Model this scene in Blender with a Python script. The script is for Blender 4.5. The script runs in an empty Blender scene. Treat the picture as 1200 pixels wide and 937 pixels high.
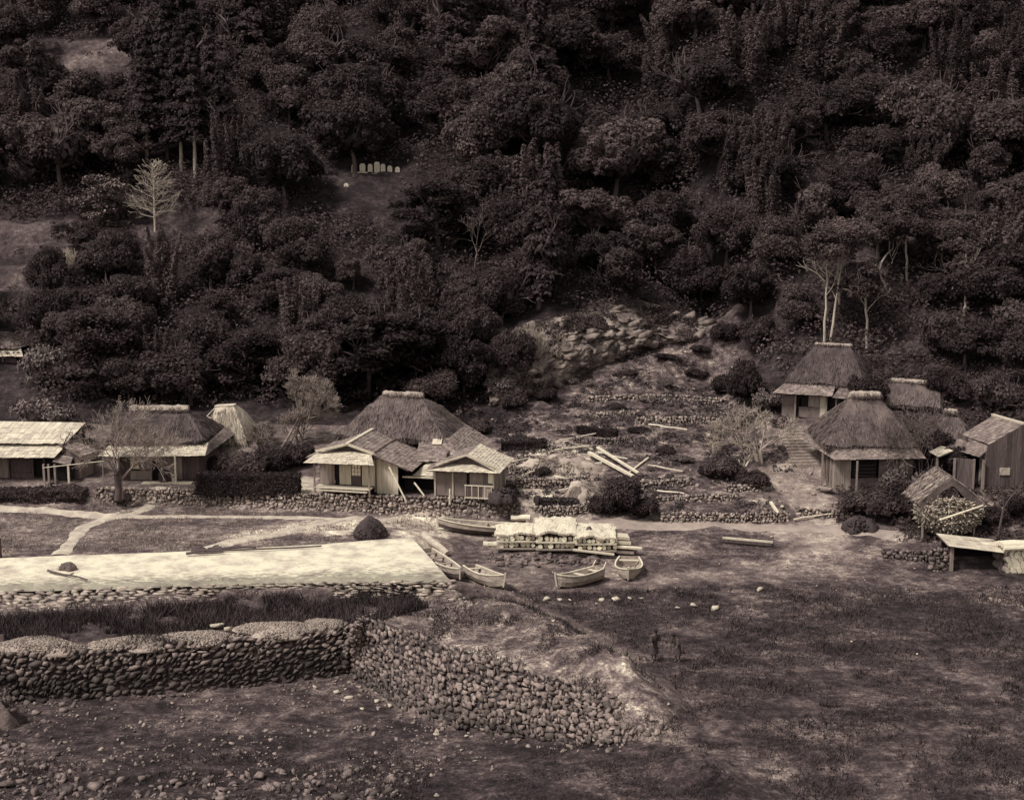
import bpy, math, random
import numpy as np
from mathutils import Vector
from mathutils.geometry import delaunay_2d_cdt

random.seed(7)
RNG = np.random.default_rng(11)
R = math.radians
SC = bpy.context.scene
COL = SC.collection

# ------------------------------------------------------------------ camera, sky, sun, exposure
FOC, PITCH, CAMZ = 1648.0, R(9.75), 21.0
cam_d = bpy.data.cameras.new('camera')
cam_d.sensor_width = 36.0
cam_d.sensor_fit = 'HORIZONTAL'
cam_d.lens = 36.0 * FOC / 1200.0
cam_d.clip_start, cam_d.clip_end = 0.5, 1500.0
cam = bpy.data.objects.new('camera', cam_d)
cam.location = (0, 0, CAMZ)
cam.rotation_euler = (math.pi / 2 - PITCH, 0, 0)
COL.objects.link(cam)
SC.camera = cam

SUN_EL, SUN_AZ = R(55), R(238)          # azimuth clockwise from +Y (away from the camera)
w = bpy.data.worlds.new('World')
SC.world = w
w.use_nodes = True
wt = w.node_tree
wt.nodes.clear()
wo = wt.nodes.new('ShaderNodeOutputWorld')
bg = wt.nodes.new('ShaderNodeBackground')
sky = wt.nodes.new('ShaderNodeTexSky')
sky.sky_type = 'NISHITA'
sky.sun_disc = False
sky.sun_elevation = SUN_EL
sky.sun_rotation = SUN_AZ
hs = wt.nodes.new('ShaderNodeHueSaturation')   # the photograph is a monochrome print
hs.inputs['Saturation'].default_value = 0.0
wt.links.new(sky.outputs[0], hs.inputs['Color'])
wt.links.new(hs.outputs[0], bg.inputs[0])
bg.inputs[1].default_value = 0.115
wt.links.new(bg.outputs[0], wo.inputs[0])

sd_ = bpy.data.lights.new('sun', 'SUN')
sd_.energy = 3.3
sd_.angle = R(14)
sd_.color = (1.0, 0.98, 0.945)
sun = bpy.data.objects.new('sun', sd_)
sdir = Vector((math.sin(SUN_AZ) * math.cos(SUN_EL), math.cos(SUN_AZ) * math.cos(SUN_EL), math.sin(SUN_EL)))
sun.rotation_euler = sdir.to_track_quat('Z', 'Y').to_euler()
sun.location = (-60, 40, 120)
COL.objects.link(sun)

SC.view_settings.view_transform = 'Standard'
SC.view_settings.look = 'None'
SC.view_settings.exposure = 0.42
SC.view_settings.gamma = 1.0
SC.view_settings.use_curve_mapping = False
SC.cycles.max_bounces = 5
SC.cycles.diffuse_bounces = 3
SC.cycles.glossy_bounces = 1
SC.cycles.use_denoising = True

# ------------------------------------------------------------------ small maths
CP, SP = math.cos(PITCH), math.sin(PITCH)


def ray(px, py):
    a, b = (px - 600.0) / FOC, (468.5 - py) / FOC
    return np.array([a, CP + b * SP, -SP + b * CP])


def P(px, py, z=0.0):
    d = ray(px, py)
    t = (z - CAMZ) / d[2]
    return np.array([d[0] * t, d[1] * t, z])


def PY(px, py, y):
    d = ray(px, py)
    t = y / d[1]
    return np.array([d[0] * t, y, CAMZ + d[2] * t])


def proj(x, y, z):
    dz = z - CAMZ
    dep = y * CP - dz * SP
    up = y * SP + dz * CP
    return 600 + FOC * x / dep, 468.5 - FOC * up / dep


def hash2(ix, iy, s):
    h = (ix.astype(np.int64) * 374761393 + iy.astype(np.int64) * 668265263 + s * 2147483647) & 0xFFFFFFFF
    h = ((h ^ (h >> 13)) * 1274126177) & 0xFFFFFFFF
    return ((h ^ (h >> 16)) & 0xFFFFFF) / float(0xFFFFFF)


def vnoise(x, y, s=0):
    x = np.asarray(x, float); y = np.asarray(y, float)
    ix, iy = np.floor(x), np.floor(y)
    fx, fy = x - ix, y - iy
    fx, fy = fx * fx * (3 - 2 * fx), fy * fy * (3 - 2 * fy)
    a, b = hash2(ix, iy, s), hash2(ix + 1, iy, s)
    c, d = hash2(ix, iy + 1, s), hash2(ix + 1, iy + 1, s)
    return (a * (1 - fx) + b * fx) * (1 - fy) + (c * (1 - fx) + d * fx) * fy - 0.5


def fbm(x, y, s=0, o=3):
    x = np.asarray(x, float); y = np.asarray(y, float)
    r, a = 0, 1.0
    for k in range(o):
        r = r + a * vnoise(x, y, s + k * 17)
        x, y, a = x * 2.03 + 3.1, y * 2.03 + 1.7, a * 0.5
    return r


def smooth(t):
    t = np.clip(t, 0, 1)
    return t * t * (3 - 2 * t)


def sdpoly(x, y, poly):
    """signed distance, negative inside"""
    d2 = np.full(x.shape, 1e18)
    ins = np.zeros(x.shape, bool)
    n = len(poly)
    for i in range(n):
        ax, ay = poly[i][0], poly[i][1]
        bx, by = poly[(i + 1) % n][0], poly[(i + 1) % n][1]
        ex, ey = bx - ax, by - ay
        t = np.clip(((x - ax) * ex + (y - ay) * ey) / (ex * ex + ey * ey + 1e-12), 0, 1)
        d2 = np.minimum(d2, (x - ax - t * ex) ** 2 + (y - ay - t * ey) ** 2)
        c = ((ay > y) != (by > y)) & (x < (bx - ax) * (y - ay) / (by - ay + 1e-12) + ax)
        ins ^= c
    return np.where(ins, -1, 1) * np.sqrt(d2)


def sdline(x, y, pts):
    d2 = np.full(np.shape(x), 1e18)
    for i in range(len(pts) - 1):
        ax, ay = pts[i][0], pts[i][1]
        bx, by = pts[i + 1][0], pts[i + 1][1]
        ex, ey = bx - ax, by - ay
        t = np.clip(((x - ax) * ex + (y - ay) * ey) / (ex * ex + ey * ey + 1e-12), 0, 1)
        d2 = np.minimum(d2, (x - ax - t * ex) ** 2 + (y - ay - t * ey) ** 2)
    return np.sqrt(d2)


# ------------------------------------------------------------------ materials (sepia tones of a monochrome print)
def tone(v):
    t = min(1.0, max(0.0, (v - 0.02) / 0.5))
    r = 1.46 + (1.13 - 1.46) * t ** 0.7
    b = 1.05 + (0.74 - 1.05) * t ** 0.42
    L = 0.2126 * r + 0.7152 + 0.0722 * b
    return (v * r / L, v / L, v * b / L, 1.0)


def node(t, kind, **kw):
    n = t.nodes.new(kind)
    for k, v in kw.items():
        setattr(n, k, v)
    return n


def mat(name, v0, v1, scale=4.0, stretch=(1, 1, 1), bump=0.0, bscale=None, island=0.0, objr=0.0, rough=0.85,
        spec=0.25, detail=5.0, lo=0.3, hi=0.7, trans=0.0):
    """noise between two tones; island / objr = brightness spread per mesh island / per object"""
    m = bpy.data.materials.new(name)
    m.use_nodes = True
    t = m.node_tree
    bs = t.nodes['Principled BSDF']
    bs.inputs['Roughness'].default_value = rough
    bs.inputs['Specular IOR Level'].default_value = spec
    tc = node(t, 'ShaderNodeTexCoord')
    mp = node(t, 'ShaderNodeMapping')
    mp.inputs['Scale'].default_value = stretch
    t.links.new(tc.outputs['Object'], mp.inputs[0])
    nz = node(t, 'ShaderNodeTexNoise')
    nz.inputs['Scale'].default_value = scale
    nz.inputs['Detail'].default_value = detail
    nz.inputs['Roughness'].default_value = 0.65
    t.links.new(mp.outputs[0], nz.inputs['Vector'])
    rp = node(t, 'ShaderNodeValToRGB')
    rp.color_ramp.elements[0].position = lo
    rp.color_ramp.elements[1].position = hi
    rp.color_ramp.elements[0].color = tone(v0)
    rp.color_ramp.elements[1].color = tone(v1)
    t.links.new(nz.outputs[0], rp.inputs[0])
    out = rp.outputs[0]
    if island or objr:
        srcs = []
        if island:
            g = node(t, 'ShaderNodeNewGeometry')
            srcs.append((g.outputs['Random Per Island'], island))
        if objr:
            oi = node(t, 'ShaderNodeObjectInfo')
            srcs.append((oi.outputs['Random'], objr))
        fac = None
        for s, a in srcs:
            mr = node(t, 'ShaderNodeMapRange')
            mr.inputs['To Min'].default_value = 1 - a
            mr.inputs['To Max'].default_value = 1 + a
            t.links.new(s, mr.inputs['Value'])
            if fac is None:
                fac = mr.outputs[0]
            else:
                mu = node(t, 'ShaderNodeMath', operation='MULTIPLY')
                t.links.new(fac, mu.inputs[0]); t.links.new(mr.outputs[0], mu.inputs[1])
                fac = mu.outputs[0]
        vm = node(t, 'ShaderNodeVectorMath', operation='SCALE')
        t.links.new(out, vm.inputs[0]); t.links.new(fac, vm.inputs['Scale'])
        out = vm.outputs[0]
    t.links.new(out, bs.inputs['Base Color'])
    if trans:                                        # leaves let some light through
        tr = node(t, 'ShaderNodeBsdfTranslucent')
        t.links.new(out, tr.inputs['Color'])
        mx = node(t, 'ShaderNodeMixShader')
        mx.inputs[0].default_value = trans
        t.links.new(bs.outputs[0], mx.inputs[1]); t.links.new(tr.outputs[0], mx.inputs[2])
        t.links.new(mx.outputs[0], t.nodes['Material Output'].inputs['Surface'])
    if bump:
        n2 = node(t, 'ShaderNodeTexNoise')
        n2.inputs['Scale'].default_value = bscale or scale * 3
        n2.inputs['Detail'].default_value = 6
        t.links.new(mp.outputs[0], n2.inputs['Vector'])
        bp = node(t, 'ShaderNodeBump')
        bp.inputs['Strength'].default_value = bump
        bp.inputs['Distance'].default_value = 0.06
        t.links.new(n2.outputs[0], bp.inputs['Height'])
        t.links.new(bp.outputs[0], bs.inputs['Normal'])
    return m


M = {}
M['leaf'] = mat('forest_leaves', 0.03, 0.09, .45, island=.45, objr=.5, rough=.7, spec=.12, trans=.38)
M['leaf_dark'] = mat('dark_leaves', 0.021, 0.062, .5, island=.45, objr=.3, rough=.7, spec=.12, trans=.38)
M['leaf_pale'] = mat('pale_leaves', .05, .13, .5, island=.5, objr=.25, rough=.6, spec=.3)
M['needle'] = mat('conifer_needles', 0.021, 0.055, .5, island=.45, objr=.35, rough=.7, spec=.12, trans=.38)
M['bamboo'] = mat('bamboo_leaves', 0.036, 0.095, .4, island=.45, objr=.35, rough=.7, spec=.12, trans=.38)
M['bark'] = mat('dark_bark', .03, .09, 3, (1, 1, .3), bump=.5)
M['bark_pale'] = mat('pale_bark', .22, .42, 3, (1, 1, .4), bump=.4)
M['twig'] = mat('grey_twigs', .06, .15, 2, island=.3)
M['twig_mid'] = mat('weathered_twigs', .12, .26, 2, island=.3)
M['twig_pale'] = mat('pale_twigs', .20, .38, 2, island=.3)
M['undergrowth'] = mat('undergrowth_leaves', 0.03, 0.09, .25, island=.5, rough=.7, spec=.1, trans=.38)
M['grass'] = mat('dry_grass', .10, .24, .5, island=.45)
M['weed'] = mat('dark_weeds', .016, .055, .35, island=.6)
M['stone'] = mat('field_stone', .10, .24, 5, bump=.7, bscale=14, island=.5)
M['stone_pale'] = mat('pale_stone', .28, .48, 5, bump=.6, bscale=14, island=.2)
M['stone_dark'] = mat('dark_stone', .06, .15, 5, bump=.7, bscale=14, island=.5)
M['stone_mid'] = mat('terrace_stone', .12, .27, 5, bump=.7, bscale=14, island=.45)
M['soil'] = mat('wall_soil', .018, .05, 3, bump=.5)
M['shell'] = mat('shell_gravel', .12, .30, 9, bump=.9, bscale=22, island=.35)
M['thatch'] = mat('weathered_thatch', 0.035, 0.125, 1.1, (1, 1, .6), bump=.8, bscale=16)
M['thatch_dark'] = mat('dark_thatch', .022, .085, 1.1, (1, 1, .6), bump=.8, bscale=16)
M['straw_d'] = mat('weathered_straw', 0.04, 0.14, 1.1, island=.5)
M['straw_k'] = mat('dark_straw', .025, .095, 1.1, island=.5)
M['straw_p'] = mat('pale_straw', .24, .46, 4, island=.4)
M['straw_m'] = mat('faded_straw', .12, .32, 1.2, bump=.6, bscale=9, island=.35)
M['ridge'] = mat('ridge_straw', .15, .34, 3, bump=.8, bscale=14)
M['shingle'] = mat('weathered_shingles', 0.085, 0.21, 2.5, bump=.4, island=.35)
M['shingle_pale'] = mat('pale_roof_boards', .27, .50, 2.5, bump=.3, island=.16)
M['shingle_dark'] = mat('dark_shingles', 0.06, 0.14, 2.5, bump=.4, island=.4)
M['plank'] = mat('weathered_planks', 0.12, 0.28, 3, (5, 5, .4), bump=.4, island=.3)
M['plank_dark'] = mat('dark_planks', .035, .095, 3, (5, 5, .4), bump=.4, island=.35)
M['plank_pale'] = mat('pale_planks', .30, .50, 3, (5, 5, .4), bump=.3, island=.2)
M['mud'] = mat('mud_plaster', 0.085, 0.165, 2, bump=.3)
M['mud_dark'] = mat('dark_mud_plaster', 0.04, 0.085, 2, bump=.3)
M['paper'] = mat('shoji_paper', .62, .72, 3)
M['beam'] = mat('house_timber', .12, .25, 4, (3, 3, .6), bump=.4)
M['beam_dark'] = mat('dark_timber', .04, .09, 4, (3, 3, .6), bump=.4)
M['pole'] = mat('pale_pole', .38, .6, 4, bump=.3)
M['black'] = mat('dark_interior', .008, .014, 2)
M['boat'] = mat('boat_timber', .14, .36, 3, (1, 1, 3), bump=.3, island=.15)
M['boat_dark'] = mat('tarred_hull', .035, .08, 3, bump=.3)
M['log'] = mat('log_bark', .12, .26, 4, bump=.5, objr=.3)
M['log_end'] = mat('log_end_grain', .5, .78, 6, objr=.25)
M['mat'] = mat('straw_mat', .40, .62, 6, (1, 6, 1), bump=.5, bscale=14, objr=.12)
M['brush'] = mat('cut_brushwood', .10, .42, 5, island=.6)
M['rock'] = mat('cliff_rock', .045, .24, .8, (1, 1, .6), bump=.9, bscale=2.2, detail=8, lo=.36, hi=.66)
M['grave'] = mat('grave_stone', .30, .45, 5, bump=.4)
M['cloth'] = mat('dark_cloth', 0.035, 0.055, 6)
M['skin'] = mat('skin_tone', 0.08, 0.12, 6)
M['hair'] = mat('black_hair', .008, .015, 8)
M['clay'] = mat('glazed_clay', .10, .18, 5, rough=.5)
M['basket'] = mat('woven_basket', .05, .14, 14, bump=.8)
M['path'] = mat('trodden_sand', .20, .44, 1.6, bump=.3, bscale=9)
M['path_dull'] = mat('trodden_earth', .15, .27, 1.2, bump=.4, bscale=9)



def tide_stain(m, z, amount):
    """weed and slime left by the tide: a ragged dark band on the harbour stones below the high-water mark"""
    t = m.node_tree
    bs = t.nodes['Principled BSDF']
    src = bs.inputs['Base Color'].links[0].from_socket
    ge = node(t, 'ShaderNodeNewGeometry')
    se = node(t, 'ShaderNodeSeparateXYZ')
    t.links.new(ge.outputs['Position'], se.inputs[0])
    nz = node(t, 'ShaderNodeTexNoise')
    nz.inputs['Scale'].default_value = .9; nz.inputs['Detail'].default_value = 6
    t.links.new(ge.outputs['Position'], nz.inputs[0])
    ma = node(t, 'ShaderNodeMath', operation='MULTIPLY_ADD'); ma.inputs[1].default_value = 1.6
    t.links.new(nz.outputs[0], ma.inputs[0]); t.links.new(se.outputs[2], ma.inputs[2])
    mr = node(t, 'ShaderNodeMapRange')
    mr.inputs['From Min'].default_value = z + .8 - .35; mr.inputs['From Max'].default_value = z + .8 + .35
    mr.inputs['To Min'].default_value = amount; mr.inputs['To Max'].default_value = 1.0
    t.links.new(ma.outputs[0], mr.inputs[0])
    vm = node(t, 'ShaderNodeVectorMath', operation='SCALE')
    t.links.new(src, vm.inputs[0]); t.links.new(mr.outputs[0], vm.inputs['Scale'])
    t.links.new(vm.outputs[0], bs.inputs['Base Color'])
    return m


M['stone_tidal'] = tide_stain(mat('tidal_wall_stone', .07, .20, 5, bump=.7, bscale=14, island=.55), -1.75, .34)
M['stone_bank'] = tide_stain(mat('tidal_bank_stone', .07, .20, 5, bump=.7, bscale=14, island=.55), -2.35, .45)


def quay_mat():
    m = mat('limed_quay', .29, .54, .7, bump=.35, bscale=7, detail=8, lo=.34, hi=.56)
    t = m.node_tree
    bs = t.nodes['Principled BSDF']
    src = bs.inputs['Base Color'].links[0].from_socket
    tc = [n for n in t.nodes if n.type == 'TEX_COORD'][0]
    n2 = node(t, 'ShaderNodeTexNoise')
    n2.inputs['Scale'].default_value = 3.2
    n2.inputs['Detail'].default_value = 9
    n2.inputs['Roughness'].default_value = .75
    mp = node(t, 'ShaderNodeMapping'); mp.inputs['Scale'].default_value = (.6, 1.3, 1)
    t.links.new(tc.outputs['Object'], mp.inputs[0]); t.links.new(mp.outputs[0], n2.inputs[0])
    mr = node(t, 'ShaderNodeMapRange')
    mr.inputs['From Min'].default_value = .28; mr.inputs['From Max'].default_value = .44
    mr.inputs['To Min'].default_value = .42; mr.inputs['To Max'].default_value = 1.0
    at = node(t, 'ShaderNodeAttribute'); at.attribute_name = 'Wear'       # lime worn off towards the paved edge
    ws = node(t, 'ShaderNodeMath', operation='MULTIPLY_ADD')
    ws.inputs[1].default_value = -.30
    t.links.new(at.outputs['Fac'], ws.inputs[0]); t.links.new(n2.outputs[0], ws.inputs[2])
    t.links.new(ws.outputs[0], mr.inputs[0])
    vm = node(t, 'ShaderNodeVectorMath', operation='SCALE')
    t.links.new(src, vm.inputs[0]); t.links.new(mr.outputs[0], vm.inputs['Scale'])
    t.links.new(vm.outputs[0], bs.inputs['Base Color'])
    return m


M['quay'] = quay_mat()
M['paving'] = mat('quay_paving_stone', .13, .34, 3, bump=.5, bscale=10, island=.4)


def ground_mat():
    m = bpy.data.materials.new('ground_soil')
    m.use_nodes = True
    t = m.node_tree
    bs = t.nodes['Principled BSDF']
    bs.inputs['Roughness'].default_value = .95
    bs.inputs['Specular IOR Level'].default_value = .15
    at = node(t, 'ShaderNodeAttribute'); at.attribute_name = 'Cover'
    sp = node(t, 'ShaderNodeSeparateColor')
    t.links.new(at.outputs['Color'], sp.inputs[0])
    tc = node(t, 'ShaderNodeTexCoord')
    acc = None
    for sc, wgt, st in ((.45, 1.3, (1, 1.3, 1)), (2.2, 1.1, (1, 1.2, 1)), (8.0, .9, (1, 1, 1)), (22.0, .5, (1, 1, 1))):
        mp = node(t, 'ShaderNodeMapping'); mp.inputs['Scale'].default_value = st
        t.links.new(tc.outputs['Object'], mp.inputs[0])
        nz = node(t, 'ShaderNodeTexNoise')
        nz.inputs['Scale'].default_value = sc; nz.inputs['Detail'].default_value = 4
        t.links.new(mp.outputs[0], nz.inputs[0])
        ma = node(t, 'ShaderNodeMath', operation='MULTIPLY_ADD')
        ma.inputs[1].default_value = wgt
        t.links.new(nz.outputs[0], ma.inputs[0])
        if acc is None:
            ma.inputs[2].default_value = -.5 * 3.8
        else:
            t.links.new(acc, ma.inputs[2])
        acc = ma.outputs[0]
    # albedo = R * exp2(G * 3.4 * noise)
    mg = node(t, 'ShaderNodeMath', operation='MULTIPLY')
    t.links.new(acc, mg.inputs[0]); t.links.new(sp.outputs[1], mg.inputs[1])
    m2 = node(t, 'ShaderNodeMath', operation='MULTIPLY'); m2.inputs[1].default_value = 6.5
    t.links.new(mg.outputs[0], m2.inputs[0])
    pw = node(t, 'ShaderNodeMath', operation='POWER'); pw.inputs[0].default_value = 2.0
    t.links.new(m2.outputs[0], pw.inputs[1])
    mu = node(t, 'ShaderNodeMath', operation='MULTIPLY')
    t.links.new(pw.outputs[0], mu.inputs[0]); t.links.new(sp.outputs[0], mu.inputs[1])
    rp = node(t, 'ShaderNodeValToRGB')
    e = rp.color_ramp.elements
    e[0].position = 0; e[0].color = tone(.001)
    e[1].position = .8; e[1].color = tone(.8)
    for v in (.03, .08, .2, .4):
        x = e.new(v); x.color = tone(v)
    t.links.new(mu.outputs[0], rp.inputs[0])
    t.links.new(rp.outputs[0], bs.inputs['Base Color'])
    bp = node(t, 'ShaderNodeBump')
    bp.inputs['Strength'].default_value = .5; bp.inputs['Distance'].default_value = .025
    t.links.new(acc, bp.inputs['Height'])
    t.links.new(bp.outputs[0], bs.inputs['Normal'])
    return m


M['ground'] = ground_mat()

# ------------------------------------------------------------------ object helpers


def tag(o, label=None, cat=None, group=None, kind=None):
    if label: o['label'] = label
    if cat: o['category'] = cat
    if group: o['group'] = group
    if kind: o['kind'] = kind
    return o


def thing(name, label, cat, loc=(0, 0, 0), group=None, rz=0.0):
    o = bpy.data.objects.new(name, None)
    o.empty_display_size = .3
    COL.objects.link(o)
    o.location = [float(c) for c in loc]
    o.rotation_euler = (0, 0, rz)
    return tag(o, label, cat, group)


def mesh_data(name, V, F, mats, mi=None, shade=False):
    """V (n,3); F array (m,k), or a list of such arrays"""
    if not isinstance(mats, (list, tuple)): mats = [mats]
    Fs = F if isinstance(F, list) else [F]
    Fs = [np.asarray(f, np.int32) for f in Fs if len(f)]
    me = bpy.data.meshes.new(name)
    V = np.asarray(V, np.float32)
    me.vertices.add(len(V))
    me.vertices.foreach_set('co', V.ravel())
    loops = np.concatenate([f.ravel() for f in Fs])
    tot = np.concatenate([np.full(len(f), f.shape[1], np.int32) for f in Fs])
    start = np.concatenate([[0], np.cumsum(tot)[:-1]]).astype(np.int32)
    me.loops.add(len(loops))
    me.loops.foreach_set('vertex_index', loops)
    me.polygons.add(len(tot))
    me.polygons.foreach_set('loop_start', start)
    me.polygons.foreach_set('loop_total', tot)
    for m in mats: me.materials.append(m)
    if mi is not None: me.polygons.foreach_set('material_index', np.asarray(mi, np.int32))
    if shade: me.polygons.foreach_set('use_smooth', np.ones(len(tot), bool))
    me.update(calc_edges=True)
    me.validate()
    return me


def put(name, me, parent=None, loc=None):
    o = bpy.data.objects.new(name, me)
    COL.objects.link(o)
    if parent is not None: o.parent = parent
    if loc is not None: o.location = [float(c) for c in loc]
    return o


BOXF = [(0, 3, 2, 1), (4, 5, 6, 7), (0, 1, 5, 4), (1, 2, 6, 5), (2, 3, 7, 6), (3, 0, 4, 7)]


class MB:
    """collects solid pieces in world coordinates; build() makes ONE mesh object, stored relative to its thing"""

    def __init__(self):
        self.v, self.f, self.n = [], [], 0

    def add(self, V, F):
        V = np.asarray(V, float)
        self.v.append(V)
        self.f += [tuple(int(i) + self.n for i in f) for f in F]
        self.n += len(V)
        return self

    def box8(self, b, t):
        return self.add(list(b) + list(t), BOXF)

    def bar(self, p, q, wd, ht=None, up=(0, 0, 1)):
        p, q = np.array(p, float), np.array(q, float)
        d = q - p
        d /= np.linalg.norm(d) + 1e-9
        s = np.cross(d, up)
        if np.linalg.norm(s) < 1e-3: s = np.cross(d, (0, 1, 0))
        s /= np.linalg.norm(s)
        u = np.cross(s, d)
        ht = wd if ht is None else ht
        a, b = s * wd / 2, u * ht / 2
        return self.box8([p - a - b, p + a - b, p + a + b, p - a + b], [q - a - b, q + a - b, q + a + b, q - a + b])

    def tube(self, p, q, r0, r1=None, n=8, jit=0.0, segs=1):
        p, q = np.array(p, float), np.array(q, float)
        r1 = r0 if r1 is None else r1
        d = q - p
        L = np.linalg.norm(d)
        d /= L + 1e-9
        s = np.cross(d, (0, 0, 1))
        if np.linalg.norm(s) < 1e-3: s = np.cross(d, (0, 1, 0))
        s /= np.linalg.norm(s)
        u = np.cross(s, d)
        V, F = [], []
        for k in range(segs + 1):
            t = k / segs
            c = p + (q - p) * t
            if 0 < k < segs: c = c + (s * random.uniform(-1, 1) + u * random.uniform(-1, 1)) * jit
            r = r0 + (r1 - r0) * t
            for i in range(n):
                a = 2 * math.pi * i / n
                V.append(c + (s * math.cos(a) + u * math.sin(a)) * r)
        for k in range(segs):
            for i in range(n):
                j = (i + 1) % n
                F.append((k * n + i, k * n + j, (k + 1) * n + j, (k + 1) * n + i))
        F.append(tuple(range(n - 1, -1, -1)))
        F.append(tuple(segs * n + i for i in range(n)))
        return self.add(V, F)

    def slab(self, pts, th, nrm=None):
        """polygon with thickness (downwards along its normal)"""
        pts = [np.array(p, float) for p in pts]
        n = np.cross(pts[1] - pts[0], pts[2] - pts[0]) if nrm is None else np.array(nrm, float)
        n /= np.linalg.norm(n)
        if nrm is None and n[2] < 0: n = -n
        k = len(pts)
        V = pts + [p - n * th for p in pts]
        F = [tuple(range(k)), tuple(range(2 * k - 1, k - 1, -1))]
        F += [(i, i + k, (i + 1) % k + k, (i + 1) % k) for i in range(k)]
        return self.add(V, F)

    def build(self, name, m, parent=None, loc=None, smooth=False):
        V = np.concatenate(self.v)
        o0 = np.array(parent.matrix_basis.translation if parent is not None else (loc if loc is not None else (0, 0, 0)))
        if parent is not None and parent.parent is not None:
            o0 = o0 + np.array(parent.parent.matrix_basis.translation)
        V = V - o0
        me = bpy.data.meshes.new(name)
        me.from_pydata([tuple(v) for v in V], [], self.f)
        me.materials.append(m)
        if smooth:
            me.polygons.foreach_set('use_smooth', np.ones(len(me.polygons), bool))
        me.update()
        o = bpy.data.objects.new(name, me)
        COL.objects.link(o)
        if parent is not None:
            o.parent = parent
        elif loc is not None:
            o.location = [float(c) for c in loc]
        return o


def child_np(name, V, F, mats, parent, mi=None, shade=False):
    o0 = np.array(parent.matrix_basis.translation)
    if parent.parent is not None: o0 = o0 + np.array(parent.parent.matrix_basis.translation)
    return put(name, mesh_data(name, np.asarray(V) - o0, F, mats, mi, shade), parent)


def quads(C, N, S, asp=.6, rng=RNG):
    """leaf-like diamonds at C facing N"""
    n = len(C)
    N = N / (np.linalg.norm(N, axis=1, keepdims=True) + 1e-9)
    T = np.cross(N, rng.normal(size=(n, 3)))
    T /= np.linalg.norm(T, axis=1, keepdims=True) + 1e-9
    B = np.cross(N, T)
    S = np.asarray(S).reshape(-1, 1)
    bend = N * S * .25
    V = np.stack([C - T * S, C - B * S * asp + bend, C + T * S, C + B * S * asp + bend], 1).reshape(-1, 3)
    return V, np.arange(n * 4).reshape(n, 4)


def strands(Pt, D, L, Wd, rng=RNG):
    """thin tapering strips from Pt along D"""
    n = len(Pt)
    D = D / (np.linalg.norm(D, axis=1, keepdims=True) + 1e-9)
    S = np.cross(D, rng.normal(size=(n, 3)))
    S /= np.linalg.norm(S, axis=1, keepdims=True) + 1e-9
    L = np.asarray(L).reshape(-1, 1); Wd = np.asarray(Wd).reshape(-1, 1)
    V = np.stack([Pt - S * Wd, Pt + S * Wd, Pt + D * L], 1).reshape(-1, 3)
    return V, np.arange(n * 3).reshape(n, 3)


def prisms(segs, k=4):
    """segs (n,8): p0 p1 r0 r1 -> k-sided tubes"""
    s = np.asarray(segs, float)
    p, q, r0, r1 = s[:, 0:3], s[:, 3:6], s[:, 6:7], s[:, 7:8]
    d = q - p
    d = d / (np.linalg.norm(d, axis=1, keepdims=True) + 1e-9)
    ref = np.where(np.abs(d[:, 2:3]) > .9, np.array([[1., 0, 0]]), np.array([[0, 0, 1.]]))
    a = np.cross(d, ref); a /= np.linalg.norm(a, axis=1, keepdims=True) + 1e-9
    b = np.cross(a, d)
    V = []
    for c, r in ((p, r0), (q, r1)):
        for i in range(k):
            t = 2 * math.pi * i / k
            V.append(c + (a * math.cos(t) + b * math.sin(t)) * r)
    V = np.stack(V, 1).reshape(-1, 3)
    base = np.arange(len(s))[:, None] * (2 * k)
    F = [base + np.array([[i, (i + 1) % k, k + (i + 1) % k, k + i]]) for i in range(k)]
    return V, np.concatenate(F)


def ico(sub=1):
    import bmesh
    bm = bmesh.new()
    bmesh.ops.create_icosphere(bm, subdivisions=sub, radius=1.0)
    V = np.array([v.co[:] for v in bm.verts])
    F = np.array([[v.index for v in f.verts] for f in bm.faces])
    bm.free()
    return V, F


def block_stone(seed):
    import bmesh
    r = np.random.default_rng(seed)
    bm = bmesh.new()
    for q in range(int(r.integers(8, 14))):
        v = r.normal(size=3)
        v = np.sign(v) * np.abs(v / np.linalg.norm(v)) ** .62          # squarish
        bm.verts.new(v / max(1.0, np.abs(v).max()) * r.uniform(.86, 1.08))
    h = bmesh.ops.convex_hull(bm, input=bm.verts)
    bmesh.ops.delete(bm, geom=[g for g in h['geom_interior'] if isinstance(g, bmesh.types.BMVert)], context='VERTS')
    bmesh.ops.triangulate(bm, faces=bm.faces)
    bm.verts.index_update()
    V = np.array([v.co[:] for v in bm.verts])
    F = np.array([[v.index for v in f.verts] for f in bm.faces])
    bm.free()
    return V, F


STONES = [block_stone(100 + k) for k in range(24)]


def stone_batch(C, X, Y, Z, dims, seed=0):
    """C (n,3) centres, X/Y/Z (n,3) axes, dims (n,3) half sizes"""
    r = np.random.default_rng(seed)
    Vs, Fs, nv = [], [], 0
    for i in range(len(C)):
        b, f = STONES[r.integers(len(STONES))]
        a = r.uniform(-.5, .5) + (math.pi if r.random() < .5 else 0)
        ca, sa = math.cos(a), math.sin(a)
        bb = np.stack([b[:, 0] * ca - b[:, 2] * sa, b[:, 1], b[:, 0] * sa + b[:, 2] * ca], 1)
        Vs.append(C[i] + bb[:, 0:1] * X[i] * dims[i][0] + bb[:, 1:2] * Y[i] * dims[i][1] + bb[:, 2:3] * Z[i] * dims[i][2])
        Fs.append(f + nv)
        nv += len(b)
    return np.concatenate(Vs), np.concatenate(Fs)


# ------------------------------------------------------------------ terrain: a net of surveyed points, filled between
CTL = []


def c(px, py, z): CTL.append(P(px, py, z))
def cw(x, y, z): CTL.append(np.array([x, y, z], float))
def cl(pts, z=None):
    for p in pts: c(p[0], p[1], p[2] if z is None else z)


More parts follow.
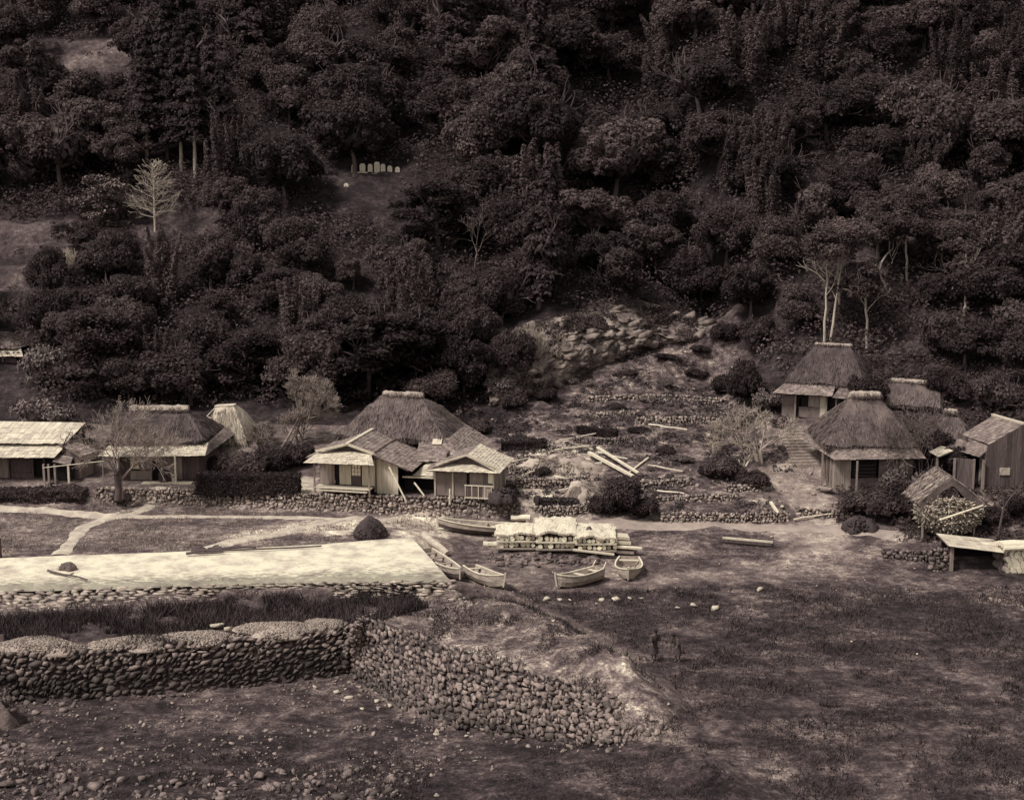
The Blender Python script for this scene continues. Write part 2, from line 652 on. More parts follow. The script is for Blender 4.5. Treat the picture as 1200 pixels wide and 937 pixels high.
# near bank that the camera stands on
for x in (-160, -60, 0, 60, 160):
    cw(x, -60, 19.6); cw(x, -1, 19.2); cw(x, 20, 8.6); cw(x, 40.5, -2.3 if x >= 0 else -2.8)
# harbour basin, lower left
WALL_B = [(-250, 836, -3.), (-120, 830, -3.), (0, 825, -3.), (100, 820, -3.), (200, 812, -3.), (310, 802, -3.), (412, 792, -3.)]
WALL_BW = [P(*p) for p in WALL_B]
WALL_TW = [np.array([p[0] - .05 + (.5 if p[0] > -8.5 else 0), p[1] + .62, (-.95 if p[0] < -9 else -.72) + .05 * math.sin(3 * p[0])]) for p in WALL_BW]


def dense(pts, step=.9):
    pts = np.array(pts, float)
    out = []
    for a, b in zip(pts, pts[1:]):
        n = max(1, int(np.linalg.norm(b - a) / step))
        out += [a + (b - a) * k / n for k in range(n)]
    return out + [pts[-1]]


CTL += [p + np.array((0, .05, 0)) for p in dense(WALL_BW)]
CTL += [p + np.array((0, .15, -.12)) for p in dense(WALL_TW)]
cl([(-250, 880), (0, 880), (100, 925), (200, 870), (300, 930), (380, 870), (420, 830)], -3.0)
cl([(0, 960, -2.8), (250, 960, -2.6), (420, 900, -2.8), (480, 865, -2.9)])
REV_B = [(414, 792, -3.), (424, 798, -3.), (470, 828, -2.95), (530, 850, -2.85), (600, 862, -2.7), (680, 870, -2.4), (735, 868, -2.1), (772, 858, -1.95)]
REV_T = [(412, 737, -.62), (426, 726, -.66), (480, 743, -.72), (540, 766, -.72), (600, 784, -.85), (660, 800, -1.0), (725, 822, -1.35), (772, 838, -1.7)]
REV_BW = [P(*p) for p in REV_B]
REV_TW = [P(*p) for p in REV_T]
CTL += [p - np.array((0, 0, .1)) for p in dense(REV_BW)]
CTL += [p - np.array((0, 0, .12)) for p in dense(REV_TW)]
for p in ((424, 722), (420, 730)): c(p[0], p[1], -.75)
cl([(560, 890, -2.75), (640, 900, -2.5), (720, 900, -2.25), (560, 950, -2.6), (700, 950, -2.3)])
# behind the basin wall: weedy ditch, then the foot of the quay
cl([(-250, 735), (0, 735), (150, 732), (300, 722), (400, 715)], -.95)
cl([(-250, 726), (0, 722), (130, 716), (250, 706), (400, 702), (500, 703), (546, 704)], -.8)
QTOP = [(-250, 690), (0, 690), (130, 687), (250, 684), (400, 681), (527, 679)]
cl(QTOP, -.12)
cl([(-250, 664), (0, 653), (220, 645), (375, 637), (455, 630), (484, 630)], -.1)
for (px, py) in ((486, 630), (505, 653), (528, 679), (548, 704)):
    p = P(px, py, 0.0)
    cw(p[0] - .1, p[1], -.12 if py < 690 else -.8); cw(p[0] + .15, p[1], -1.05)
# mounds between the revetment and the mud
cl([(545, 705, -.7), (590, 722, -.55), (640, 745, -.5), (695, 772, -.65), (745, 798, -.95), (778, 822, -1.4)])
cl([(610, 706, -1.25), (660, 722, -1.4), (725, 758, -1.6), (790, 798, -1.8), (815, 840, -1.95), (790, 870, -2.1)])
# beach and mud flats
cl([(560, 640, -.9), (620, 697, -1.15), (700, 700, -1.2), (800, 694, -1.2), (900, 690, -1.2), (1000, 684, -1.2), (1080, 680, -1.2)])
cl([(540, 660, -1.05), (640, 660, -.95), (760, 650, -.9), (900, 655, -.95), (1000, 655, -.95), (1060, 662, -1.0)])
cl([(800, 740, -1.5), (950, 740, -1.5), (1080, 730, -1.45), (1250, 720, -1.3), (1500, 720, -1.3), (1170, 690, -1.15), (1250, 690, -1.1)])
cl([(900, 800, -1.75), (1050, 800, -1.75), (1250, 800, -1.7), (860, 860, -2.0), (1000, 870, -2.0), (1250, 870, -1.95), (1500, 870, -1.9)])
cl([(850, 945, -2.3), (1000, 945, -2.3), (1250, 945, -2.2), (1500, 945, -2.2)])
# back path along the foot of the terraces
cl([(500, 612, -.25), (560, 622, -.55), (640, 622, -.55), (760, 621, -.5), (850, 624, -.5), (940, 625, -.45), (1000, 630, -.45), (1050, 636, -.5)])
cl([(1060, 655, -.75), (1060, 640, -.35), (1110, 634, -.2), (1180, 636, -.2), (1260, 640, -.2), (1090, 668, -1.05), (1180, 668, -1.05), (1300, 668, -1.0)])
# meadow behind the quay
cl([(-250, 640), (0, 640), (150, 632), (300, 625), (420, 618), (470, 622)], .02)
cl([(-250, 610), (0, 610), (150, 605), (300, 605), (430, 607)], .06)
TW_B = [(112, 591, .1), (170, 592, .1), (230, 593, .1), (290, 596, .08), (350, 599, .05), (420, 602, 0.), (500, 605, -.05), (570, 607, -.1), (606, 607, -.15)]
TW_BW = [P(*p) for p in TW_B]
TW_TW = [np.array([p[0], p[1] + .35, 1.02 - .1 * (i == 8)]) for i, p in enumerate(TW_BW)]
CTL += dense(TW_BW)
CTL += [p + np.array((0, .1, -.06)) for p in dense(TW_TW)]
cl([(-250, 590, .1), (0, 588, .15), (70, 588, .15), (-250, 578, .9), (0, 576, .95), (70, 577, .9), (105, 580, .9)])
cl([(-250, 560), (0, 560), (100, 560), (250, 560), (360, 560), (450, 560), (540, 570)], 1.0)
# centre: little fields stepping up to the cliff
cl([(612, 590, .75), (600, 575, 1.0), (640, 590, .45), (690, 590, .4), (640, 575, .85), (640, 556, 1.25), (640, 540, 1.6), (620, 520, 1.9)])
cl([(700, 560, 1.1), (700, 540, 1.6), (680, 500, 2.4), (690, 480, 2.9), (600, 490, 2.4), (560, 505, 1.9), (760, 560, 1.1), (760, 520, 2.0)])
cl([(800, 596, .3), (850, 596, .3), (910, 596, .3), (760, 600, .0), (780, 613, -.3), (850, 613, -.3), (920, 612, -.3), (800, 560, 1.1)])
cl([(600, 470, 3.3), (640, 458, 3.7), (700, 430, 5.0), (760, 408, 6.1), (830, 398, 6.9)])
cl([(760, 440, 4.6), (840, 440, 4.4), (800, 470, 3.3), (850, 500, 2.4), (850, 540, 1.6), (720, 455, 3.9)])
CLIFF_T = [(585, 412, 105.5), (615, 385, 106.6), (660, 368, 109.3), (720, 361, 111.6), (780, 362, 113.6), (835, 378, 114.6)]
CLIFF_TW = [PY(*p) for p in CLIFF_T]
for p in CLIFF_TW: CTL.append(p)
for p in CLIFF_TW: cw(p[0], p[1] + 7, p[2] + 3.6)
# right: the hamlet on its slope
cl([(930, 590, .35), (960, 560, 1.0), (900, 570, .9), (930, 540, 1.7), (900, 520, 2.3), (930, 505, 2.9), (905, 490, 3.5), (1000, 490, 3.5)])
cl([(970, 580, .6), (1010, 585, .55), (1060, 600, .45), (1060, 560, 1.55), (1010, 540, 2.0), (1000, 615, -.1), (1060, 618, .0)])
cl([(1140, 590, 1.0), (1250, 590, 1.0), (1140, 560, 1.7), (1250, 560, 1.8), (1400, 590, 1.0), (1250, 618, .1), (1400, 618, .1), (1160, 618, .05)])


def hill_analytic(x, y):
    x = np.asarray(x, float); y = np.asarray(y, float)
    yf = np.interp(x, [-140, -35, -15, -3, 2, 14, 18, 24, 40, 140], [97, 98, 98.5, 100.5, 104, 112, 100, 99, 94, 94])
    z0 = np.interp(x, [-140, -3, 4, 14, 18, 40, 140], [1.2, 1.6, 3.4, 6.5, 4.2, 3.6, 3.6])
    t = y - yf
    s = .60 + .10 * np.sin(x * .05 + 1)
    h = z0 + s * np.clip(t, 0, 95) + .18 * np.clip(t - 95, 0, 120)
    return h + 1.6 * fbm(x * .055, y * .055, 5) * smooth(t / 15)


for x in list(range(-66, 72, 6)):
    for y in (103, 108, 114, 121):
        if -2.5 < x < 21 and y < 120: continue
        if x >= 15 and y < 104: continue
        cw(x, y, float(hill_analytic(x, y)))
for x in (-160, -110, -80, 90, 120, 160):
    for y in (45, 60, 75, 90): cw(x, y, -1.5 if y < 70 else .5)
    for y in (103, 114, 121): cw(x, y, float(hill_analytic(x, y)))
for x in list(range(-160, 170, 10)):
    cw(x, 127, float(hill_analytic(x, 127)))

_pts = [Vector((p[0], p[1])) for p in CTL]
_ov, _oe, _of, _vo, _eo, _fo = delaunay_2d_cdt(_pts, [], [], 0, 1e-4)
_zz = np.array([np.mean([CTL[j][2] for j in o]) if len(o) else 0 for o in _vo])
TV = np.array([(v.x, v.y) for v in _ov])
TF = np.array([f[:] for f in _of])


def tin(x, y):
    x = np.asarray(x, float).ravel(); y = np.asarray(y, float).ravel()
    out = np.full(x.shape, np.nan)
    for a, b, c_ in TF:
        A, B, C_ = TV[a], TV[b], TV[c_]
        lo = np.minimum(np.minimum(A, B), C_); hi = np.maximum(np.maximum(A, B), C_)
        k = np.nonzero((x >= lo[0]) & (x <= hi[0]) & (y >= lo[1]) & (y <= hi[1]))[0]
        if not len(k): continue
        d = (B[1] - C_[1]) * (A[0] - C_[0]) + (C_[0] - B[0]) * (A[1] - C_[1])
        if abs(d) < 1e-9: continue
        l0 = ((B[1] - C_[1]) * (x[k] - C_[0]) + (C_[0] - B[0]) * (y[k] - C_[1])) / d
        l1 = ((C_[1] - A[1]) * (x[k] - C_[0]) + (A[0] - C_[0]) * (y[k] - C_[1])) / d
        l2 = 1 - l0 - l1
        m = (l0 >= -1e-6) & (l1 >= -1e-6) & (l2 >= -1e-6)
        out[k[m]] = l0[m] * _zz[a] + l1[m] * _zz[b] + l2[m] * _zz[c_]
    return out


TERR = [  # terraced fields on the hill: pixel outlines only say where they lie, the steps are cut in the ground
    [PY(-60, 222, 126), PY(75, 236, 125), PY(98, 262, 122), PY(92, 300, 118), PY(60, 330, 115), PY(-60, 345, 113)],
    [PY(20, 66, 150), PY(160, 62, 150), PY(185, 20, 158), PY(150, -8, 163), PY(20, -8, 163)],
    [PY(60, 232, 125.5), PY(260, 232, 125.5), PY(265, 262, 122), PY(90, 262, 122)]]


CORNER = [np.array([-30., 50, 0])] + WALL_BW[1:] + REV_BW[:4] + [np.array([REV_BW[3][0], 50., 0])]


def H(x, y):
    sh = np.shape(x)
    x = np.asarray(x, float).ravel(); y = np.asarray(y, float).ravel()
    ha = hill_analytic(x, y)
    h = tin(x, y)
    h = np.where(np.isnan(h) | (y > 126.5), ha, h)
    k = smooth((y - 119) / 7)
    h = h * (1 - k) + ha * k
    for T in TERR:
        wgt = smooth(.5 - sdpoly(x, y, T) / 3.0)
        st = 1.7
        q = h / st
        f = q - np.floor(q)
        h = h + wgt * ((np.floor(q) + smooth((f - .55) / .4)) * st - h)
    inb = (x < -4.5) & (y > 56) & (y < 66)
    if inb.any():
        k_ = np.nonzero(inb)[0]
        m_ = sdpoly(x[k_], y[k_], CORNER) < .05
        h[k_[m_]] = np.minimum(h[k_[m_]], -2.9)
    rough = np.where(y < 65, .10, np.where(y < 80, .05, np.where(y < 98, .10, .45)))
    quay = smooth((y - 66) / 2) * smooth((78 - y) / 2) * smooth((-3 - x) / 2)
    rough = rough * (1 - quay)
    h = h + rough * (fbm(x * .9, y * .9, 3, 3) * .8 + .5 * fbm(x * .28, y * .28, 9, 2))
    # the hummocks on the strip of waste ground
    for (px, py, r, hh) in ((570, 712, 1.2, .25), (612, 722, 1.3, .35), (650, 742, 1.3, .4), (690, 755, 1.0, .3), (672, 772, .9, .3),
                            (722, 782, 1.2, .5), (758, 812, 1.1, .3), (540, 740, 1.2, .2), (815, 862, 1.6, .35), (850, 890, 1.5, .3)):
        p = P(px, py, -.8)
        h = h + 1.5 * hh * np.exp(-((x - p[0]) ** 2 + (y - p[1]) ** 2) / r ** 2) * (1 + .5 * vnoise(x * 2.2, y * 2.2, 8))
    return h.reshape(sh)


_ts = np.linspace(38, 190, 1400)


def G(px, py, lift=0.0):
    """the ground point seen at a pixel (for surveying the layout)"""
    d = ray(px, py)
    x, y, z = d[0] / d[1] * _ts, _ts, CAMZ + d[2] / d[1] * _ts
    below = z < H(x, y)
    i = int(np.argmax(below)) if below.any() else len(_ts) - 1
    i = max(i, 1)
    a, b = z[i - 1] - H(x[i - 1:i], y[i - 1:i])[0], z[i] - H(x[i:i + 1], y[i:i + 1])[0]
    t = a / (a - b + 1e-9)
    q = np.array([x[i - 1] + (x[i] - x[i - 1]) * t, y[i - 1] + (y[i] - y[i - 1]) * t, 0])
    q[2] = H(q[:1], q[1:2])[0] + lift
    return q


def hz(x, y): return float(H(np.array([x]), np.array([y]))[0])


# ---- the ground sheet
def axis(parts):
    out = [parts[0][0]]
    for a, b, s in parts:
        n = max(1, int(round((b - a) / s)))
        out += [a + (b - a) * (i + 1) / n for i in range(n)]
    return np.array(out)


gx = axis([(-420, -120, 30), (-120, -50, 3.5), (-50, -30, .9), (-30, 36, .2), (36, 55, .9), (55, 120, 3.5), (120, 420, 30)])
gy = axis([(-260, -60, 40), (-60, 36, 6), (36, 46, .7), (46, 70, .17), (70, 100, .22), (100, 128, .5), (128, 175, 1.2), (175, 420, 18)])
GX, GY = np.meshgrid(gx, gy)
GZ = H(GX, GY)
V = np.stack([GX.ravel(), GY.ravel(), GZ.ravel()], 1)
nx, ny = len(gx), len(gy)
i0 = (np.arange(ny - 1)[:, None] * nx + np.arange(nx - 1)[None]).ravel()
F = np.stack([i0, i0 + 1, i0 + nx + 1, i0 + nx], 1)
ground = put('ground', mesh_data('ground', V, F, M['ground'], shade=True))
tag(ground, 'earth, mud and grass of the cove floor and the hillside', kind='structure')

# ---- what covers the ground where (albedo, mottling)
fx, fy = GX.ravel(), GY.ravel()
alb = np.full(fx.shape, .09); mot = np.full(fx.shape, .55)
wob = fbm(fx * .7, fy * .7, 41, 3)


def cover(poly, a, m, edge=1.2, ragged=1.2):
    global alb, mot
    s = sdpoly(fx, fy, poly) + wob * ragged
    k = smooth(.5 - s / edge)
    alb = alb * (1 - k) + a * k
    mot = mot * (1 - k) + m * k


def PP(pts, z): return [P(p[0], p[1], z) for p in pts]


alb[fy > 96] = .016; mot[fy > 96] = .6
cover(PP([(-400, 652), (-400, 585), (230, 590), (600, 606), (500, 630), (375, 637), (220, 645), (0, 653)], 0), .09, .65)     # meadow
cover(PP([(230, 640), (380, 617), (500, 610), (560, 616), (600, 640), (560, 660), (500, 640), (460, 628)], -.4), .33, .45)   # pale sand
cover(PP([(500, 640), (600, 622), (1060, 632), (1080, 668), (1000, 682), (700, 702), (560, 703)], -.9), .085, .6)            # beach
cover(PP([(560, 627), (650, 612), (940, 618), (1060, 630), (1060, 640), (900, 634), (700, 630)], -.5), .19, .4, .8)
cover(PP([(600, 704), (800, 696), (1000, 688), (1100, 672), (1500, 680), (1500, 960), (830, 960), (800, 860), (780, 800), (700, 740)], -1.6), .034, .7, 1.0)
cover(PP([(-400, 800), (412, 792), (480, 832), (600, 862), (760, 865), (850, 960), (-400, 960)], -2.8), .026, .8)
cover(PP([(-400, 815), (100, 830), (60, 900), (-400, 960)], -3.), .028, .7)
cover(PP([(200, 800), (430, 795), (430, 830), (250, 850)], -3.), .042, .75)
cover(PP([(380, 875), (800, 880), (850, 970), (300, 970)], -2.5), .026, .8)
cover(PP([(-400, 760), (-400, 724), (130, 716), (250, 706), (440, 700), (440, 738), (410, 745), (200, 760)], -.8), .045, .6, .6, .5)
cover(PP([(430, 716), (545, 703), (610, 704), (660, 722), (725, 758), (800, 805), (800, 845), (740, 832), (640, 800), (540, 768)], -.8), .095, .8, .8, 1.)
cover(PP([(600, 606), (580, 540), (620, 500), (690, 478), (860, 470), (900, 560), (920, 615), (760, 612)], 1.2), .062, .8)
cover(PP([(610, 600), (600, 548), (680, 520), (705, 545), (690, 590)], 1.0), .24, .6, 1.)
cover(PP([(690, 478), (760, 470), (860, 472), (850, 484), (760, 492), (690, 492)], 2.8), .13, .8, .8)
cover(PP([(640, 458), (700, 430), (760, 405), (840, 396), (860, 470), (690, 480), (620, 480)], 4.2), .065, .85)
cover(PP([(880, 560), (960, 552), (975, 585), (1000, 616), (920, 618), (935, 590)], .7), .17, .4, .8)
cover(PP([(975, 580), (1250, 585), (1250, 625), (1060, 632), (1000, 620)], .5), .06, .7)
cover(PP([(340, 560), (372, 560), (372, 579), (345, 579)], 1.0), .34, .3, .8, .5)
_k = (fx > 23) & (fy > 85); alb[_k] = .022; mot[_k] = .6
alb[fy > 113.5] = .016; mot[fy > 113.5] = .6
for T in TERR: cover(T, .036, .55, 2, 1)
cover([PY(50, 30, 156), PY(150, 14, 158), PY(150, -4, 161), PY(110, -4, 161)], .075, .5, 2, 1)
cover([PY(-60, 222, 126), PY(75, 232, 125), PY(75, 250, 123.5), PY(-60, 248, 123.5)], .05, .5, 1.5, .6)
_s = fbm(fx * .16, fy * .75, 57, 3)
_w = smooth((_s - .20) / .14) * smooth(.5 - (sdpoly(fx, fy, PP([(640, 712), (1000, 694), (1100, 690), (1400, 700), (1400, 960), (840, 960), (820, 830), (730, 745)], -1.6))) / 2)
alb = alb * (1 - .5 * _w) + .075 * .5 * _w
_s2 = fbm(fx * .3, fy * .5, 58, 3)
alb = np.where((fy > 64) & (fy < 78) & (fx > -2) & (fx < 24), alb * (1 + .9 * np.clip(_s2, -.6, .6)), alb)
alb = np.clip(alb, .004, .8)
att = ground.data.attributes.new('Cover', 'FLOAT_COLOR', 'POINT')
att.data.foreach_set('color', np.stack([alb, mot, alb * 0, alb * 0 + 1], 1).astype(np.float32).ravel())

# ---- trodden paths over the meadow and up to the hamlet


def path(name, pix, z, width, m, label, jit=.25, lift=.05):
    pts = [P(p[0], p[1], z) for p in pix]
    cum = [0]
    for a, b in zip(pts, pts[1:]): cum.append(cum[-1] + np.linalg.norm(b - a))
    n = int(cum[-1] / .3)
    ss = np.linspace(0, cum[-1], n)
    xs = np.interp(ss, cum, [p[0] for p in pts]); ys = np.interp(ss, cum, [p[1] for p in pts])
    dx, dy = np.gradient(xs), np.gradient(ys)
    L = np.hypot(dx, dy); dx, dy = dx / L, dy / L
    k = 5
    V = []
    for j in range(k):
        o = (j / (k - 1) - .5) * 2
        wv = width * .85 * (1 + jit * 3.2 * fbm(ss * 1.1 + j * (20 if abs(o) == 1 else 0), ss * 0 + o * 7, 61, 4)) * o
        X, Y = xs - dy * wv / 2, ys + dx * wv / 2
        V.append(np.stack([X, Y, H(X, Y) + lift * (1 - .9 * abs(o) ** 3)], 1))
    V = np.concatenate(V)
    F = []
    for j in range(k - 1):
        a = np.arange(n - 1) + j * n
        F.append(np.stack([a, a + 1, a + 1 + n, a + n], 1))
    o = put(name, mesh_data(name, V, np.concatenate(F), m, shade=True))
    return tag(o, label, kind='structure')


path('path', [(-120, 603), (0, 603), (120, 606), (240, 605), (340, 606), (408, 608)], .05, .75, M['path'],
     'pale trodden path running along the meadow below the houses')
path('path', [(190, 588), (160, 602), (125, 608), (98, 618), (82, 636), (70, 648)], .03, .9, M['path'],
     'pale path bending down across the meadow to the quay')
path('path', [(420, 606), (380, 612), (330, 624), (290, 630), (240, 640)], .03, 1.1, M['path'],
     'pale path slanting from the house wall down to the back of the quay')
path('path', [(640, 617), (760, 618), (860, 619), (940, 622), (1010, 627), (1060, 634)], -.5, 1.2, M['path_dull'],
     'dull earth path along the foot of the garden walls')

# ------------------------------------------------------------------ stonework


def resample(pts, n):
    pts = np.array(pts, float)
    d = np.concatenate([[0], np.cumsum(np.linalg.norm(np.diff(pts, axis=0), axis=1))])
    s = np.linspace(0, d[-1], n)
    return np.stack([np.interp(s, d, pts[:, k]) for k in range(3)], 1), d[-1]


def stone_wall(name, label, cat, bot, top, size, m, seed=0, flat=.55, group=None, back=True, fill=1.08, jit=.3, core=None):
    """rough courses of field stones laid from the line bot to the line top"""
    r = np.random.default_rng(seed)
    n = 60
    B, Lb = resample(bot, n)
    T, Lt = resample(top, n)
    hgt = np.linalg.norm(T - B, axis=1).mean()
    rows = max(2, int(round(hgt / (size * .78))))
    C, X, Y, Z, D = [], [], [], [], []
    for i in range(rows + 1):
        s = -r.uniform(0, size)
        while s < Lb + size * .3:
            wl = size * (.55 + 1.25 * r.random() ** 1.6)
            u = np.clip((s + wl / 2) / Lb, 0, 1) * (n - 1)
            k = min(int(u), n - 2)
            f = u - k
            b = B[k] * (1 - f) + B[k + 1] * f
            t = T[k] * (1 - f) + T[k + 1] * f
            up = t - b
            hh = np.linalg.norm(up)
            if hh < .08: s += wl; continue
            tt = (i + r.uniform(-jit, jit)) / rows
            if tt > 1.03: tt = 1.0 + r.uniform(-.04, .04)
            p = b + up * tt
            x = (B[k + 1] - B[k]); x /= np.linalg.norm(x)
            y = up / hh
            z = np.cross(x, y); z /= np.linalg.norm(z)
            if z[1] > 0: z = -z
            ang = r.normal(0, .14)
            x2 = x * math.cos(ang) + y * math.sin(ang)
            y2 = -x * math.sin(ang) + y * math.cos(ang)
            rh = size * .42 * r.uniform(.6, 1.35)
            C.append(p + z * (r.normal(0, size * .10) - size * .1)); X.append(x2); Y.append(y2); Z.append(z)
            D.append((wl * .5 * fill, rh * fill * 1.15, size * flat))
            s += wl
    for k in range(int(len(C) * .9)):                                   # small chinking stones
        i = int(r.integers(len(C)))
        C.append(C[i] + X[i] * r.normal(0, size * .55) + Y[i] * r.normal(0, size * .4) - Z[i] * size * .02)
        X.append(X[i]); Y.append(Y[i]); Z.append(Z[i]); D.append(tuple(size * r.uniform(.12, .26, 3)))
    V, F = stone_batch(C, X, Y, Z, D, seed + 1)
    nb = len(V)
    mats = [m]; mi = np.zeros(len(F), int); Fl = [F]
    if back:
        z = np.array([0, 1., 0]) * size * .25
        W_ = np.concatenate([B + z - [0, 0, .1], T + z - [0, 0, .04], T + [0, .6, -.10]])
        a = np.arange(n - 1)
        q = np.concatenate([np.stack([a, a + 1, a + 1 + n, a + n], 1), np.stack([a + n, a + 1 + n, a + 1 + 2 * n, a + 2 * n], 1)]) + nb
        V = np.concatenate([V, W_])
        Fl = [F, q]
        mats = [m, M['soil']]
        mi = np.concatenate([mi, np.ones(len(q), int)])
    base = np.mean(B, axis=0)
    o = put(name, mesh_data(name, V - base, Fl, mats, mi, shade=False), loc=base)
    return tag(o, label, cat, group)


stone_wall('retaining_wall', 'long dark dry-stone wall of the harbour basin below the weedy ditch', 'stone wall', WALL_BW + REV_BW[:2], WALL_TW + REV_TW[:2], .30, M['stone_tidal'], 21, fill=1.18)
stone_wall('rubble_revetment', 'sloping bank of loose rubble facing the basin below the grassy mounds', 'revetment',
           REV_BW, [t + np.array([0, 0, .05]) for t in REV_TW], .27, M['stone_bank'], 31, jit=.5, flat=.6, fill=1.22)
stone_wall('terrace_wall', 'low cobble terrace wall below the big thatched house and the hedge', 'stone wall', TW_BW, TW_TW, .24, M['stone_mid'], 41)

# the quay: limed top, paved slope towards the basin, squared side wall
q_back, _ = resample(PP([(-260, 664), (0, 653), (220, 645), (375, 637), (455, 630.5), (482, 629.5)], 0.), 90)
q_front, _ = resample(PP([(-260, 690), (0, 690), (130, 687), (250, 684), (400, 681), (527, 679.5)], 0.), 90)
quay = thing('stone_quay', 'broad pale limed quay sloping down in rough paving to the ditch', 'quay', (q_front[60] + q_back[60]) / 2)
rows = 26
V = []
_toe, _ = resample([P(*p, -.85) for p in [(-260, 727), (0, 723), (130, 717), (250, 707), (400, 703), (500, 704), (546, 705)]], 90)
for k in range(rows + 1):
    t = k / rows
    p = q_front * (1 - t) + q_back * t
    p = p.copy()
    p[:, 2] = .02 + .035 * fbm(p[:, 0] * .8, p[:, 1] * .8, 77, 3) - .05 * (k == rows)
    if k == 0: p = q_front + (_toe - q_front) * (.10 + .10 * fbm(q_front[:, 0] * .9, q_front[:, 1], 79, 3)[:, None]) - [0, 0, .02]
    V.append(p)
V.append(q_back + [0, .25, -.35])
V = np.concatenate(V)
F = []
for k in range(rows + 1):
    a = np.arange(89) + k * 90
    F.append(np.stack([a, a + 1, a + 91, a + 90], 1))
qt = child_np('quay_top', V, np.concatenate(F), M['quay'], quay, shade=True)
_tt = np.concatenate([np.full(90, k / rows) for k in range(rows + 1)] + [np.ones(90)])
_wear = np.clip(1 - _tt / .42, 0, 1) ** 1.3 + .25 * np.clip(fbm(V[:, 0] * .35, V[:, 1] * .6, 78, 3), 0, 1)
qt.data.attributes.new('Wear', 'FLOAT', 'POINT').data.foreach_set('value', _wear.astype(np.float32))
toe, _ = resample([P(*p, -.85) for p in [(-260, 727), (0, 723), (130, 717), (250, 707), (400, 703), (500, 704), (546, 705)]], 90)
C, X, Y, Z, D = [], [], [], [], []
r = np.random.default_rng(5)
NR = 9
for k in range(NR):
    s = 0.0
    while s < 89:
        wl = r.uniform(.9, 2.4)
        u = min(s + wl / 2, 88.99); i = int(u); f = u - i
        a = q_front[i] * (1 - f) + q_front[i + 1] * f
        b = toe[i] * (1 - f) + toe[i + 1] * f
        x = q_front[i + 1] - q_front[i]; lx = np.linalg.norm(x); x = x / lx
        y = a - b; ly = np.linalg.norm(y); y = y / ly
        z = np.cross(x, y)
        p = a + (b - a) * ((k + .40 + r.uniform(-.15, .15)) / NR)
        ang = r.normal(0, .12)
        C.append(p + z * (r.normal(0, .012) - .085)); X.append(x * math.cos(ang) + y * math.sin(ang)); Y.append(y * math.cos(ang) - x * math.sin(ang)); Z.append(z)
        D.append((wl * lx * .54, ly / NR * .58 * r.uniform(.9, 1.15), .14))
        s += wl
Vs, Fs = stone_batch(C, X, Y, Z, D, 6)
child_np('paved_slope', Vs, Fs, M['paving'], quay)
e_top, _ = resample([P(482, 629.5, .0), P(505, 653, .0), P(527, 679.5, .0), P(546, 705, -.82)], 24)
C, X, Y, Z, D = [], [], [], [], []
for k in range(4):
    for i in range(23):
        a = (e_top[i] + e_top[i + 1]) / 2
        x = e_top[i + 1] - e_top[i]; lx = np.linalg.norm(x); x = x / lx
        hh = a[2] + 1.2
        z = np.array([-x[1], x[0], 0]); z = z / np.linalg.norm(z)
        if z[0] < 0: z = -z
        y = np.cross(z, x)
        C.append(a - [0, 0, hh * (k + .5) / 4] + z * (r.normal(0, .02) - .12)); X.append(x); Y.append(y if y[2] > 0 else -y); Z.append(z)
        D.append((lx * .55 * r.uniform(.9, 1.2), hh / 8 * 1.12, .2))
Vs, Fs = stone_batch(C, X, Y, Z, D, 8)
child_np('side_wall', Vs, Fs, M['stone_mid'], quay)

# small garden walls
gw = [
    ('low curved cobble wall of the lowest garden bed beside the small plank hut', [(612, 606), (640, 607), (672, 606), (692, 601)], .62, .20),
    ('rough wall of the second garden bed, above the curved cobble wall', [(606, 572), (640, 572), (668, 571), (690, 567)], .5, .2),
    ('long low cobble wall along the earth path below the bare garden shrub', [(775, 613), (820, 613.5), (870, 613.5), (922, 612)], .55, .22),
    ('low broken wall in the middle of the garden slope', [(770, 590), (820, 588), (865, 586)], .35, .22),
    ('upper field wall below the cliff with pale stones', [(745, 497), (790, 496), (850, 497)], .4, .25),
    ('loose dark wall end beside the path in front of the brushwood pile', [(1036, 655), (1060, 657), (1092, 660)], .5, .26),
    ('stone pier holding up the plank roof of the open shelter', [(1090, 668), (1102, 669), (1113, 669)], 1.15, .26),
    ('short cobble wall at the left side of the garden, just behind the plank hut', [(597, 556), (625, 557), (650, 555)], .45, .2),
    ('rough wall holding the straw mound', [(606, 541), (640, 542), (676, 539)], .4, .2),
    ('tumbled wall between the slanting beams and the broken middle wall', [(745, 572), (775, 572), (806, 569)], .4, .22),
    ('thin wall of dark stones below the planted rows', [(672, 519), (705, 521), (740, 518)], .35, .2),
    ('low stone kerb under the bare garden tree', [(850, 577), (880, 577), (905, 574)], .4, .22),
    ('upper kerb of stones left of the upper field wall', [(690, 490), (715, 489), (738, 488)], .35, .22),
    ('long line of stones across the open slope below the rock face', [(690, 471), (740, 468), (800, 469), (850, 473)], .3, .24),
    ('rough terrace step beside the path to the hamlet', [(935, 604), (965, 608), (1000, 607)], .45, .22),
]
for i, (lab, pix, h_, s_) in enumerate(gw):
    b = [G(*p) for p in pix]
    t = [q + np.array([0, .22, h_]) for q in b]
    stone_wall('garden_wall', lab, 'stone wall', [q - np.array([0, 0, .08]) for q in b], t, s_, M['stone_mid'] if i not in (5, 6, 10) else M['stone_dark'], 60 + i,
               group='low rubble walls of the gardens')

# gravel heaps on the basin wall


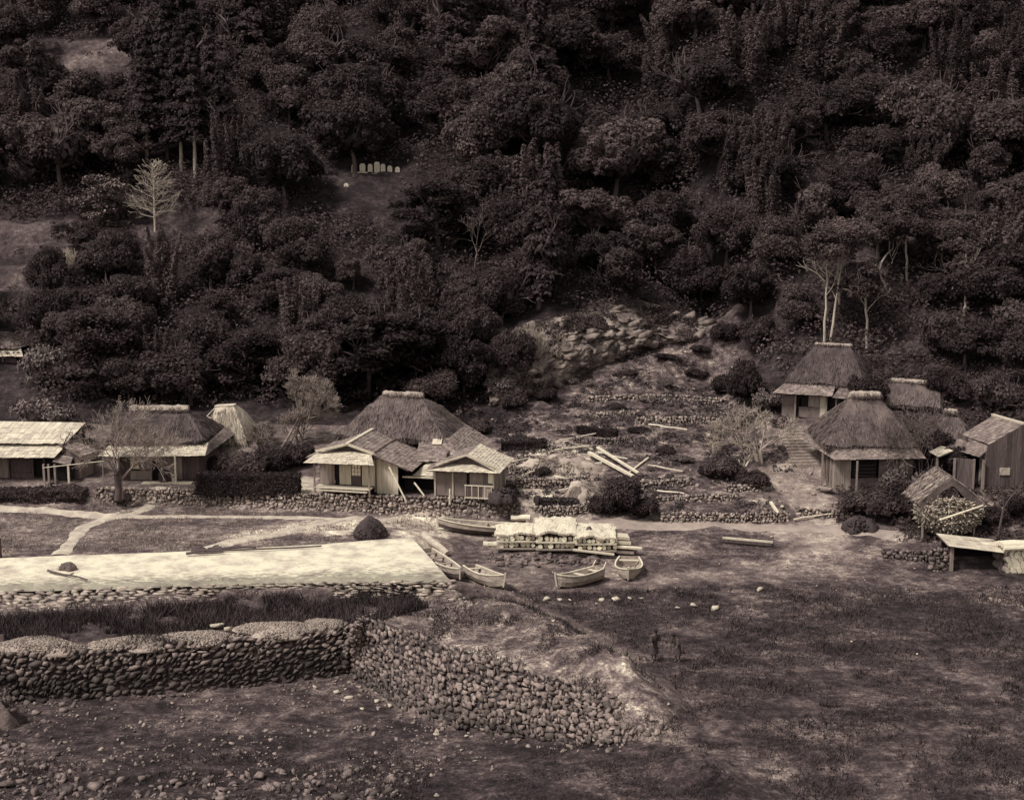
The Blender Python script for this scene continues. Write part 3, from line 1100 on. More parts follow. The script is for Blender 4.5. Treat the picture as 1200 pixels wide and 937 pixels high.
def heap(name, label, cat, base, rx, ry, h_, m, n=500, ss=.06, seed=0, group=None, cone=0.0, straw=0):
    r = np.random.default_rng(seed)
    V, F = ico(4)
    V = V.copy()
    ang = np.arctan2(V[:, 1], V[:, 0])
    wv = 1 + .16 * np.sin(3 * ang + seed) + .1 * np.sin(5 * ang + 2 * seed)
    z = np.clip(V[:, 2], -.15, 1)
    rad = np.hypot(V[:, 0], V[:, 1])
    z = np.where(z > 0, z * (1 - cone) + (1 - rad) * cone, z)
    V = np.stack([V[:, 0] * rx * wv * (1.0), V[:, 1] * ry * wv, (z ** 1.0) * h_], 1)
    V += V / np.linalg.norm(V + 1e-6, axis=1, keepdims=True) * (fbm(V[:, 0] * 1.7 + seed, V[:, 1] * 1.7, seed, 3) * .42 * h_)[:, None]
    a = r.uniform(0, 6.28, n); q = np.sqrt(r.uniform(0, 1, n)) * .98
    X = np.cos(a) * q * rx; Y = np.sin(a) * q * ry
    Zp = (np.sqrt(np.clip(1 - q * q, 0, 1)) * (1 - cone) + (1 - q) * cone) * h_
    C = np.stack([X * (1 + .16 * np.sin(3 * a + seed)), Y * (1 + .16 * np.sin(3 * a + seed)), Zp], 1)
    e = np.eye(3)
    ax = np.tile(e[0], (n, 1)), np.tile(e[1], (n, 1)), np.tile(e[2], (n, 1))
    Vs, Fs = stone_batch(C, *ax, ss * r.uniform(.5, 1.4, (n, 3)), seed)
    Fa = [F, Fs + len(V)]
    Va = np.concatenate([V, Vs])
    if straw:
        a = r.uniform(0, 6.28, straw); q = np.sqrt(r.uniform(0, 1, straw)) * 1.02
        Zs = (np.sqrt(np.clip(1 - q * q, 0, 1)) * (1 - cone) + np.clip(1 - q, 0, 1) * cone) * h_
        pq = np.stack([np.cos(a) * q * rx, np.sin(a) * q * ry, Zs + .02], 1)
        Vt, Ft = strands(pq, np.stack([np.cos(a), np.sin(a) * .8, -.3 - q], 1) + r.normal(0, .6, (straw, 3)), r.uniform(.2, .6, straw), r.uniform(.012, .028, straw), r)
        Fa = [np.concatenate([F, Fs + len(V), Ft + len(Va)])]
        Va = np.concatenate([Va, Vt])
    o = put(name, mesh_data(name, Va, Fa, m, shade=False), loc=base)
    return tag(o, label, cat, group)


hp = [((40, 752), 2.2, 1.2, .40, 'largest rounded heap of pale gravel at the left end of the basin wall'),
      ((150, 752), 1.9, 1.0, .27, 'low spread heap of pale gravel on the basin wall'),
      ((222, 752), 1.7, 1.0, .30, 'low middle heap of pale gravel on the basin wall'),
      ((318, 745), 2.0, 1.1, .38, 'tall rounded heap of pale gravel below the weedy ditch'),
      ((376, 741), 1.2, .9, .30, 'small pointed heap of pale gravel near the corner of the basin wall')]
for i, (pp, a, b, h_, lab) in enumerate(hp):
    q = P(pp[0], pp[1], -.7)
    q[1] = np.interp(q[0], [t[0] for t in WALL_TW], [t[1] for t in WALL_TW]) + b * .8 + .05
    q[2] = hz(q[0], q[1]) - .05
    heap('gravel_heap', lab, 'gravel heap', q, a * .95, b * .9, h_, M['shell'], 1500, .07, i + 3, 'gravel heaps on the basin wall')
q = G(432, 630)
heap('seaweed_heap', 'dark cone of piled seaweed at the back of the quay', 'heap', q + [0, .3, -.05], .82, .75, 1.1, M['soil'], 420, .15, 33, cone=.5, straw=900)
q = G(1008, 622)
heap('soil_heap', 'rounded dark heap of earth beside the path below the hamlet', 'heap', q + [0, .3, -.1], 1.0, .8, .85, M['soil'], 200, .08, 34)

# single pale stones
st = [(640, 703, .28), (655, 703.5, .2), (668, 704, .16), (705, 704, .26), (722, 703, .30), (738, 702, .22), (752, 700.5, .16), (700, 708, .14),
      (796, 713, .26), (813, 711, .30), (838, 714, .32), (890, 692, .3), (648, 728, .16), (783, 826, .2), (255, 735, .42), (268, 738, .3),
      (435, 720, .35), (998, 752, .1), (1074, 767, .14), (916, 594, .22), (965, 592, .18), (905, 572, .2), (1000, 582, .3),
      (600, 838, .12), (512, 861, .16), (548, 863, .14), (700, 858, .14), (410, 818, .22), (442, 822, .2), (395, 812, .25), (425, 830, .2), (455, 828, .25), (370, 806, .18),
      (905, 630, .18), (1050, 634, .2), (577, 492, .16)]
names = ['white stone at the edge of the beach in front of the boats', 'white stone lying in the dark weeds of the mud flat', 'pale stone lying on the bare ground']
for i, (px, py, s_) in enumerate(st):
    q = G(px, py)
    rr = np.random.default_rng(900 + i)
    b = STONES[i % 24][0] * np.array([s_ * rr.uniform(.9, 1.4), s_ * .75, s_ * .45]) * .85
    o = put('loose_stone', mesh_data('loose_stone', b, STONES[i % 24][1], M['stone_pale']), loc=q + np.array([0, 0, s_ * .28]))
    o.rotation_euler = (0, 0, rr.uniform(0, 6))
    if i < 8: lab, g = 'white stone in the broken row along the edge of the beach', 'white stones along the beach edge'
    elif i < 11: lab, g = ['pointed white stone, left of three in the dark weeds', 'white stone, middle of three in the dark weeds',
                           'rounded white stone, right of three in the dark weeds'][i - 8], 'three white stones in the dark weeds'
    elif 23 <= i <= 32: lab, g = 'white stone at the foot of the rubble bank', 'white stones at the foot of the rubble bank'
    else:
        lab = {11: 'white stone at the water line of the beach, behind the weeds', 12: 'small white stone alone below the mounds', 13: 'white stone at the tip of the rubble bank',
               14: 'large pale boulder lying on the wall between gravel heaps', 15: 'smaller pale boulder beside the larger one on the wall', 16: 'long pale boulder at the top corner of the rubble bank',
               17: 'tiny white stone far out in the dark mud', 18: 'white stone in the mud on the right side', 19: 'white stone on the low wall beside the path fork',
               20: 'white stone at the side of the hamlet path', 21: 'white stone at the top of the earth yard', 22: 'white stone by the corner of the thatched house with open shutter',
               33: 'white stone beside the beached plank punt', 34: 'flat white stone on the path before the brushwood pile', 35: 'white stone in the field behind the small plank hut'}[i]
        g = 'single pale stones on the shore'
    tag(o, lab, 'stone', g)

# ------------------------------------------------------------------ boats


def boat(label, p_bow, p_stern, beam, dep, thw=3, group='small boats drawn up on the beach', dark=False, name='rowing_boat', roll=0.0, post=False):
    pb, ps = np.array(p_bow, float), np.array(p_stern, float)
    L = np.linalg.norm((pb - ps)[:2])
    ax = (pb - ps); ax[2] = 0; ax /= np.linalg.norm(ax)
    sx = np.array([-ax[1], ax[0], 0]); uz = np.array([0, 0, 1.])
    sx, uz = sx * math.cos(roll) + uz * math.sin(roll), uz * math.cos(roll) - sx * math.sin(roll)
    root = thing(name, label, 'boat', (pb + ps) / 2, group)
    n = 17
    t = np.linspace(0, 1, n)
    hb = beam / 2 * np.where(t < .45, .72 + .28 * np.sin(t / .45 * math.pi / 2), np.cos(np.clip((t - .45) / .55, 0, 1) * math.pi / 2) ** .62)
    hb = np.maximum(hb, .03)
    sh = dep * (1 + .22 * (1 - t) ** 2 + .65 * np.clip(t - .4, 0, 1) ** 2 / .36 * .8)
    ke = dep * (.10 * (1 - t) ** 2 + .75 * np.clip(t - .72, 0, 1) ** 2 / .0784 * .55)
    ke = np.minimum(ke, sh - .03)

    def sec(inset):
        rows = []
        for i in range(n):
            b, s_, k_ = max(hb[i] - inset, .008), sh[i], ke[i] + (.04 if inset else 0)
            pr = [(-b, s_), (-b * .93, k_ + (s_ - k_) * .45), (-b * .62, k_), (0, k_ - (.02 if not inset else 0)), (b * .62, k_), (b * .93, k_ + (s_ - k_) * .45), (b, s_)]
            x = ps + ax * (t[i] * L + (.12 * L * max(0, t[i] - .7) / .3 if False else 0))
            rows.append([x * [1, 1, 0] + [0, 0, ps[2] * (1 - t[i]) + pb[2] * t[i]] + sx * y + uz * z for y, z in pr])
        return np.array(rows)

    o_, i_ = sec(0), sec(.045)
    V = np.concatenate([o_.reshape(-1, 3), i_.reshape(-1, 3)])
    F = []
    N = n * 7
    for i in range(n - 1):
        for j in range(6):
            a = i * 7 + j
            F.append((a, a + 1, a + 8, a + 7))
            F.append((N + a, N + a + 7, N + a + 8, N + a + 1))
        for j in (0, 6):
            a = i * 7 + j
            F.append((a, a + 7, N + a + 7, N + a))
    for j in range(6):
        F.append((j, N + j, N + j + 1, j + 1))
        a = (n - 1) * 7 + j
        F.append((a, a + 1, N + a + 1, N + a))
    F.append((0, 1, 2, 3)); F.append((3, 4, 5, 6)); F.append((0, 3, 6))
    hb_ = MB().add(V, F).build('hull', M['boat'], root)
    hb_.data.materials.append(M['boat_dark'])
    _mi = np.zeros(len(F), np.int32)
    for _k, _f in enumerate(F):                       # bottom planks are tarred
        if all(v < N for v in _f) and len(_f) == 4 and sorted(v % 7 for v in _f)[0] in ((1, 2, 3, 4) if dark else (2, 3)) and sorted(v % 7 for v in _f)[-1] <= (5 if dark else 4): _mi[_k] = 1
    hb_.data.polygons.foreach_set('material_index', _mi)
    for side in (0, 6):
        g = MB()
        for i in range(n - 1):
            g.bar(o_[i, side] + uz * .015, o_[i + 1, side] + uz * .015, .075, .05)
        g.build('gunwale', M['pole'], root)
    g = MB()
    g.bar(o_[-1, 3] - uz * .05 + ax * .02, o_[-1, 0] * .5 + o_[-1, 6] * .5 + uz * .14 + ax * .10, .07, .09)
    g.build('stem_post', M['plank_pale'], root)
    g = MB()
    g.slab([o_[0, 0] - ax * .02 + uz * .03, o_[0, 6] - ax * .02 + uz * .03, o_[0, 4] - ax * .02, o_[0, 2] - ax * .02], .05, nrm=ax)
    g.build('transom', M['plank'], root)
    for k in range(thw):
        i = int(2 + k * (n - 6) / max(1, thw - 1)) if thw > 1 else 6
        g = MB()
        a, b2 = i_[i, 0] * .85 + i_[i, 2] * .15, i_[i, 6] * .85 + i_[i, 4] * .15
        g.bar(a, b2, .2, .045)
        g.build('thwart', M['plank_pale'] if not dark else M['plank'], root)
    g = MB()
    for s_ in (-.25, 0, .25):
        g.bar(i_[2, 3] + sx * s_ * beam * .7 + uz * .05, i_[n - 6, 3] + sx * s_ * beam * .5 + uz * .05, .16, .025)
    g.build('floor_boards', M['plank'], root)
    if post:
        for q in (0, 6):
            g = MB()
            g.bar(o_[1, q] - uz * .1, o_[0, q] + uz * .32 - ax * .15, .06)
            g.build('stern_post', M['plank_pale'], root)
    return root


def gz(p, lift=0.0): return np.array([p[0], p[1], hz(p[0], p[1]) + lift])


boat('long low dark-bottomed boat lying behind the roofed log stacks', gz(P(514, 622, -.5), .0), gz(P(640, 627, -.6), -.04), 1.25, .45, 4, dark=True, name='long_boat')
boat('narrow open boat moored tight along the side wall of the quay', gz(P(539, 684, -1.05)), gz(P(500, 656, -1.0), -.05), .95, .45, 4, dark=True)
boat('small pale boat with pointed bow, second from the quay', gz(P(589, 693, -1.1), .02), gz(P(549, 676, -1.1), .02), 1.15, .5, 2, roll=-.12)
boat('small boat with raised stern posts in front of the roofed log stacks', gz(P(653, 690, -1.1), .02), gz(P(703, 678, -1.05), .02), 1.2, .5, 3, roll=.10, post=True)
boat('small blunt pale boat with its bow to the water, right of the log stacks', gz(P(736, 681, -1.08), .0), gz(P(737, 664, -1.0), .0), 1.45, .46, 2)

q0, q1 = gz(P(846, 633, -.6), .05), gz(P(905, 640, -.75), .05)
pt = thing('plank_punt', 'narrow flat plank punt lying alone on the beach', 'boat', (q0 + q1) / 2)
b = MB(); b.bar(q0, q1, .5, .10); b.build('hull', M['plank_dark'], pt)
for s_ in (-1, 1):
    d = (q1 - q0) / np.linalg.norm(q1 - q0); sd2 = np.array([-d[1], d[0], 0]) * .25 * s_
    b = MB(); b.bar(q0 + sd2 + [0, 0, .08], q1 + sd2 + [0, 0, .08], .06, .16); b.build('side_board', M['pole'] if s_ > 0 else M['plank_dark'], pt)
q0, q1 = gz(P(496, 644, -.95), .20), gz(P(524, 651, -.95), .18)
lg = MB().tube(q0, q1, .22, .19, 12, .03, 5).build('thick_log', M['straw_p'], loc=(q0 + q1) / 2)
tag(lg, 'thick pale cut log lying between the quay boat and the log stacks', 'log')

# ------------------------------------------------------------------ the roofed log stacks on the beach
def log_mesh(name, L, rad, n=9):
    V, F = [], []
    for x in (-L / 2, L / 2):
        for i in range(n):
            a = 6.2832 * i / n
            rr = rad * random.uniform(.88, 1.1)
            V.append((rr * math.cos(a), x, rr * math.sin(a)))
    side = [(i, (i + 1) % n, n + (i + 1) % n, n + i) for i in range(n)]
    caps = [tuple(range(n)), tuple(range(2 * n - 1, n - 1, -1))]
    me = bpy.data.meshes.new(name)
    me.from_pydata(V, [], side + caps)
    me.materials.append(M['log']); me.materials.append(M['log_end'])
    me.polygons.foreach_set('material_index', [0] * n + [1, 1])
    return me


LOGS = [log_mesh('log', 1.7, .115 + .015 * k, 12) for k in range(3)]
stk = [('left', (583, 647), 2.15, .00, .00), ('middle', (629, 648), 2.2, .10, .16), ('right', (675, 650), 2.2, .02, .02)]
for nm, pp, wd, dz, ext in stk:
    o = G(*pp)
    z = o[2] + .24
    for tier in range(2):
        # bearer board
        p0 = np.array([o[0] - .05, o[1], z])
        b = MB()
        nb = 5
        for k in range(nb):
            yy = -.12 + k * .40
            b.bar(p0 + [0, yy, .03 + random.uniform(0, .02)], p0 + [wd + .1, yy, .03 + random.uniform(0, .03)], .34, .08)
        b = b.build('bearer_boards', M['plank_pale'] if tier else M['plank'], loc=p0)
        tag(b, f'boards under the {"upper" if tier else "lower"} row of logs in the {nm} roofed stack', 'boards', 'boards of the roofed log stacks')
        z += .07
        for row in range(1):
            x = o[0] + .08
            while x < o[0] + wd - .08:
                k = random.randrange(3)
                rr = .115 + .015 * k
                ob = bpy.data.objects.new('log', LOGS[k]); COL.objects.link(ob)
                ob.location = (x + rr, o[1] + .70 + random.uniform(-.12, .12), z + rr + random.uniform(0, .05))
                ob.rotation_euler = (0, random.uniform(0, 6), random.uniform(-.05, .05))
                tag(ob, f'short round log, end-on, in the {"upper" if tier else "lower"} row of the {nm} roofed stack', 'log', f'logs in the {"upper" if tier else "lower"} row of the {nm} stack')
                x += 2 * rr + random.uniform(.0, .05)
        z += .33
    z += dz
    # sloping cover of straw matting
    n_, m_ = 18, 12
    V = []
    for j in range(m_ + 1):
        for i in range(n_ + 1):
            u, v = i / n_, j / m_
            xx = o[0] - .1 + u * (wd + .2)
            yy = o[1] - .18 + v * (2.0 + ext)
            zz = z + .10 + .20 * math.sin(v * 2.4) + ext * 1.3 * v + .24 * float(fbm(np.array([xx * 1.6]), np.array([yy * 2.2]), 4, 3)[0]) - .06 * (abs(2 * u - 1) ** 6 + (1 - v) ** 8)
            yy += .30 * float(fbm(np.array([xx * 2.2]), np.array([v * 3]), 6, 2)[0]) * (1 - v)
            xx += .16 * float(vnoise(np.array([yy * 2.6]), np.array([u * 2]), 7)[0]) * abs(2 * u - 1)
            V.append((xx, yy, zz))
    nt = len(V)
    V = np.array(V)
    V = np.concatenate([V, V - [0, 0, .11]])
    F = []
    for j in range(m_):
        for i in range(n_):
            a = j * (n_ + 1) + i
            F.append((a, a + 1, a + n_ + 2, a + n_ + 1)); F.append((nt + a, nt + a + n_ + 1, nt + a + n_ + 2, nt + a + 1))
    for i in range(n_):
        F.append((i, nt + i, nt + i + 1, i + 1)); a = m_ * (n_ + 1) + i; F.append((a, a + 1, nt + a + 1, nt + a))
    for j in range(m_):
        a = j * (n_ + 1); F.append((a, a + n_ + 1, nt + a + n_ + 1, nt + a)); a += n_; F.append((a, nt + a, nt + a + n_ + 1, a + n_ + 1))
    base = np.array([o[0] + wd / 2, o[1] + .7, z])
    cv = MB().add(V, F).build('straw_cover', M['mat'], loc=base)
    ii = RNG.integers(0, nt, 320)
    ii[:200] = RNG.integers(0, n_ + 1, 200)
    Vt, Ft = strands(V[:nt][ii] + RNG.normal(0, .05, (320, 3)) * [1, 1, .1] + [0, 0, .02], RNG.normal(0, 1, (320, 3)) * [.5, .6, .05] + [0, -.8, -.16], RNG.uniform(.1, .28, 320), RNG.uniform(.01, .022, 320))
    child_np('straw', Vt, Ft, M['straw_p'], cv)
    tag(cv, {'left': 'flat pale straw cover on the left roofed log stack', 'middle': 'highest pale straw cover, steep and bright, on the middle log stack',
             'right': 'sagging pale straw cover on the right roofed log stack'}[nm], 'cover', 'straw covers of the log stacks')
    if nm == 'right':
        q = np.array([o[0] + .75, o[1] + .5, z + .28])
        heap('clay_pot', 'small dark pot standing on the straw cover of the right stack', 'pot', q - [0, 0, .12], .16, .16, .3, M['basket'], 10, .03, 5)
        e0 = np.array([o[0] + wd + .12, o[1] + .35, 0]); e0[2] = hz(e0[0], e0[1])
        ch = thing('bundled_boards', 'low bundle of pale boards at the right end of the log stacks', 'boards', e0)
        for k in range(4):
            b = MB(); b.bar(e0 + [-.05, .1 * k, .22 + .24 * k], e0 + [.95 - .1 * k, .15 * k - .1, .18 + .23 * k], .9, .15); b.build('board', M['plank_pale' if k > 1 else 'plank'], ch)
        b = MB().bar(e0 + [.0, -.35, .50], e0 + [1.35, -.45, .42], .3, .10).build('plank', M['pole'], loc=e0)
        tag(b, 'pale plank sticking out to the right of the log stacks', 'plank')
        b = MB().bar(np.array([o[0] - .2, o[1] - .4, hz(o[0], o[1]) + .42]), np.array([o[0] + 2.1, o[1] - .5, hz(o[0] + 2, o[1]) + .2]), .26, .07).build('plank', M['plank_pale'], loc=o)
        tag(b, 'pale plank leaning aslant across the foot of the right stack', 'plank')
# dark rubble at the foot of the stacks
C = []
for k in range(120):
    q = G(RNG.uniform(572, 700), RNG.normal(656, 4)); C.append(q + [0, 0, .04])
C = np.array(C); e = np.eye(3); n = len(C)
Vs, Fs = stone_batch(C, np.tile(e[0], (n, 1)), np.tile(e[1], (n, 1)), np.tile(e[2], (n, 1)), RNG.uniform(.08, .26, (n, 3)) * [1.4, 1, .7], 77)
tag(put('rubble', mesh_data('rubble', Vs, Fs, M['stone_dark'])), 'low dark rubble lying in front of the roofed log stacks', 'rubble', kind='stuff')

# pale cordwood at the right edge of the picture
e0 = G(1176, 672)
for k in range(4):
    for i in range(9):
        ob = bpy.data.objects.new('log', LOGS[2]); COL.objects.link(ob)
        ob.scale = (1.5, .7, 1.5)
        ob.location = (e0[0] + .15 + i * .33 + .16 * (k % 2), e0[1] + .7, e0[2] + .16 + k * .30)
        ob.rotation_euler = (random.uniform(-.1, .1), random.uniform(0, 6), .25 + random.uniform(-.1, .1))
        tag(ob, 'thick white log end-on in the cordwood pile at the right edge, beside the shelter', 'log', 'logs of the cordwood pile at the right edge')
b = MB()
for k in range(5):
    b.tube(e0 + [-.05, .05 + .33 * k, 1.38 + .12 * math.sin(k)], e0 + [3.2, .15 + .33 * k, 1.45 + .12 * math.sin(k)], .15, .14, 8, .04, 4)
b = b.build('pole_cover', M['mat'], loc=e0 + [1.5, .7, 1.3])
tag(b, 'pale round bundles laid across the cordwood pile at the right edge', 'bundle')

# ------------------------------------------------------------------ houses


class Fr:
    """a house's own axes: u along its front, v into its depth, h up"""

    def __init__(self, o, deg=0.0):
        self.o = np.array(o, float)
        a = R(deg)
        self.u = np.array([math.cos(a), -math.sin(a), 0]); self.v = np.array([math.sin(a), math.cos(a), 0])

    def __call__(self, u, v, h): return self.o + self.u * u + self.v * v + np.array([0, 0, h])


def boards(name, fr, a, b, h0, h1, m, parent, bw=.2, th=.035, top=None, out=None):
    """a wall of upright boards from (u,v) a to (u,v) b"""
    mb = MB()
    a, b = np.array(a, float), np.array(b, float)
    L = np.linalg.norm(b - a)
    n = max(1, int(round(L / bw)))
    d = (b - a) / L
    nr = np.array([d[1], -d[0]])
    for i in range(n):
        s0, s1 = L * i / n + .004, L * (i + 1) / n - .004
        o = random.uniform(0, .02)
        hh = h1 if top is None else h1 + top((s0 + s1) / 2 / L)
        t_ = random.uniform(-.02, .02)
        q = []
        for h in (h0 + random.uniform(0, .03), hh + t_):
            for s_, k in ((s0, o), (s1, o), (s1, o - th), (s0, o - th)):
                p = a + d * s_ + nr * k
                q.append(fr(p[0], p[1], h))
        mb.box8(q[:4], q[4:])
    return mb.build(name, m, parent)


def panel(name, fr, a, b, h0, h1, m, parent, th=.05, off=0.0):
    a, b = np.array(a, float), np.array(b, float)
    d = (b - a) / np.linalg.norm(b - a)
    nr = np.array([d[1], -d[0]])
    q = []
    for h in (h0, h1):
        for p in (a + nr * off, b + nr * off, b + nr * (off - th), a + nr * (off - th)):
            q.append(fr(p[0], p[1], h))
    return MB().box8(q[:4], q[4:]).build(name, m, parent)


def post(fr, u, v, h0, h1, m, parent, r=.06, name='post'):
    return MB().bar(fr(u, v, h0), fr(u, v, h1), r * 2, r * 2, up=(0, 1, 0)).build(name, m, parent)


def lattice_window(fr, a, b, h0, h1, parent, paper='paper', nx=3, ny=3):
    f = panel('window', fr, a, b, h0, h1, M[paper], parent, .02, .035)
    mb = MB()
    a, b = np.array(a, float), np.array(b, float)
    d = (b - a) / np.linalg.norm(b - a); nr = np.array([d[1], -d[0]])
    for i in range(nx + 1):
        p = a + (b - a) * i / nx + nr * .05
        mb.bar(fr(p[0], p[1], h0), fr(p[0], p[1], h1), .03, .02, up=(0, 1, 0))
    for j in range(ny + 1):
        h = h0 + (h1 - h0) * j / ny
        p, q = a + nr * .055, b + nr * .055
        mb.bar(fr(p[0], p[1], h), fr(q[0], q[1], h), .028, .02)
    mb.build('frame', M['beam'], f)
    return f


def grid_face(q, nu, nv, amp, seed, sag=0.0):
    """bilinear patch q = 4 corners (eave a, eave b, top b, top a)"""
    q = [np.array(p, float) for p in q]
    V = []
    for j in range(nv + 1):
        t = j / nv
        for i in range(nu + 1):
            s = i / nu
            V.append((q[0] * (1 - s) + q[1] * s) * (1 - t) + (q[3] * (1 - s) + q[2] * s) * t + [0, 0, sag * 4 * t * (1 - t)])
    V = np.array(V)
    V[:, 2] += amp * fbm(V[:, 0] * 1.3 + V[:, 1] * .3, V[:, 1] * 1.3 + V[:, 2], seed, 3)
    F = [(j * (nu + 1) + i, j * (nu + 1) + i + 1, (j + 1) * (nu + 1) + i + 1, (j + 1) * (nu + 1) + i) for j in range(nv) for i in range(nu)]
    return V, F


def thatch(name, fr, u0, u1, v0, v1, he, r0, r1, rv, hr, parent, m='thatch', straw='straw_d', th=.38, ridge='ridge', seed=0, sag=.10, fuzz=70, rv1=None, cap=.24):
    """hipped thatch: eaves u0..u1 x v0..v1 at he, ridge r0..r1 at rv and hr"""
    rv1 = rv if rv1 is None else rv1
    A, B, C_, D = (u0, v0), (u1, v0), (u1, v1), (u0, v1)
    faces = [(fr(*A, he), fr(*B, he), fr(r1, rv1, hr), fr(r0, rv, hr)), (fr(*B, he), fr(*C_, he), fr(r1, rv1, hr), fr(r1, rv1, hr)),
             (fr(*C_, he), fr(*D, he), fr(r0, rv, hr), fr(r1, rv1, hr)), (fr(*D, he), fr(*A, he), fr(r0, rv, hr), fr(r0, rv, hr))]
    mb = MB()
    SV, SD, SL = [], [], []
    r = np.random.default_rng(seed + 500)
    for q in faces:
        w_ = np.linalg.norm(q[1] - q[0])
        V, F = grid_face(q, max(6, int(w_ / .3)), 12, .30, seed, sag)
        mb.add(V, F)
        nrm = np.cross(q[1] - q[0], q[3] - q[0] + 1e-6); nrm /= np.linalg.norm(nrm)
        if nrm[2] < 0: nrm = -nrm
        sl = np.linalg.norm((q[2] + q[3]) / 2 - (q[0] + q[1]) / 2)
        n = int(w_ * sl * fuzz * .7)
        a, t = r.uniform(0, 1, n), 1 - np.sqrt(r.uniform(0, 1, n))
        p = (q[0] * (1 - a[:, None]) + q[1] * a[:, None]) * (1 - t[:, None]) + (q[3] * (1 - a[:, None]) + q[2] * a[:, None]) * t[:, None]
        p[:, 2] += sag * 4 * t * (1 - t) + .30 * fbm(p[:, 0] * 1.3 + p[:, 1] * .3, p[:, 1] * 1.3 + p[:, 2], seed, 3)
        dn = (q[0] + q[1]) / 2 - (q[2] + q[3]) / 2; dn /= np.linalg.norm(dn)
        SV.append(p + nrm * .01); SD.append(dn + nrm * r.uniform(.02, .22, (n, 1)) + r.normal(0, .12, (n, 3))); SL.append(r.uniform(.15, .55, n))
        # thick cut eave
        k = int(w_ / .2)
        s_ = np.linspace(0, 1, k + 1)[:, None]
        e = q[0] * (1 - s_) + q[1] * s_
        e[:, 2] += .30 * fbm(e[:, 0] * 1.3 + e[:, 1] * .3, e[:, 1] * 1.3 + e[:, 2], seed, 3)
        inn = np.array([nrm[0], nrm[1], 0]); inn /= np.linalg.norm(inn) + 1e-9
        lo = e - [0, 0, th] - inn * .12 + np.array([0, 0, 1]) * r.uniform(-.03, .03, (k + 1, 1))
        c2 = lo - inn * .7 + [0, 0, .1]
        Vv = np.concatenate([e, lo, c2])
        Ff = [(i, k + 1 + i, k + 2 + i, i + 1) for i in range(k)] + [(k + 1 + i, 2 * k + 2 + i, 2 * k + 3 + i, k + 2 + i) for i in range(k)]
        mb.add(Vv, Ff)
        n2 = int(w_ * 45)
        a = r.uniform(0, 1, n2)[:, None]
        p = q[0] * (1 - a) + q[1] * a
        SV.append(p - inn * .05 - np.array([0, 0, 1]) * r.uniform(.0, th * .8, (n2, 1))); SD.append(np.tile(dn, (n2, 1)) + r.normal(0, .2, (n2, 3))); SL.append(r.uniform(.1, .3, n2))
    o = mb.build(name, M[m], parent)
    SV, SD, SL = np.concatenate(SV), np.concatenate(SD), np.concatenate(SL)
    V, F = strands(SV, SD, SL, r.uniform(.012, .03, len(SV)), r)
    child_np('straw', V, F, M[straw], o)
    # ridge roll
    if ridge:
        a, b = fr(r0 - .15, rv, hr + .05), fr(r1 + .15, rv1, hr + .05)
        n, k = 22, 10
        ax = (b - a) / np.linalg.norm(b - a); sx = np.cross(ax, (0, 0, 1)); sx /= np.linalg.norm(sx)
        V, F = [], []
        for i in range(n + 1):
            cc = a + (b - a) * i / n
            rr = cap * (1 + .25 * vnoise(np.array([i * .6]), np.array([seed * 1.])) [0]) * (.75 if i in (0, n) else 1)
            for j in range(k):
                an = 6.2832 * j / k
                V.append(cc + sx * math.cos(an) * rr * 1.5 + np.array([0, 0, math.sin(an) * rr - .03]) + r.normal(0, .015, 3))
        for i in range(n):
            for j in range(k):
                F.append((i * k + j, i * k + (j + 1) % k, (i + 1) * k + (j + 1) % k, (i + 1) * k + j))
        F += [tuple(range(k)), tuple(range(n * k + k - 1, n * k - 1, -1))]
        rd = MB().add(V, F).build('ridge_cap', M[ridge], o)
        n = 320
        tq = r.uniform(0, 1, (n, 1)); an = r.uniform(-.3, 3.4, n)
        pq = a + (b - a) * tq + sx * (np.cos(an) * cap * 1.45)[:, None] + np.array([0, 0, 1]) * (np.sin(an) * cap * .95 - .02)[:, None]
        V, F = strands(pq, sx * np.cos(an)[:, None] + np.array([0, 0, -.7]) + r.normal(0, .3, (n, 3)) + ax * r.normal(0, .3, (n, 1)), r.uniform(.15, .4, n), r.uniform(.012, .026, n), r)
        o2_ = np.array(parent.matrix_basis.translation)
        sw = put('ridge_straw', mesh_data('ridge_straw', V - o2_, F, M[straw]), o)
    return o


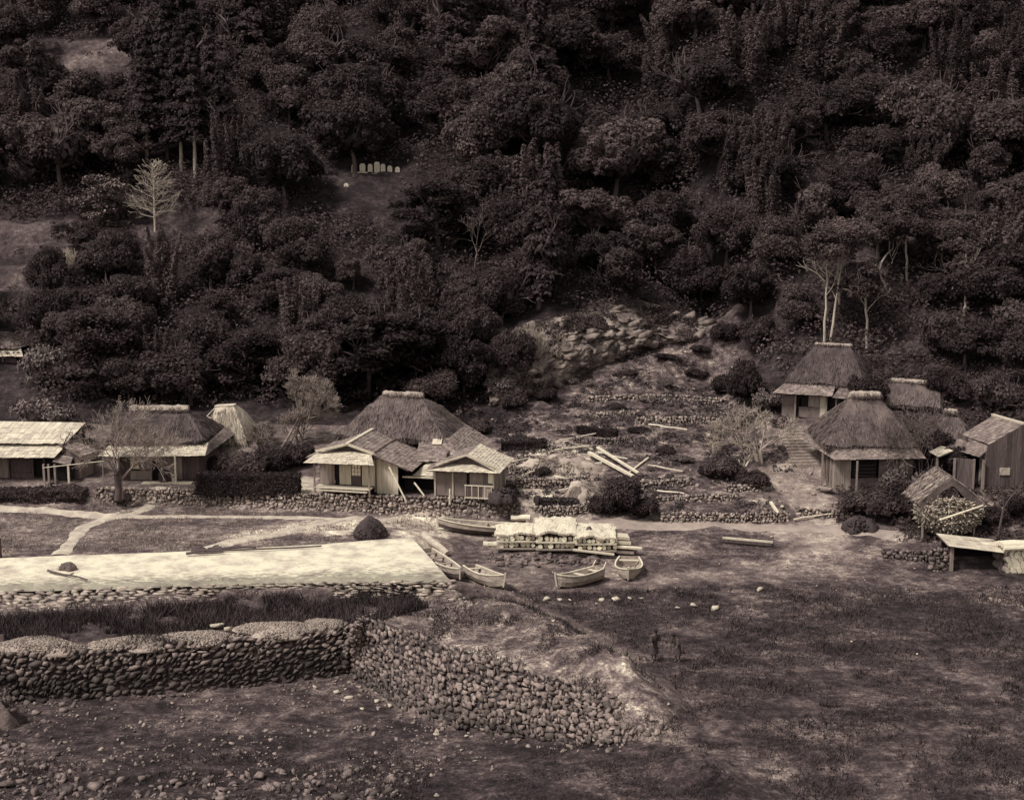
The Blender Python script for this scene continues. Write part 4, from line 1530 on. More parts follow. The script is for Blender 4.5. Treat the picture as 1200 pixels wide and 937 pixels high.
def shingles(name, q, parent, m='shingle', nr=6, cw=.35, th=.05, under='beam_dark', seed=0, lift=.03, sag=0.0, over=None):
    """boarded or shingled roof plane on corners q = eave a, eave b, top b, top a, with a slab under it"""
    q = [np.array(p, float) for p in q]
    r = np.random.default_rng(seed + 90)
    n = np.cross(q[1] - q[0], q[3] - q[0]); n /= np.linalg.norm(n)
    if n[2] < 0: n = -n
    mb = MB()
    w_ = max(np.linalg.norm(q[1] - q[0]), np.linalg.norm(q[2] - q[3]))
    cw *= .62 if cw < .6 else .45
    nr = int(nr * 1.5)
    nc = max(2, int(w_ / cw))

    def at(s, t): return (q[0] * (1 - s) + q[1] * s) * (1 - t) + (q[3] * (1 - s) + q[2] * s) * t - n * sag * 4 * s * (1 - s)

    for j in range(nr):
        cuts = np.sort(np.clip(np.linspace(0, 1, nc + 1) + np.r_[0, r.uniform(-.3, .3, nc - 1), 0] / nc, 0, 1))
        for i in range(nc):
            s0, s1 = cuts[i] + .001, cuts[i + 1] - .001
            t0, t1 = j / nr - (.25 / nr if j else .04) + r.uniform(-.05, .05) / nr, (j + 1) / nr
            l0 = lift * r.uniform(.4, 1.6)
            a, b, c_, d = at(s0, t0) + n * l0, at(s1, t0) + n * l0 * r.uniform(.8, 1.2), at(s1, t1) + n * .008, at(s0, t1) + n * .008
            mb.box8([a - n * .02, b - n * .02, c_ - n * .02, d - n * .02], [a, b, c_, d])
    o = mb.build(name, M[m], parent)
    k = 8
    mb = MB()
    for i in range(k):
        s0, s1 = i / k, (i + 1) / k
        T = [at(s0, .02) - n * .02, at(s1, .02) - n * .02, at(s1, 1) - n * .02, at(s0, 1) - n * .02]
        mb.box8([p - n * th for p in T], T)
    mb.build('roof_board', M[under], o)
    return o


# ---- the big thatched house in the centre
O = P(373, 577, 1.02)
f = Fr(O, 13)
hs_ = thing('thatched_house', 'large thatched farmhouse with boarded front wing and veranda, in the centre of the village', 'house', O)
thatch('thatch_roof', f, -.45, 6.75, 4.4, 10.0, 2.62, 2.0, 4.4, 7.2, 4.95, hs_, seed=3, th=.32, cap=.2)
# front wing
boards('wall', f, (0, .35), (.95, .35), .45, 2.3, M['plank'], hs_)
panel('dark_opening', f, (.95, .45), (1.25, .45), .45, 2.2, M['black'], hs_)
boards('door_panel', f, (1.25, .35), (2.0, .35), .5, 2.12, M['plank_pale'], hs_, bw=.375)
lattice_window(f, (2.05, .35), (2.62, .35), 1.1, 2.02, hs_, 'paper', 3, 4)
panel('wall_panel', f, (2.05, .35), (2.62, .35), .48, 1.09, M['plank_dark'], hs_)
boards('door_panel', f, (2.68, .35), (3.5, .35), .48, 2.12, M['plank_pale'], hs_, bw=.41)
boards('wall', f, (3.5, .35), (3.5, 4.4), .1, 2.9, M['plank'], hs_, top=lambda t: -.25)
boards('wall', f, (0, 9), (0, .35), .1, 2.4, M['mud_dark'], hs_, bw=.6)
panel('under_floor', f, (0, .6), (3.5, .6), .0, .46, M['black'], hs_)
ver = MB()
for k in range(4): ver.bar(f(-.05, -.42 + .2 * k, .44), f(3.45, -.42 + .2 * k, .44), .19, .05)
ver = ver.build('veranda', M['plank_pale'], hs_)
for u in (.0, .6, 1.95, 3.1):
    MB().bar(f(u, -.42, .0), f(u, -.42, .42), .09, .09, up=(0, 1, 0)).build('leg', M['beam'], ver)
MB().bar(f(.05, -.5, .3), f(3.3, -.5, .3), .06, .09).build('rail', M['plank_pale'], ver)
for u in (-.05, 3.42): post(f, u, -.45, .0, 2.15, M['beam'], hs_, .05)
ap_u, ap_h = 1.9, 3.05
# pent roof along the front, gable over it, two long slopes behind
shingles('porch_roof', [f(-.55, -.85, 2.02), f(3.85, -.85, 2.08), f(3.3, .25, 2.62), f(.1, .25, 2.55)], hs_, 'shingle_pale', 5, .28, seed=1)
gb = MB().slab([f(.25, .30, 2.5), f(3.3, .30, 2.5), f(ap_u, .30, 3.0)], .08, nrm=-f.v)
gb.build('gable', M['mud_dark'], hs_)
for (ua, ha), (ub, hb_) in (((-.1, 2.56), (ap_u, ap_h + .03)), ((ap_u, ap_h + .03), (3.55, 2.56))):
    MB().bar(f(ua, .02, ha), f(ub, .02, hb_), .09, .14).build('barge_board', M['plank_pale'], hs_)
shingles('wing_roof', [f(-.65, 5.2, 2.15), f(-.65, -.1, 2.15), f(ap_u, .0, ap_h), f(ap_u, 5.2, ap_h)], hs_, 'shingle', 7, .35, seed=2)
shingles('wing_roof', [f(5.75, .15, 1.62), f(5.75, 4.6, 1.70), f(ap_u, 5.2, ap_h), f(ap_u, .0, ap_h)], hs_, 'shingle', 11, .32, seed=3, sag=-.05)
MB().bar(f(ap_u, -.05, ap_h + .06), f(ap_u, 5.0, ap_h + .06), .22, .10).build('ridge_board', M['plank_pale'], hs_)
# lean-to on the right with pale boarding, open dark bay
boards('lean_to_wall', f, (3.55, .55), (4.9, .55), .0, 2.2, M['plank_pale'], hs_, bw=.34, top=lambda t: -.42 * t)
boards('lean_to_wall', f, (5.6, 2.6), (7.3, 2.6), .0, 1.85, M['mud_dark'], hs_, bw=.7)
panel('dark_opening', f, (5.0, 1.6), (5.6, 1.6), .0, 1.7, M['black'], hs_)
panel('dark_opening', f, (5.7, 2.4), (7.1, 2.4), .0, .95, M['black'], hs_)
shingles('skirt_roof', [f(5.5, 2.2, 1.75), f(8.2, 2.6, 1.85), f(6.9, 4.75, 2.75), f(5.0, 4.75, 2.6)], hs_, 'shingle', 8, .32, seed=5)
shingles('skirt_roof', [f(8.2, 2.6, 1.85), f(8.2, 9.6, 1.9), f(6.7, 9.6, 2.75), f(6.9, 4.75, 2.75)], hs_, 'shingle', 6, .35, seed=6)
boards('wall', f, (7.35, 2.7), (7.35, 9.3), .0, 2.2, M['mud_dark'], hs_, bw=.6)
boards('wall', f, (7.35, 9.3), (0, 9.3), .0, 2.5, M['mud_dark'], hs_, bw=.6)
q = f(8.0, 4.25, 2.68)
MB().slab([f(6.05, 3.95, 2.50), f(6.65, 3.95, 2.52), f(6.55, 4.5, 2.74), f(5.95, 4.5, 2.72)], .05).build('smoke_hatch', M['plank_pale'], hs_)
shingles('bay_roof', [f(5.65, 1.2, 1.12), f(7.0, 1.2, 1.12), f(7.0, 2.5, 1.65), f(6.2, 2.5, 1.65)], hs_, 'shingle_pale', 4, .3, seed=8)
MB().bar(f(5.0, 1.1, 1.0), f(7.05, 1.1, 1.03), .08, .1).build('beam', M['pole'], hs_)

# ---- small plank hut on the terrace, right of it
O2 = P(510, 581, 1.0)
g = Fr(O2, 12)
ht = thing('plank_hut', 'small plank-walled hut with a low gable roof, at the right end of the terrace wall', 'hut', O2)
boards('wall', g, (0, 0), (1.95, 0), .05, 1.78, M['mud'], ht, bw=.65, th=.05)
panel('dark_opening', g, (1.95, .06), (2.14, .06), .8, 1.6, M['black'], ht)
boards('door_panel', g, (2.14, 0), (2.95, 0), .5, 1.66, M['plank'], ht, bw=.4)
boards('wall', g, (2.95, 0), (3.6, 0), .3, 1.7, M['mud'], ht, bw=.33)
panel('paper_window', g, (3.28, -.02), (3.56, -.02), .95, 1.6, M['paper'], ht, .02, .03)
boards('wall', g, (3.6, 0), (3.6, 3.2), .05, 1.78, M['plank'], ht, bw=.28)
boards('wall', g, (0, 3.2), (0, 0), .05, 1.78, M['mud_dark'], ht, bw=.5)
boards('wall', g, (3.6, 3.2), (0, 3.2), .05, 1.78, M['mud_dark'], ht, bw=.5)
for u in (0, 1.1, 3.6): post(g, u, -.03, .0, 1.78, M['plank_pale'], ht, .045)
for v in (.9, 1.9, 3.1): post(g, 3.63, v, .0, 1.78, M['plank_pale'], ht, .045)
rl = MB()
for u in (1.95, 2.35, 2.75, 3.15, 3.55): rl.bar(g(u, -.35, 0), g(u, -.35, .85), .055, .055, up=(0, 1, 0))
rl.bar(g(1.9, -.35, .84), g(3.65, -.35, .84), .07, .06); rl.bar(g(1.9, -.35, .1), g(3.65, -.35, .1), .07, .06)
rl = rl.build('railing', M['plank_pale'], ht)
boards('board_panel', g, (1.95, -.33), (3.0, -.33), .1, .8, M['plank_dark'], rl, bw=.2)
boards('board_panel', g, (3.0, -.33), (3.55, -.33), .1, .8, M['plank'], rl, bw=.2)
shingles('eave_roof', [g(-.35, -.5, 1.66), g(3.95, -.5, 1.70), g(3.3, .15, 2.0), g(.5, .15, 2.0)], ht, 'shingle_pale', 3, .3, seed=11)
MB().slab([g(.55, .15, 1.98), g(3.25, .15, 1.98), g(1.95, .15, 2.48)], .06, nrm=-g.v).build('gable', M['plank_dark'], ht)
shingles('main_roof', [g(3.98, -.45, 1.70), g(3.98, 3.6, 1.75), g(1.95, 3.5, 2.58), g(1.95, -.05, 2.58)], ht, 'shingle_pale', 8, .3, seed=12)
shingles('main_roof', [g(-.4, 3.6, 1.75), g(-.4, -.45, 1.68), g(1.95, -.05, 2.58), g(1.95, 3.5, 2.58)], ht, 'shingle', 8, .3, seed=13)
for a, b2 in ((g(.1, -.12, 1.95), g(1.95, -.12, 2.62)), (g(1.95, -.12, 2.62), g(3.7, -.12, 1.98))):
    MB().bar(a, b2, .08, .12).build('barge_board', M['plank_pale'], ht)
for lab, a, b2 in (('long pole leaning from the lean-to eave of the big thatched house', f(4.55, -.1, 1.85), f(5.65, -.45, .0)),
                   ('short pole leaning in the dark bay between house and plank hut', f(5.9, .6, .8), f(6.6, .3, .1)),
                   ('thin stake standing on the wall in front of the plank hut', g(1.1, -.75, -.25), g(1.1, -.72, .65))):
    tag(MB().tube(a, b2, .06, .05, 7).build('pole', M['pole'], loc=b2), lab, 'pole', 'poles propped about the houses')
q = g(4.2, -.15, .1)
heap('rubble_pile', 'small dark pile of stones and brush at the right corner of the plank hut', 'pile', q + [0, 0, -.15], .75, .5, .75, M['soil'], 120, .09, 50)

# ---- thatched house on the left
O3 = P(132, 564, 1.0)
f = Fr(O3, 0)
lt = thing('thatched_house', 'dark thatched house with a pale rolled ridge, behind the small bare tree on the left', 'house', O3)
thatch('thatch_roof', f, -.45, 5.7, .6, 6.6, 2.38, .55, 4.0, 3.4, 4.0, lt, 'thatch_dark', 'straw_k', seed=8, th=.25, cap=.27)
shingles('skirt_roof', [f(-.7, -.55, 1.75), f(6.0, -.55, 1.80), f(5.9, .95, 2.3), f(-.2, .95, 2.25)], lt, 'shingle_pale', 5, .3, seed=21, sag=.05)
shingles('skirt_roof', [f(6.0, -.55, 1.80), f(6.5, 6.4, 1.85), f(5.9, 6.4, 2.3), f(5.9, .95, 2.3)], lt, 'shingle', 5, .3, seed=22)
boards('wall', f, (0, .4), (1.0, .4), .0, 1.95, M['mud_dark'], lt, bw=.5)
lattice_window(f, (1.05, .4), (1.62, .4), .72, 1.5, lt, 'paper', 2, 3)
boards('wall', f, (1.0, .42), (2.35, .42), .0, .62, M['plank'], lt, bw=1.3)
boards('wall', f, (1.66, .4), (2.35, .4), .64, 1.95, M['plank'], lt, bw=.35)
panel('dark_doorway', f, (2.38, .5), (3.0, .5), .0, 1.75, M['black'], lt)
post(f, 2.36, .35, 0, 1.9, M['beam'], lt, .05); post(f, 3.04, .35, 0, 1.9, M['beam'], lt, .05)
boards('wall', f, (3.06, .4), (4.3, .4), .0, 1.95, M['plank'], lt, bw=.3)
boards('wall', f, (4.3, .4), (5.7, .4), .0, 1.95, M['plank_dark'], lt, bw=.28)
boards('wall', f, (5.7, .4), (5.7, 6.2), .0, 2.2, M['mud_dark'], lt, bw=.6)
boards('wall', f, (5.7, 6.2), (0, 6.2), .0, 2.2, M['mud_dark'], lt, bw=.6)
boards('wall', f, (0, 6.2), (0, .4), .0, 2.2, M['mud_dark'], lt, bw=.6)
post(f, 4.12, -.6, -.1, 1.85, M['pole'], lt, .05)
stp = thing('stone_steps', 'short flight of pale stone steps cut in the terrace wall before the dark doorway', 'steps', f(3.6, -1.7, -.9))
for k in range(5):
    MB().slab([f(2.6, -1.9 + .22 * k, -.75 + .17 * k), f(4.5, -1.9 + .22 * k, -.75 + .17 * k), f(4.5, -1.5 + .22 * k, -.75 + .17 * k), f(2.6, -1.5 + .22 * k, -.75 + .17 * k)],
              .16).build('step', M['stone_pale'], stp)
MB().slab([f(2.0, -.75, .06), f(5.1, -.75, .06), f(5.1, -.2, .06), f(2.0, -.2, .06)], .14).build('landing', M['stone_pale'], stp)
for i, (u, v, m_, lab) in enumerate([(3.3, -.15, 'soil', 'dark bundle of brush beside the doorway of the left thatched house'), (3.75, -.1, 'grave', 'pale round tub beside the post of the left thatched house')]):
    if i == 0: heap('brush_bundle', lab, 'bundle', f(u, v, .0), .45, .35, .75, M[m_], 80, .08, 70)
    else:
        b = MB()
        V_, F_ = [], []
        tb = thing('wooden_tub', lab, 'tub', f(u + .15, v, .05))
        b.tube(f(u + .15, v, .05), f(u + .15, v, .5), .17, .22, 12).build('staves', M['plank_pale'], tb)
        MB().tube(f(u + .15, v, .36), f(u + .15, v, .40), .225, .228, 12).build('hoop', M['beam_dark'], tb)

# ---- straw rick house behind it: open frame of poles on its left, straw coat on its right
q = P(262, 530, 1.1); q = np.array([q[0] * 93 / q[1], 93., hz(q[0] * 93 / q[1], 93)])
f = Fr(q, 8)
sr = thing('straw_hut', 'pale straw-coated hut with a flat open top and bare poles on its left side', 'hut', q)
rr = np.random.default_rng(3)
_f0 = f


def f(u, v, h): return _f0(u * .85 - .25, v, h * .64)


mb = MB()
qs = [f(-.75, -.9, .3), f(2.5, -.7, .3), f(.95, .75, 3.55), f(-.5, .75, 3.4)]
V_, F_ = grid_face(qs, 14, 12, .2, 9, .1); mb.add(V_, F_)
V_, F_ = grid_face([f(2.5, -.7, .3), f(2.5, 3, .3), f(.95, 1.1, 3.55), f(.95, .75, 3.55)], 10, 12, .2, 9, .1); mb.add(V_, F_)
V_, F_ = grid_face([f(2.5, 3, .3), f(-.9, 3, .3), f(-.5, 1.1, 3.4), f(.95, 1.1, 3.55)], 10, 12, .2, 9, .1); mb.add(V_, F_)
co = mb.build('straw_coat', M['straw_p'], sr)
a, t = rr.uniform(0, 1, 1500)[:, None], rr.uniform(0, 1, 1500)[:, None]
p_ = (qs[0] * (1 - a) + qs[1] * a) * (1 - t) + (qs[3] * (1 - a) + qs[2] * a) * t + [0, -.03, .03 + 0]
p_[:, 2:3] += .4 * t * (1 - t)
dn = (qs[0] * (1 - a) + qs[1] * a) - (qs[3] * (1 - a) + qs[2] * a)
V_, F_ = strands(p_, dn / np.linalg.norm(dn, axis=1, keepdims=True) + rr.normal(0, .08, (1500, 3)) + [0, -.1, 0], rr.uniform(.4, .9, 1500), rr.uniform(.012, .03, 1500), rr)
child_np('straw', V_, F_, M['straw_p'], co)
for k in range(3):
    MB().tube(f(-.6 + .05 * k, .7 + .2 * k, 3.5), f(1.0, .72 + .2 * k, 3.66), .07, .07, 7).build('ridge_pole', M['straw_p'], sr)
for k in range(7):
    MB().tube(f(-.5, .9, 3.5), f(-2.0 + .18 * k, -.4 + .3 * k, .4 + .8 * (k < 2)), .035, .03, 6).build('pole', M['straw_p'], sr)
for k in range(3):
    MB().tube(f(-1.0 - .35 * k, .2, 2.5 - .7 * k), f(-.55, -.1, 2.45 - .7 * k), .03, .03, 6).build('rail', M['straw_p'], sr)

# ---- long house at the left edge with pale boarded roofs
O4 = P(0, 562, 1.0)
f = Fr(O4, 0)
lh = thing('plank_house', 'long house with two pale boarded roof tiers, cut by the left edge of the picture', 'house', O4)
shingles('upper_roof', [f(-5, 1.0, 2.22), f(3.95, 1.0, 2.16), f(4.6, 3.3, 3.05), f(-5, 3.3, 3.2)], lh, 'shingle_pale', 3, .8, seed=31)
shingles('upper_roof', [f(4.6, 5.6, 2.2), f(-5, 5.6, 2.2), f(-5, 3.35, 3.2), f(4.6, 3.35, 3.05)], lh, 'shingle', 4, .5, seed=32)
shingles('eave_roof', [f(-5, -.35, 1.52), f(3.65, -.35, 1.52), f(3.95, 1.35, 2.05), f(-5, 1.35, 2.05)], lh, 'shingle_pale', 3, .7, seed=33)
boards('wall', f, (-5, .5), (.4, .5), .0, 1.7, M['plank'], lh, bw=.3)
panel('shutter', f, (.5, .55), (1.95, .55), .35, 1.6, M['plank_dark'], lh)
panel('wall_panel', f, (.5, .5), (1.95, .5), .0, .34, M['plank_dark'], lh)
panel('dark_opening', f, (2.0, .7), (3.5, .7), .0, 1.8, M['black'], lh)
for u in (.45, 1.97, 2.7, 3.5): post(f, u, .42, 0, 1.75, M['beam_dark'], lh, .05)
boards('wall', f, (3.9, .5), (3.9, 5.4), .0, 2.1, M['plank_dark'], lh, bw=.3, top=lambda t: .8 * (1 - abs(2 * t - 1)))
boards('wall', f, (3.9, 5.4), (-5, 5.4), .0, 2.1, M['plank_dark'], lh, bw=.5)
O5 = P(75, 562, 1.0)
f = Fr(O5, -28)
sh = thing('shed', 'small shed with a slanting weathered board roof beside the pale-roofed long house', 'shed', O5)
shingles('roof', [f(.9, -.5, 1.52), f(2.0, .35, 1.62) + [.25, 0, 0], f(.75, 2.2, 2.25), f(-.15, 1.2, 2.2)], sh, 'shingle', 5, .3, seed=41)
boards('wall', f, (.9, -.25), (1.95, .5), .0, 1.5, M['plank'], sh, bw=.35)
boards('wall', f, (-.2, 1.2), (.9, -.25), .0, 1.75, M['plank_dark'], sh, bw=.3)
boards('wall', f, (1.95, .5), (.7, 2.2), .0, 1.6, M['plank_dark'], sh, bw=.3)
boards('wall', f, (.7, 2.2), (-.2, 1.2), .0, 1.7, M['plank_dark'], sh, bw=.3)
f = Fr(P(66, 564, .95), 0)
shingles('porch_roof', [f(-.1, -.2, 1.32), f(1.0, -.2, 1.12), f(.9, .8, 1.45), f(-.1, .8, 1.55)], sh, 'shingle', 3, .3, seed=42)
for u, m_ in ((-.7, 'plank'), (-.4, 'plank'), (0, 'beam'), (.85, 'pole')): post(f, u, -.15, -.05, 1.15, M[m_], sh, .06)
panel('dark_opening', f, (.0, .3), (.85, .3), .0, 1.2, M['black'], sh)
a, b2 = PY(50, 548, 85.2), PY(122, 540, 85.4)
dp = thing('drying_pole', 'thin pale drying pole held level between the shed and the bare tree', 'pole', (a + b2) / 2)
MB().tube(a, b2, .03, .03, 6).build('bar', M['pole'], dp)
MB().tube([a[0] + .1, a[1], hz(a[0], a[1])], [a[0] + .1, a[1], a[2] + .03], .04, .035, 6).build('upright', M['plank'], dp)
MB().tube([b2[0] - .1, b2[1], hz(b2[0], b2[1])], [b2[0] - .1, b2[1], b2[2] + .03], .04, .035, 6).build('upright', M['plank'], dp)

# ---- house high on the left, half out of the picture
q = PY(0, 443, 106.5)
f = Fr(q, 6)
uh = thing('hillside_house', 'house with a dark gable and pale eave on the hillside at the far left', 'house', q)
shingles('eave_roof', [f(-5, -.5, 1.75), f(2.2, -.5, 1.78), f(1.6, .5, 2.2), f(-5, .5, 2.2)], uh, 'shingle_pale', 3, .4, seed=51)
shingles('main_roof', [f(-5, .2, 2.3), f(1.3, .2, 2.3), f(-.4, 2.4, 3.3), f(-5, 2.4, 3.3)], uh, 'shingle_dark', 5, .4, seed=52)
shingles('main_roof', [f(1.3, .2, 2.3), f(1.5, 4.8, 2.3), f(-.4, 2.6, 3.3), f(-.4, 2.4, 3.3)], uh, 'shingle_dark', 5, .4, seed=53)
boards('wall', f, (-5, 0), (1.4, 0), -1.2, 1.95, M['plank_dark'], uh, bw=.3)
boards('wall', f, (1.4, 0), (1.4, 4.5), -1.2, 1.95, M['plank_dark'], uh, bw=.3)
post(f, .35, -.05, -1.2, 1.8, M['plank'], uh, .05)

# ---- hamlet on the right: front thatched house
O6 = P(977, 580, .55)
f = Fr(O6, 0)
fh = thing('thatched_house', 'thatched house with an open dark window and patched ridge behind the wild hedge', 'house', O6)
thatch('thatch_roof', f, -.55, 5.2, .35, 5.6, 3.0, 1.55, 3.2, 2.9, 5.75, fh, 'thatch', 'straw_d', seed=12, th=.25, cap=.25)
shingles('skirt_roof', [f(-.15, -.55, 2.35), f(5.4, -.55, 2.45), f(5.1, .75, 3.0), f(.15, .75, 2.95)], fh, 'shingle', 5, .3, seed=61)
shingles('skirt_roof', [f(-1.2, 5.2, 2.6), f(-.15, -.55, 2.35), f(.15, .75, 2.95), f(-.2, 5.2, 3.0)], fh, 'shingle', 5, .3, seed=62)
boards('wall', f, (0, 0), (1.0, 0), .0, 2.55, M['plank'], fh, bw=.3)
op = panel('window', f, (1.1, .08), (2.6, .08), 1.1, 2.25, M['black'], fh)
mb = MB()
for k in range(4): mb.bar(f(1.15, .02, 1.22 + .2 * k), f(2.5, .02, 1.18 + .24 * k), .03, .03)
mb.build('lattice', M['beam_dark'], op)
boards('wall', f, (1.0, 0), (2.7, 0), .0, 1.08, M['mud_dark'], fh, bw=.55)
boards('wall', f, (2.7, 0), (4.8, 0), .0, 2.6, M['mud'], fh, bw=.7)
boards('wall', f, (4.8, 0), (4.8, 5.0), .0, 2.7, M['mud_dark'], fh, bw=.7)
boards('wall', f, (4.8, 5.0), (0, 5.0), .0, 2.7, M['mud_dark'], fh, bw=.7)
boards('wall', f, (0, 5.0), (0, 2.4), .0, 2.7, M['plank_dark'], fh, bw=.3)
panel('dark_opening', f, (.05, 2.4), (.05, .6), .2, 2.4, M['black'], fh)
boards('wall', f, (0, .6), (0, 0), .0, 2.6, M['plank'], fh, bw=.3)
for v in (.6, 1.5, 2.4): post(f, -.1, v, 0, 2.5, M['beam'], fh, .07)
post(f, -.55, 1.0, 0, 2.45, M['beam'], fh, .05)
post(f, 1.2, -.7, -.9, 2.3, M['beam'], fh, .05)
MB().bar(f(-.9, .3, .45), f(-.2, -.3, .45), .4, .06).build('bench', M['plank'], fh)
# ---- upper house
O7 = P(917, 488, 3.5)
f = Fr(O7, 22)
up = thing('thatched_house', 'upper thatched house with pale skirt roof at the top of the long stone steps', 'house', O7)
thatch('thatch_roof', f, -.1, 5.4, .7, 6.4, 2.3, 1.6, 3.9, 3.2, 4.7, up, 'thatch_dark', 'straw_k', seed=15, th=.25, ridge='ridge', cap=.12)
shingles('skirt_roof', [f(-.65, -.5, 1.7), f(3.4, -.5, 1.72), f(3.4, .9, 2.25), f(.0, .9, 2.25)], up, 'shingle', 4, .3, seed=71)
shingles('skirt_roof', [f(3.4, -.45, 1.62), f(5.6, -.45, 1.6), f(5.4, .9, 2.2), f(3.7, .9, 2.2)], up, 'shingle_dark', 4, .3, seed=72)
boards('wall', f, (-.1, .2), (.85, .2), .0, 1.85, M['mud'], up, bw=.45)
panel('dark_opening', f, (.85, .3), (1.05, .3), .0, 1.7, M['black'], up)
boards('wall', f, (1.05, .2), (2.5, .2), .0, .75, M['mud'], up, bw=.7)
boards('wall', f, (1.7, .2), (2.5, .2), .76, 1.85, M['plank'], up, bw=.4)
panel('window', f, (1.2, .26), (1.7, .26), .78, 1.5, M['black'], up)
boards('door_panel', f, (2.5, .12), (2.95, .12), .05, 1.75, M['plank_pale'], up, bw=.45)
panel('dark_opening', f, (2.95, .4), (4.1, .4), .0, 1.7, M['black'], up)
boards('wall', f, (4.1, .2), (5.2, .2), .0, 1.85, M['plank_dark'], up, bw=.3)
boards('wall', f, (5.2, .2), (5.2, 6), .0, 2.0, M['mud_dark'], up, bw=.7)
boards('wall', f, (-.1, 6), (-.1, .2), .0, 2.0, M['mud_dark'], up, bw=.7)
boards('wall', f, (5.2, 6), (-.1, 6), .0, 2.0, M['mud_dark'], up, bw=.7)
for u in (.85, 2.95, 3.6): post(f, u, -.05, -.1, 1.75, M['plank'], up, .05)
stp = thing('stone_steps', 'long flight of rough stone steps climbing to the upper thatched house', 'steps', P(935, 520, 2.2))
for k in range(13):
    q = G(944 - k * 1.6, 545 - k * 3.6)
    mb = MB()
    mb.slab([q + [-.8, -.22, .10], q + [.85, -.22, .12], q + [.85, .25, .12], q + [-.8, .25, .10]], .2)
    mb.build('step', M['stone_mid'], stp)

# ---- roof behind, small thatched hut, house at the right edge
q = PY(1046, 486, 95.5)
f = Fr(q, 32)
rb = thing('thatched_barn', 'low thatched barn with a pale mossy ridge, half hidden behind the front thatched house', 'barn', q)
thatch('thatch_roof', f, -1.2, 3.6, -1.4, 2.2, 1.0, -.6, 3.0, .4, 2.35, rb, 'thatch', 'straw_d', seed=18, th=.22, cap=.17)
boards('wall', f, (-.8, -1.0), (3.2, -1.0), -1.4, .95, M['mud_dark'], rb, bw=.6)
boards('wall', f, (3.2, -1.0), (3.2, 1.9), -1.4, .95, M['mud_dark'], rb, bw=.6)
boards('wall', f, (-.8, 1.9), (-.8, -1.0), -1.4, .95, M['mud_dark'], rb, bw=.6)
q = PY(1110, 532, 89.5)
f = Fr(q, 20)
sm = thing('thatched_hut', 'small hut under pointed dark thatch with a pale cap beside the right-edge house', 'hut', q)
thatch('thatch_roof', f, -1.6, 1.6, -1.5, 1.7, 1.0, -.2, .35, .1, 2.75, sm, 'thatch', 'straw_d', seed=19, th=.22, cap=.22)
boards('wall', f, (-1.2, -1.1), (1.2, -1.1), -.8, .95, M['mud_dark'], sm, bw=.5)
boards('wall', f, (1.2, -1.1), (1.2, 1.3), -.8, .95, M['mud_dark'], sm, bw=.5)
boards('wall', f, (-1.2, 1.3), (-1.2, -1.1), -.8, .95, M['mud_dark'], sm, bw=.5)

O8 = P(1152, 577, 1.25)
f = Fr(O8, -4)
rh = thing('plank_house', 'plank house with pale shingled upper roof and dark gable at the right edge', 'house', O8)
rq = [PY(1161, 520, 82.6), PY(1200, 497, 82.8), PY(1164, 487, 87.5), PY(1128, 509, 87.2)]
shingles('upper_roof', [rq[3], rq[0], rq[1], rq[2]], rh, 'shingle', 7, .35, seed=81)
e1, e2 = rq[1] + (rq[1] - rq[0]) * [1, 1, -1], rq[2] + (rq[2] - rq[3]) * [1, 1, -1]
shingles('upper_roof', [e1, e2, rq[2], rq[1]], rh, 'shingle_dark', 7, .35, seed=82)
MB().bar(rq[1] + [0, -.1, .05], rq[2] + [0, .1, .05], .2, .12).build('ridge_board', M['plank_pale'], rh)
lq = [PY(1107, 523, 85.3), PY(1148, 535, 82.0), PY(1163, 523, 82.6), PY(1130, 511, 86.8)]
shingles('lower_roof', lq, rh, 'shingle', 5, .35, seed=83)
shingles('porch_roof', [PY(1089, 529, 84.8), PY(1100, 535, 83.2), PY(1117, 528, 83.4), PY(1104, 522, 85.2)], rh, 'shingle_pale', 4, .3, seed=84)
boards('gable_wall', f, (.15, .1), (4.6, .1), -.2, 3.0, M['plank_dark'], rh, bw=.3, top=lambda t: 1.3 * (1 - abs(2 * t - 1)) - .2)
boards('side_wall', f, (.1, 4.6), (.1, 3.0), -.2, 2.8, M['plank_dark'], rh, bw=.3)
boards('side_wall', f, (.1, 1.0), (.1, .1), -.2, 2.6, M['plank'], rh, bw=.3)
panel('dark_opening', f, (.15, 3.0), (.15, 1.0), .0, 2.4, M['black'], rh)
boards('outer_wall', f, (-1.6, .7), (-.5, .2), -.2, 2.0, M['plank_dark'], rh, bw=.3)
for u, v in ((-.1, -.05), (-.55, .25), (-2.3, 1.6), (-1.6, .6)): post(f, u, v, -.3, 2.0, M['beam'], rh, .06)
panel('paper_window', f, (.95, .06), (1.6, .06), 1.05, 1.5, M['grave'], rh, .02, .03)
MB().bar(f(-.1, -.1, .1), f(5, -.2, .12), .1, .14).build('sill_beam', M['plank'], rh)
fn = thing('rail_fence', 'dark rail fence below the right-edge house', 'fence', f(1, -1.4, -.8))
for u in (-.5, .9, 2.4): MB().bar(f(u, -1.4, -1.3), f(u, -1.4, -.1), .1, .1, up=(0, 1, 0)).build('post', M['beam_dark'], fn)
for h_ in (-.75, -.2): MB().bar(f(-.9, -1.45, h_), f(3.6, -1.5, h_), .07, .08).build('rail', M['beam'], fn)

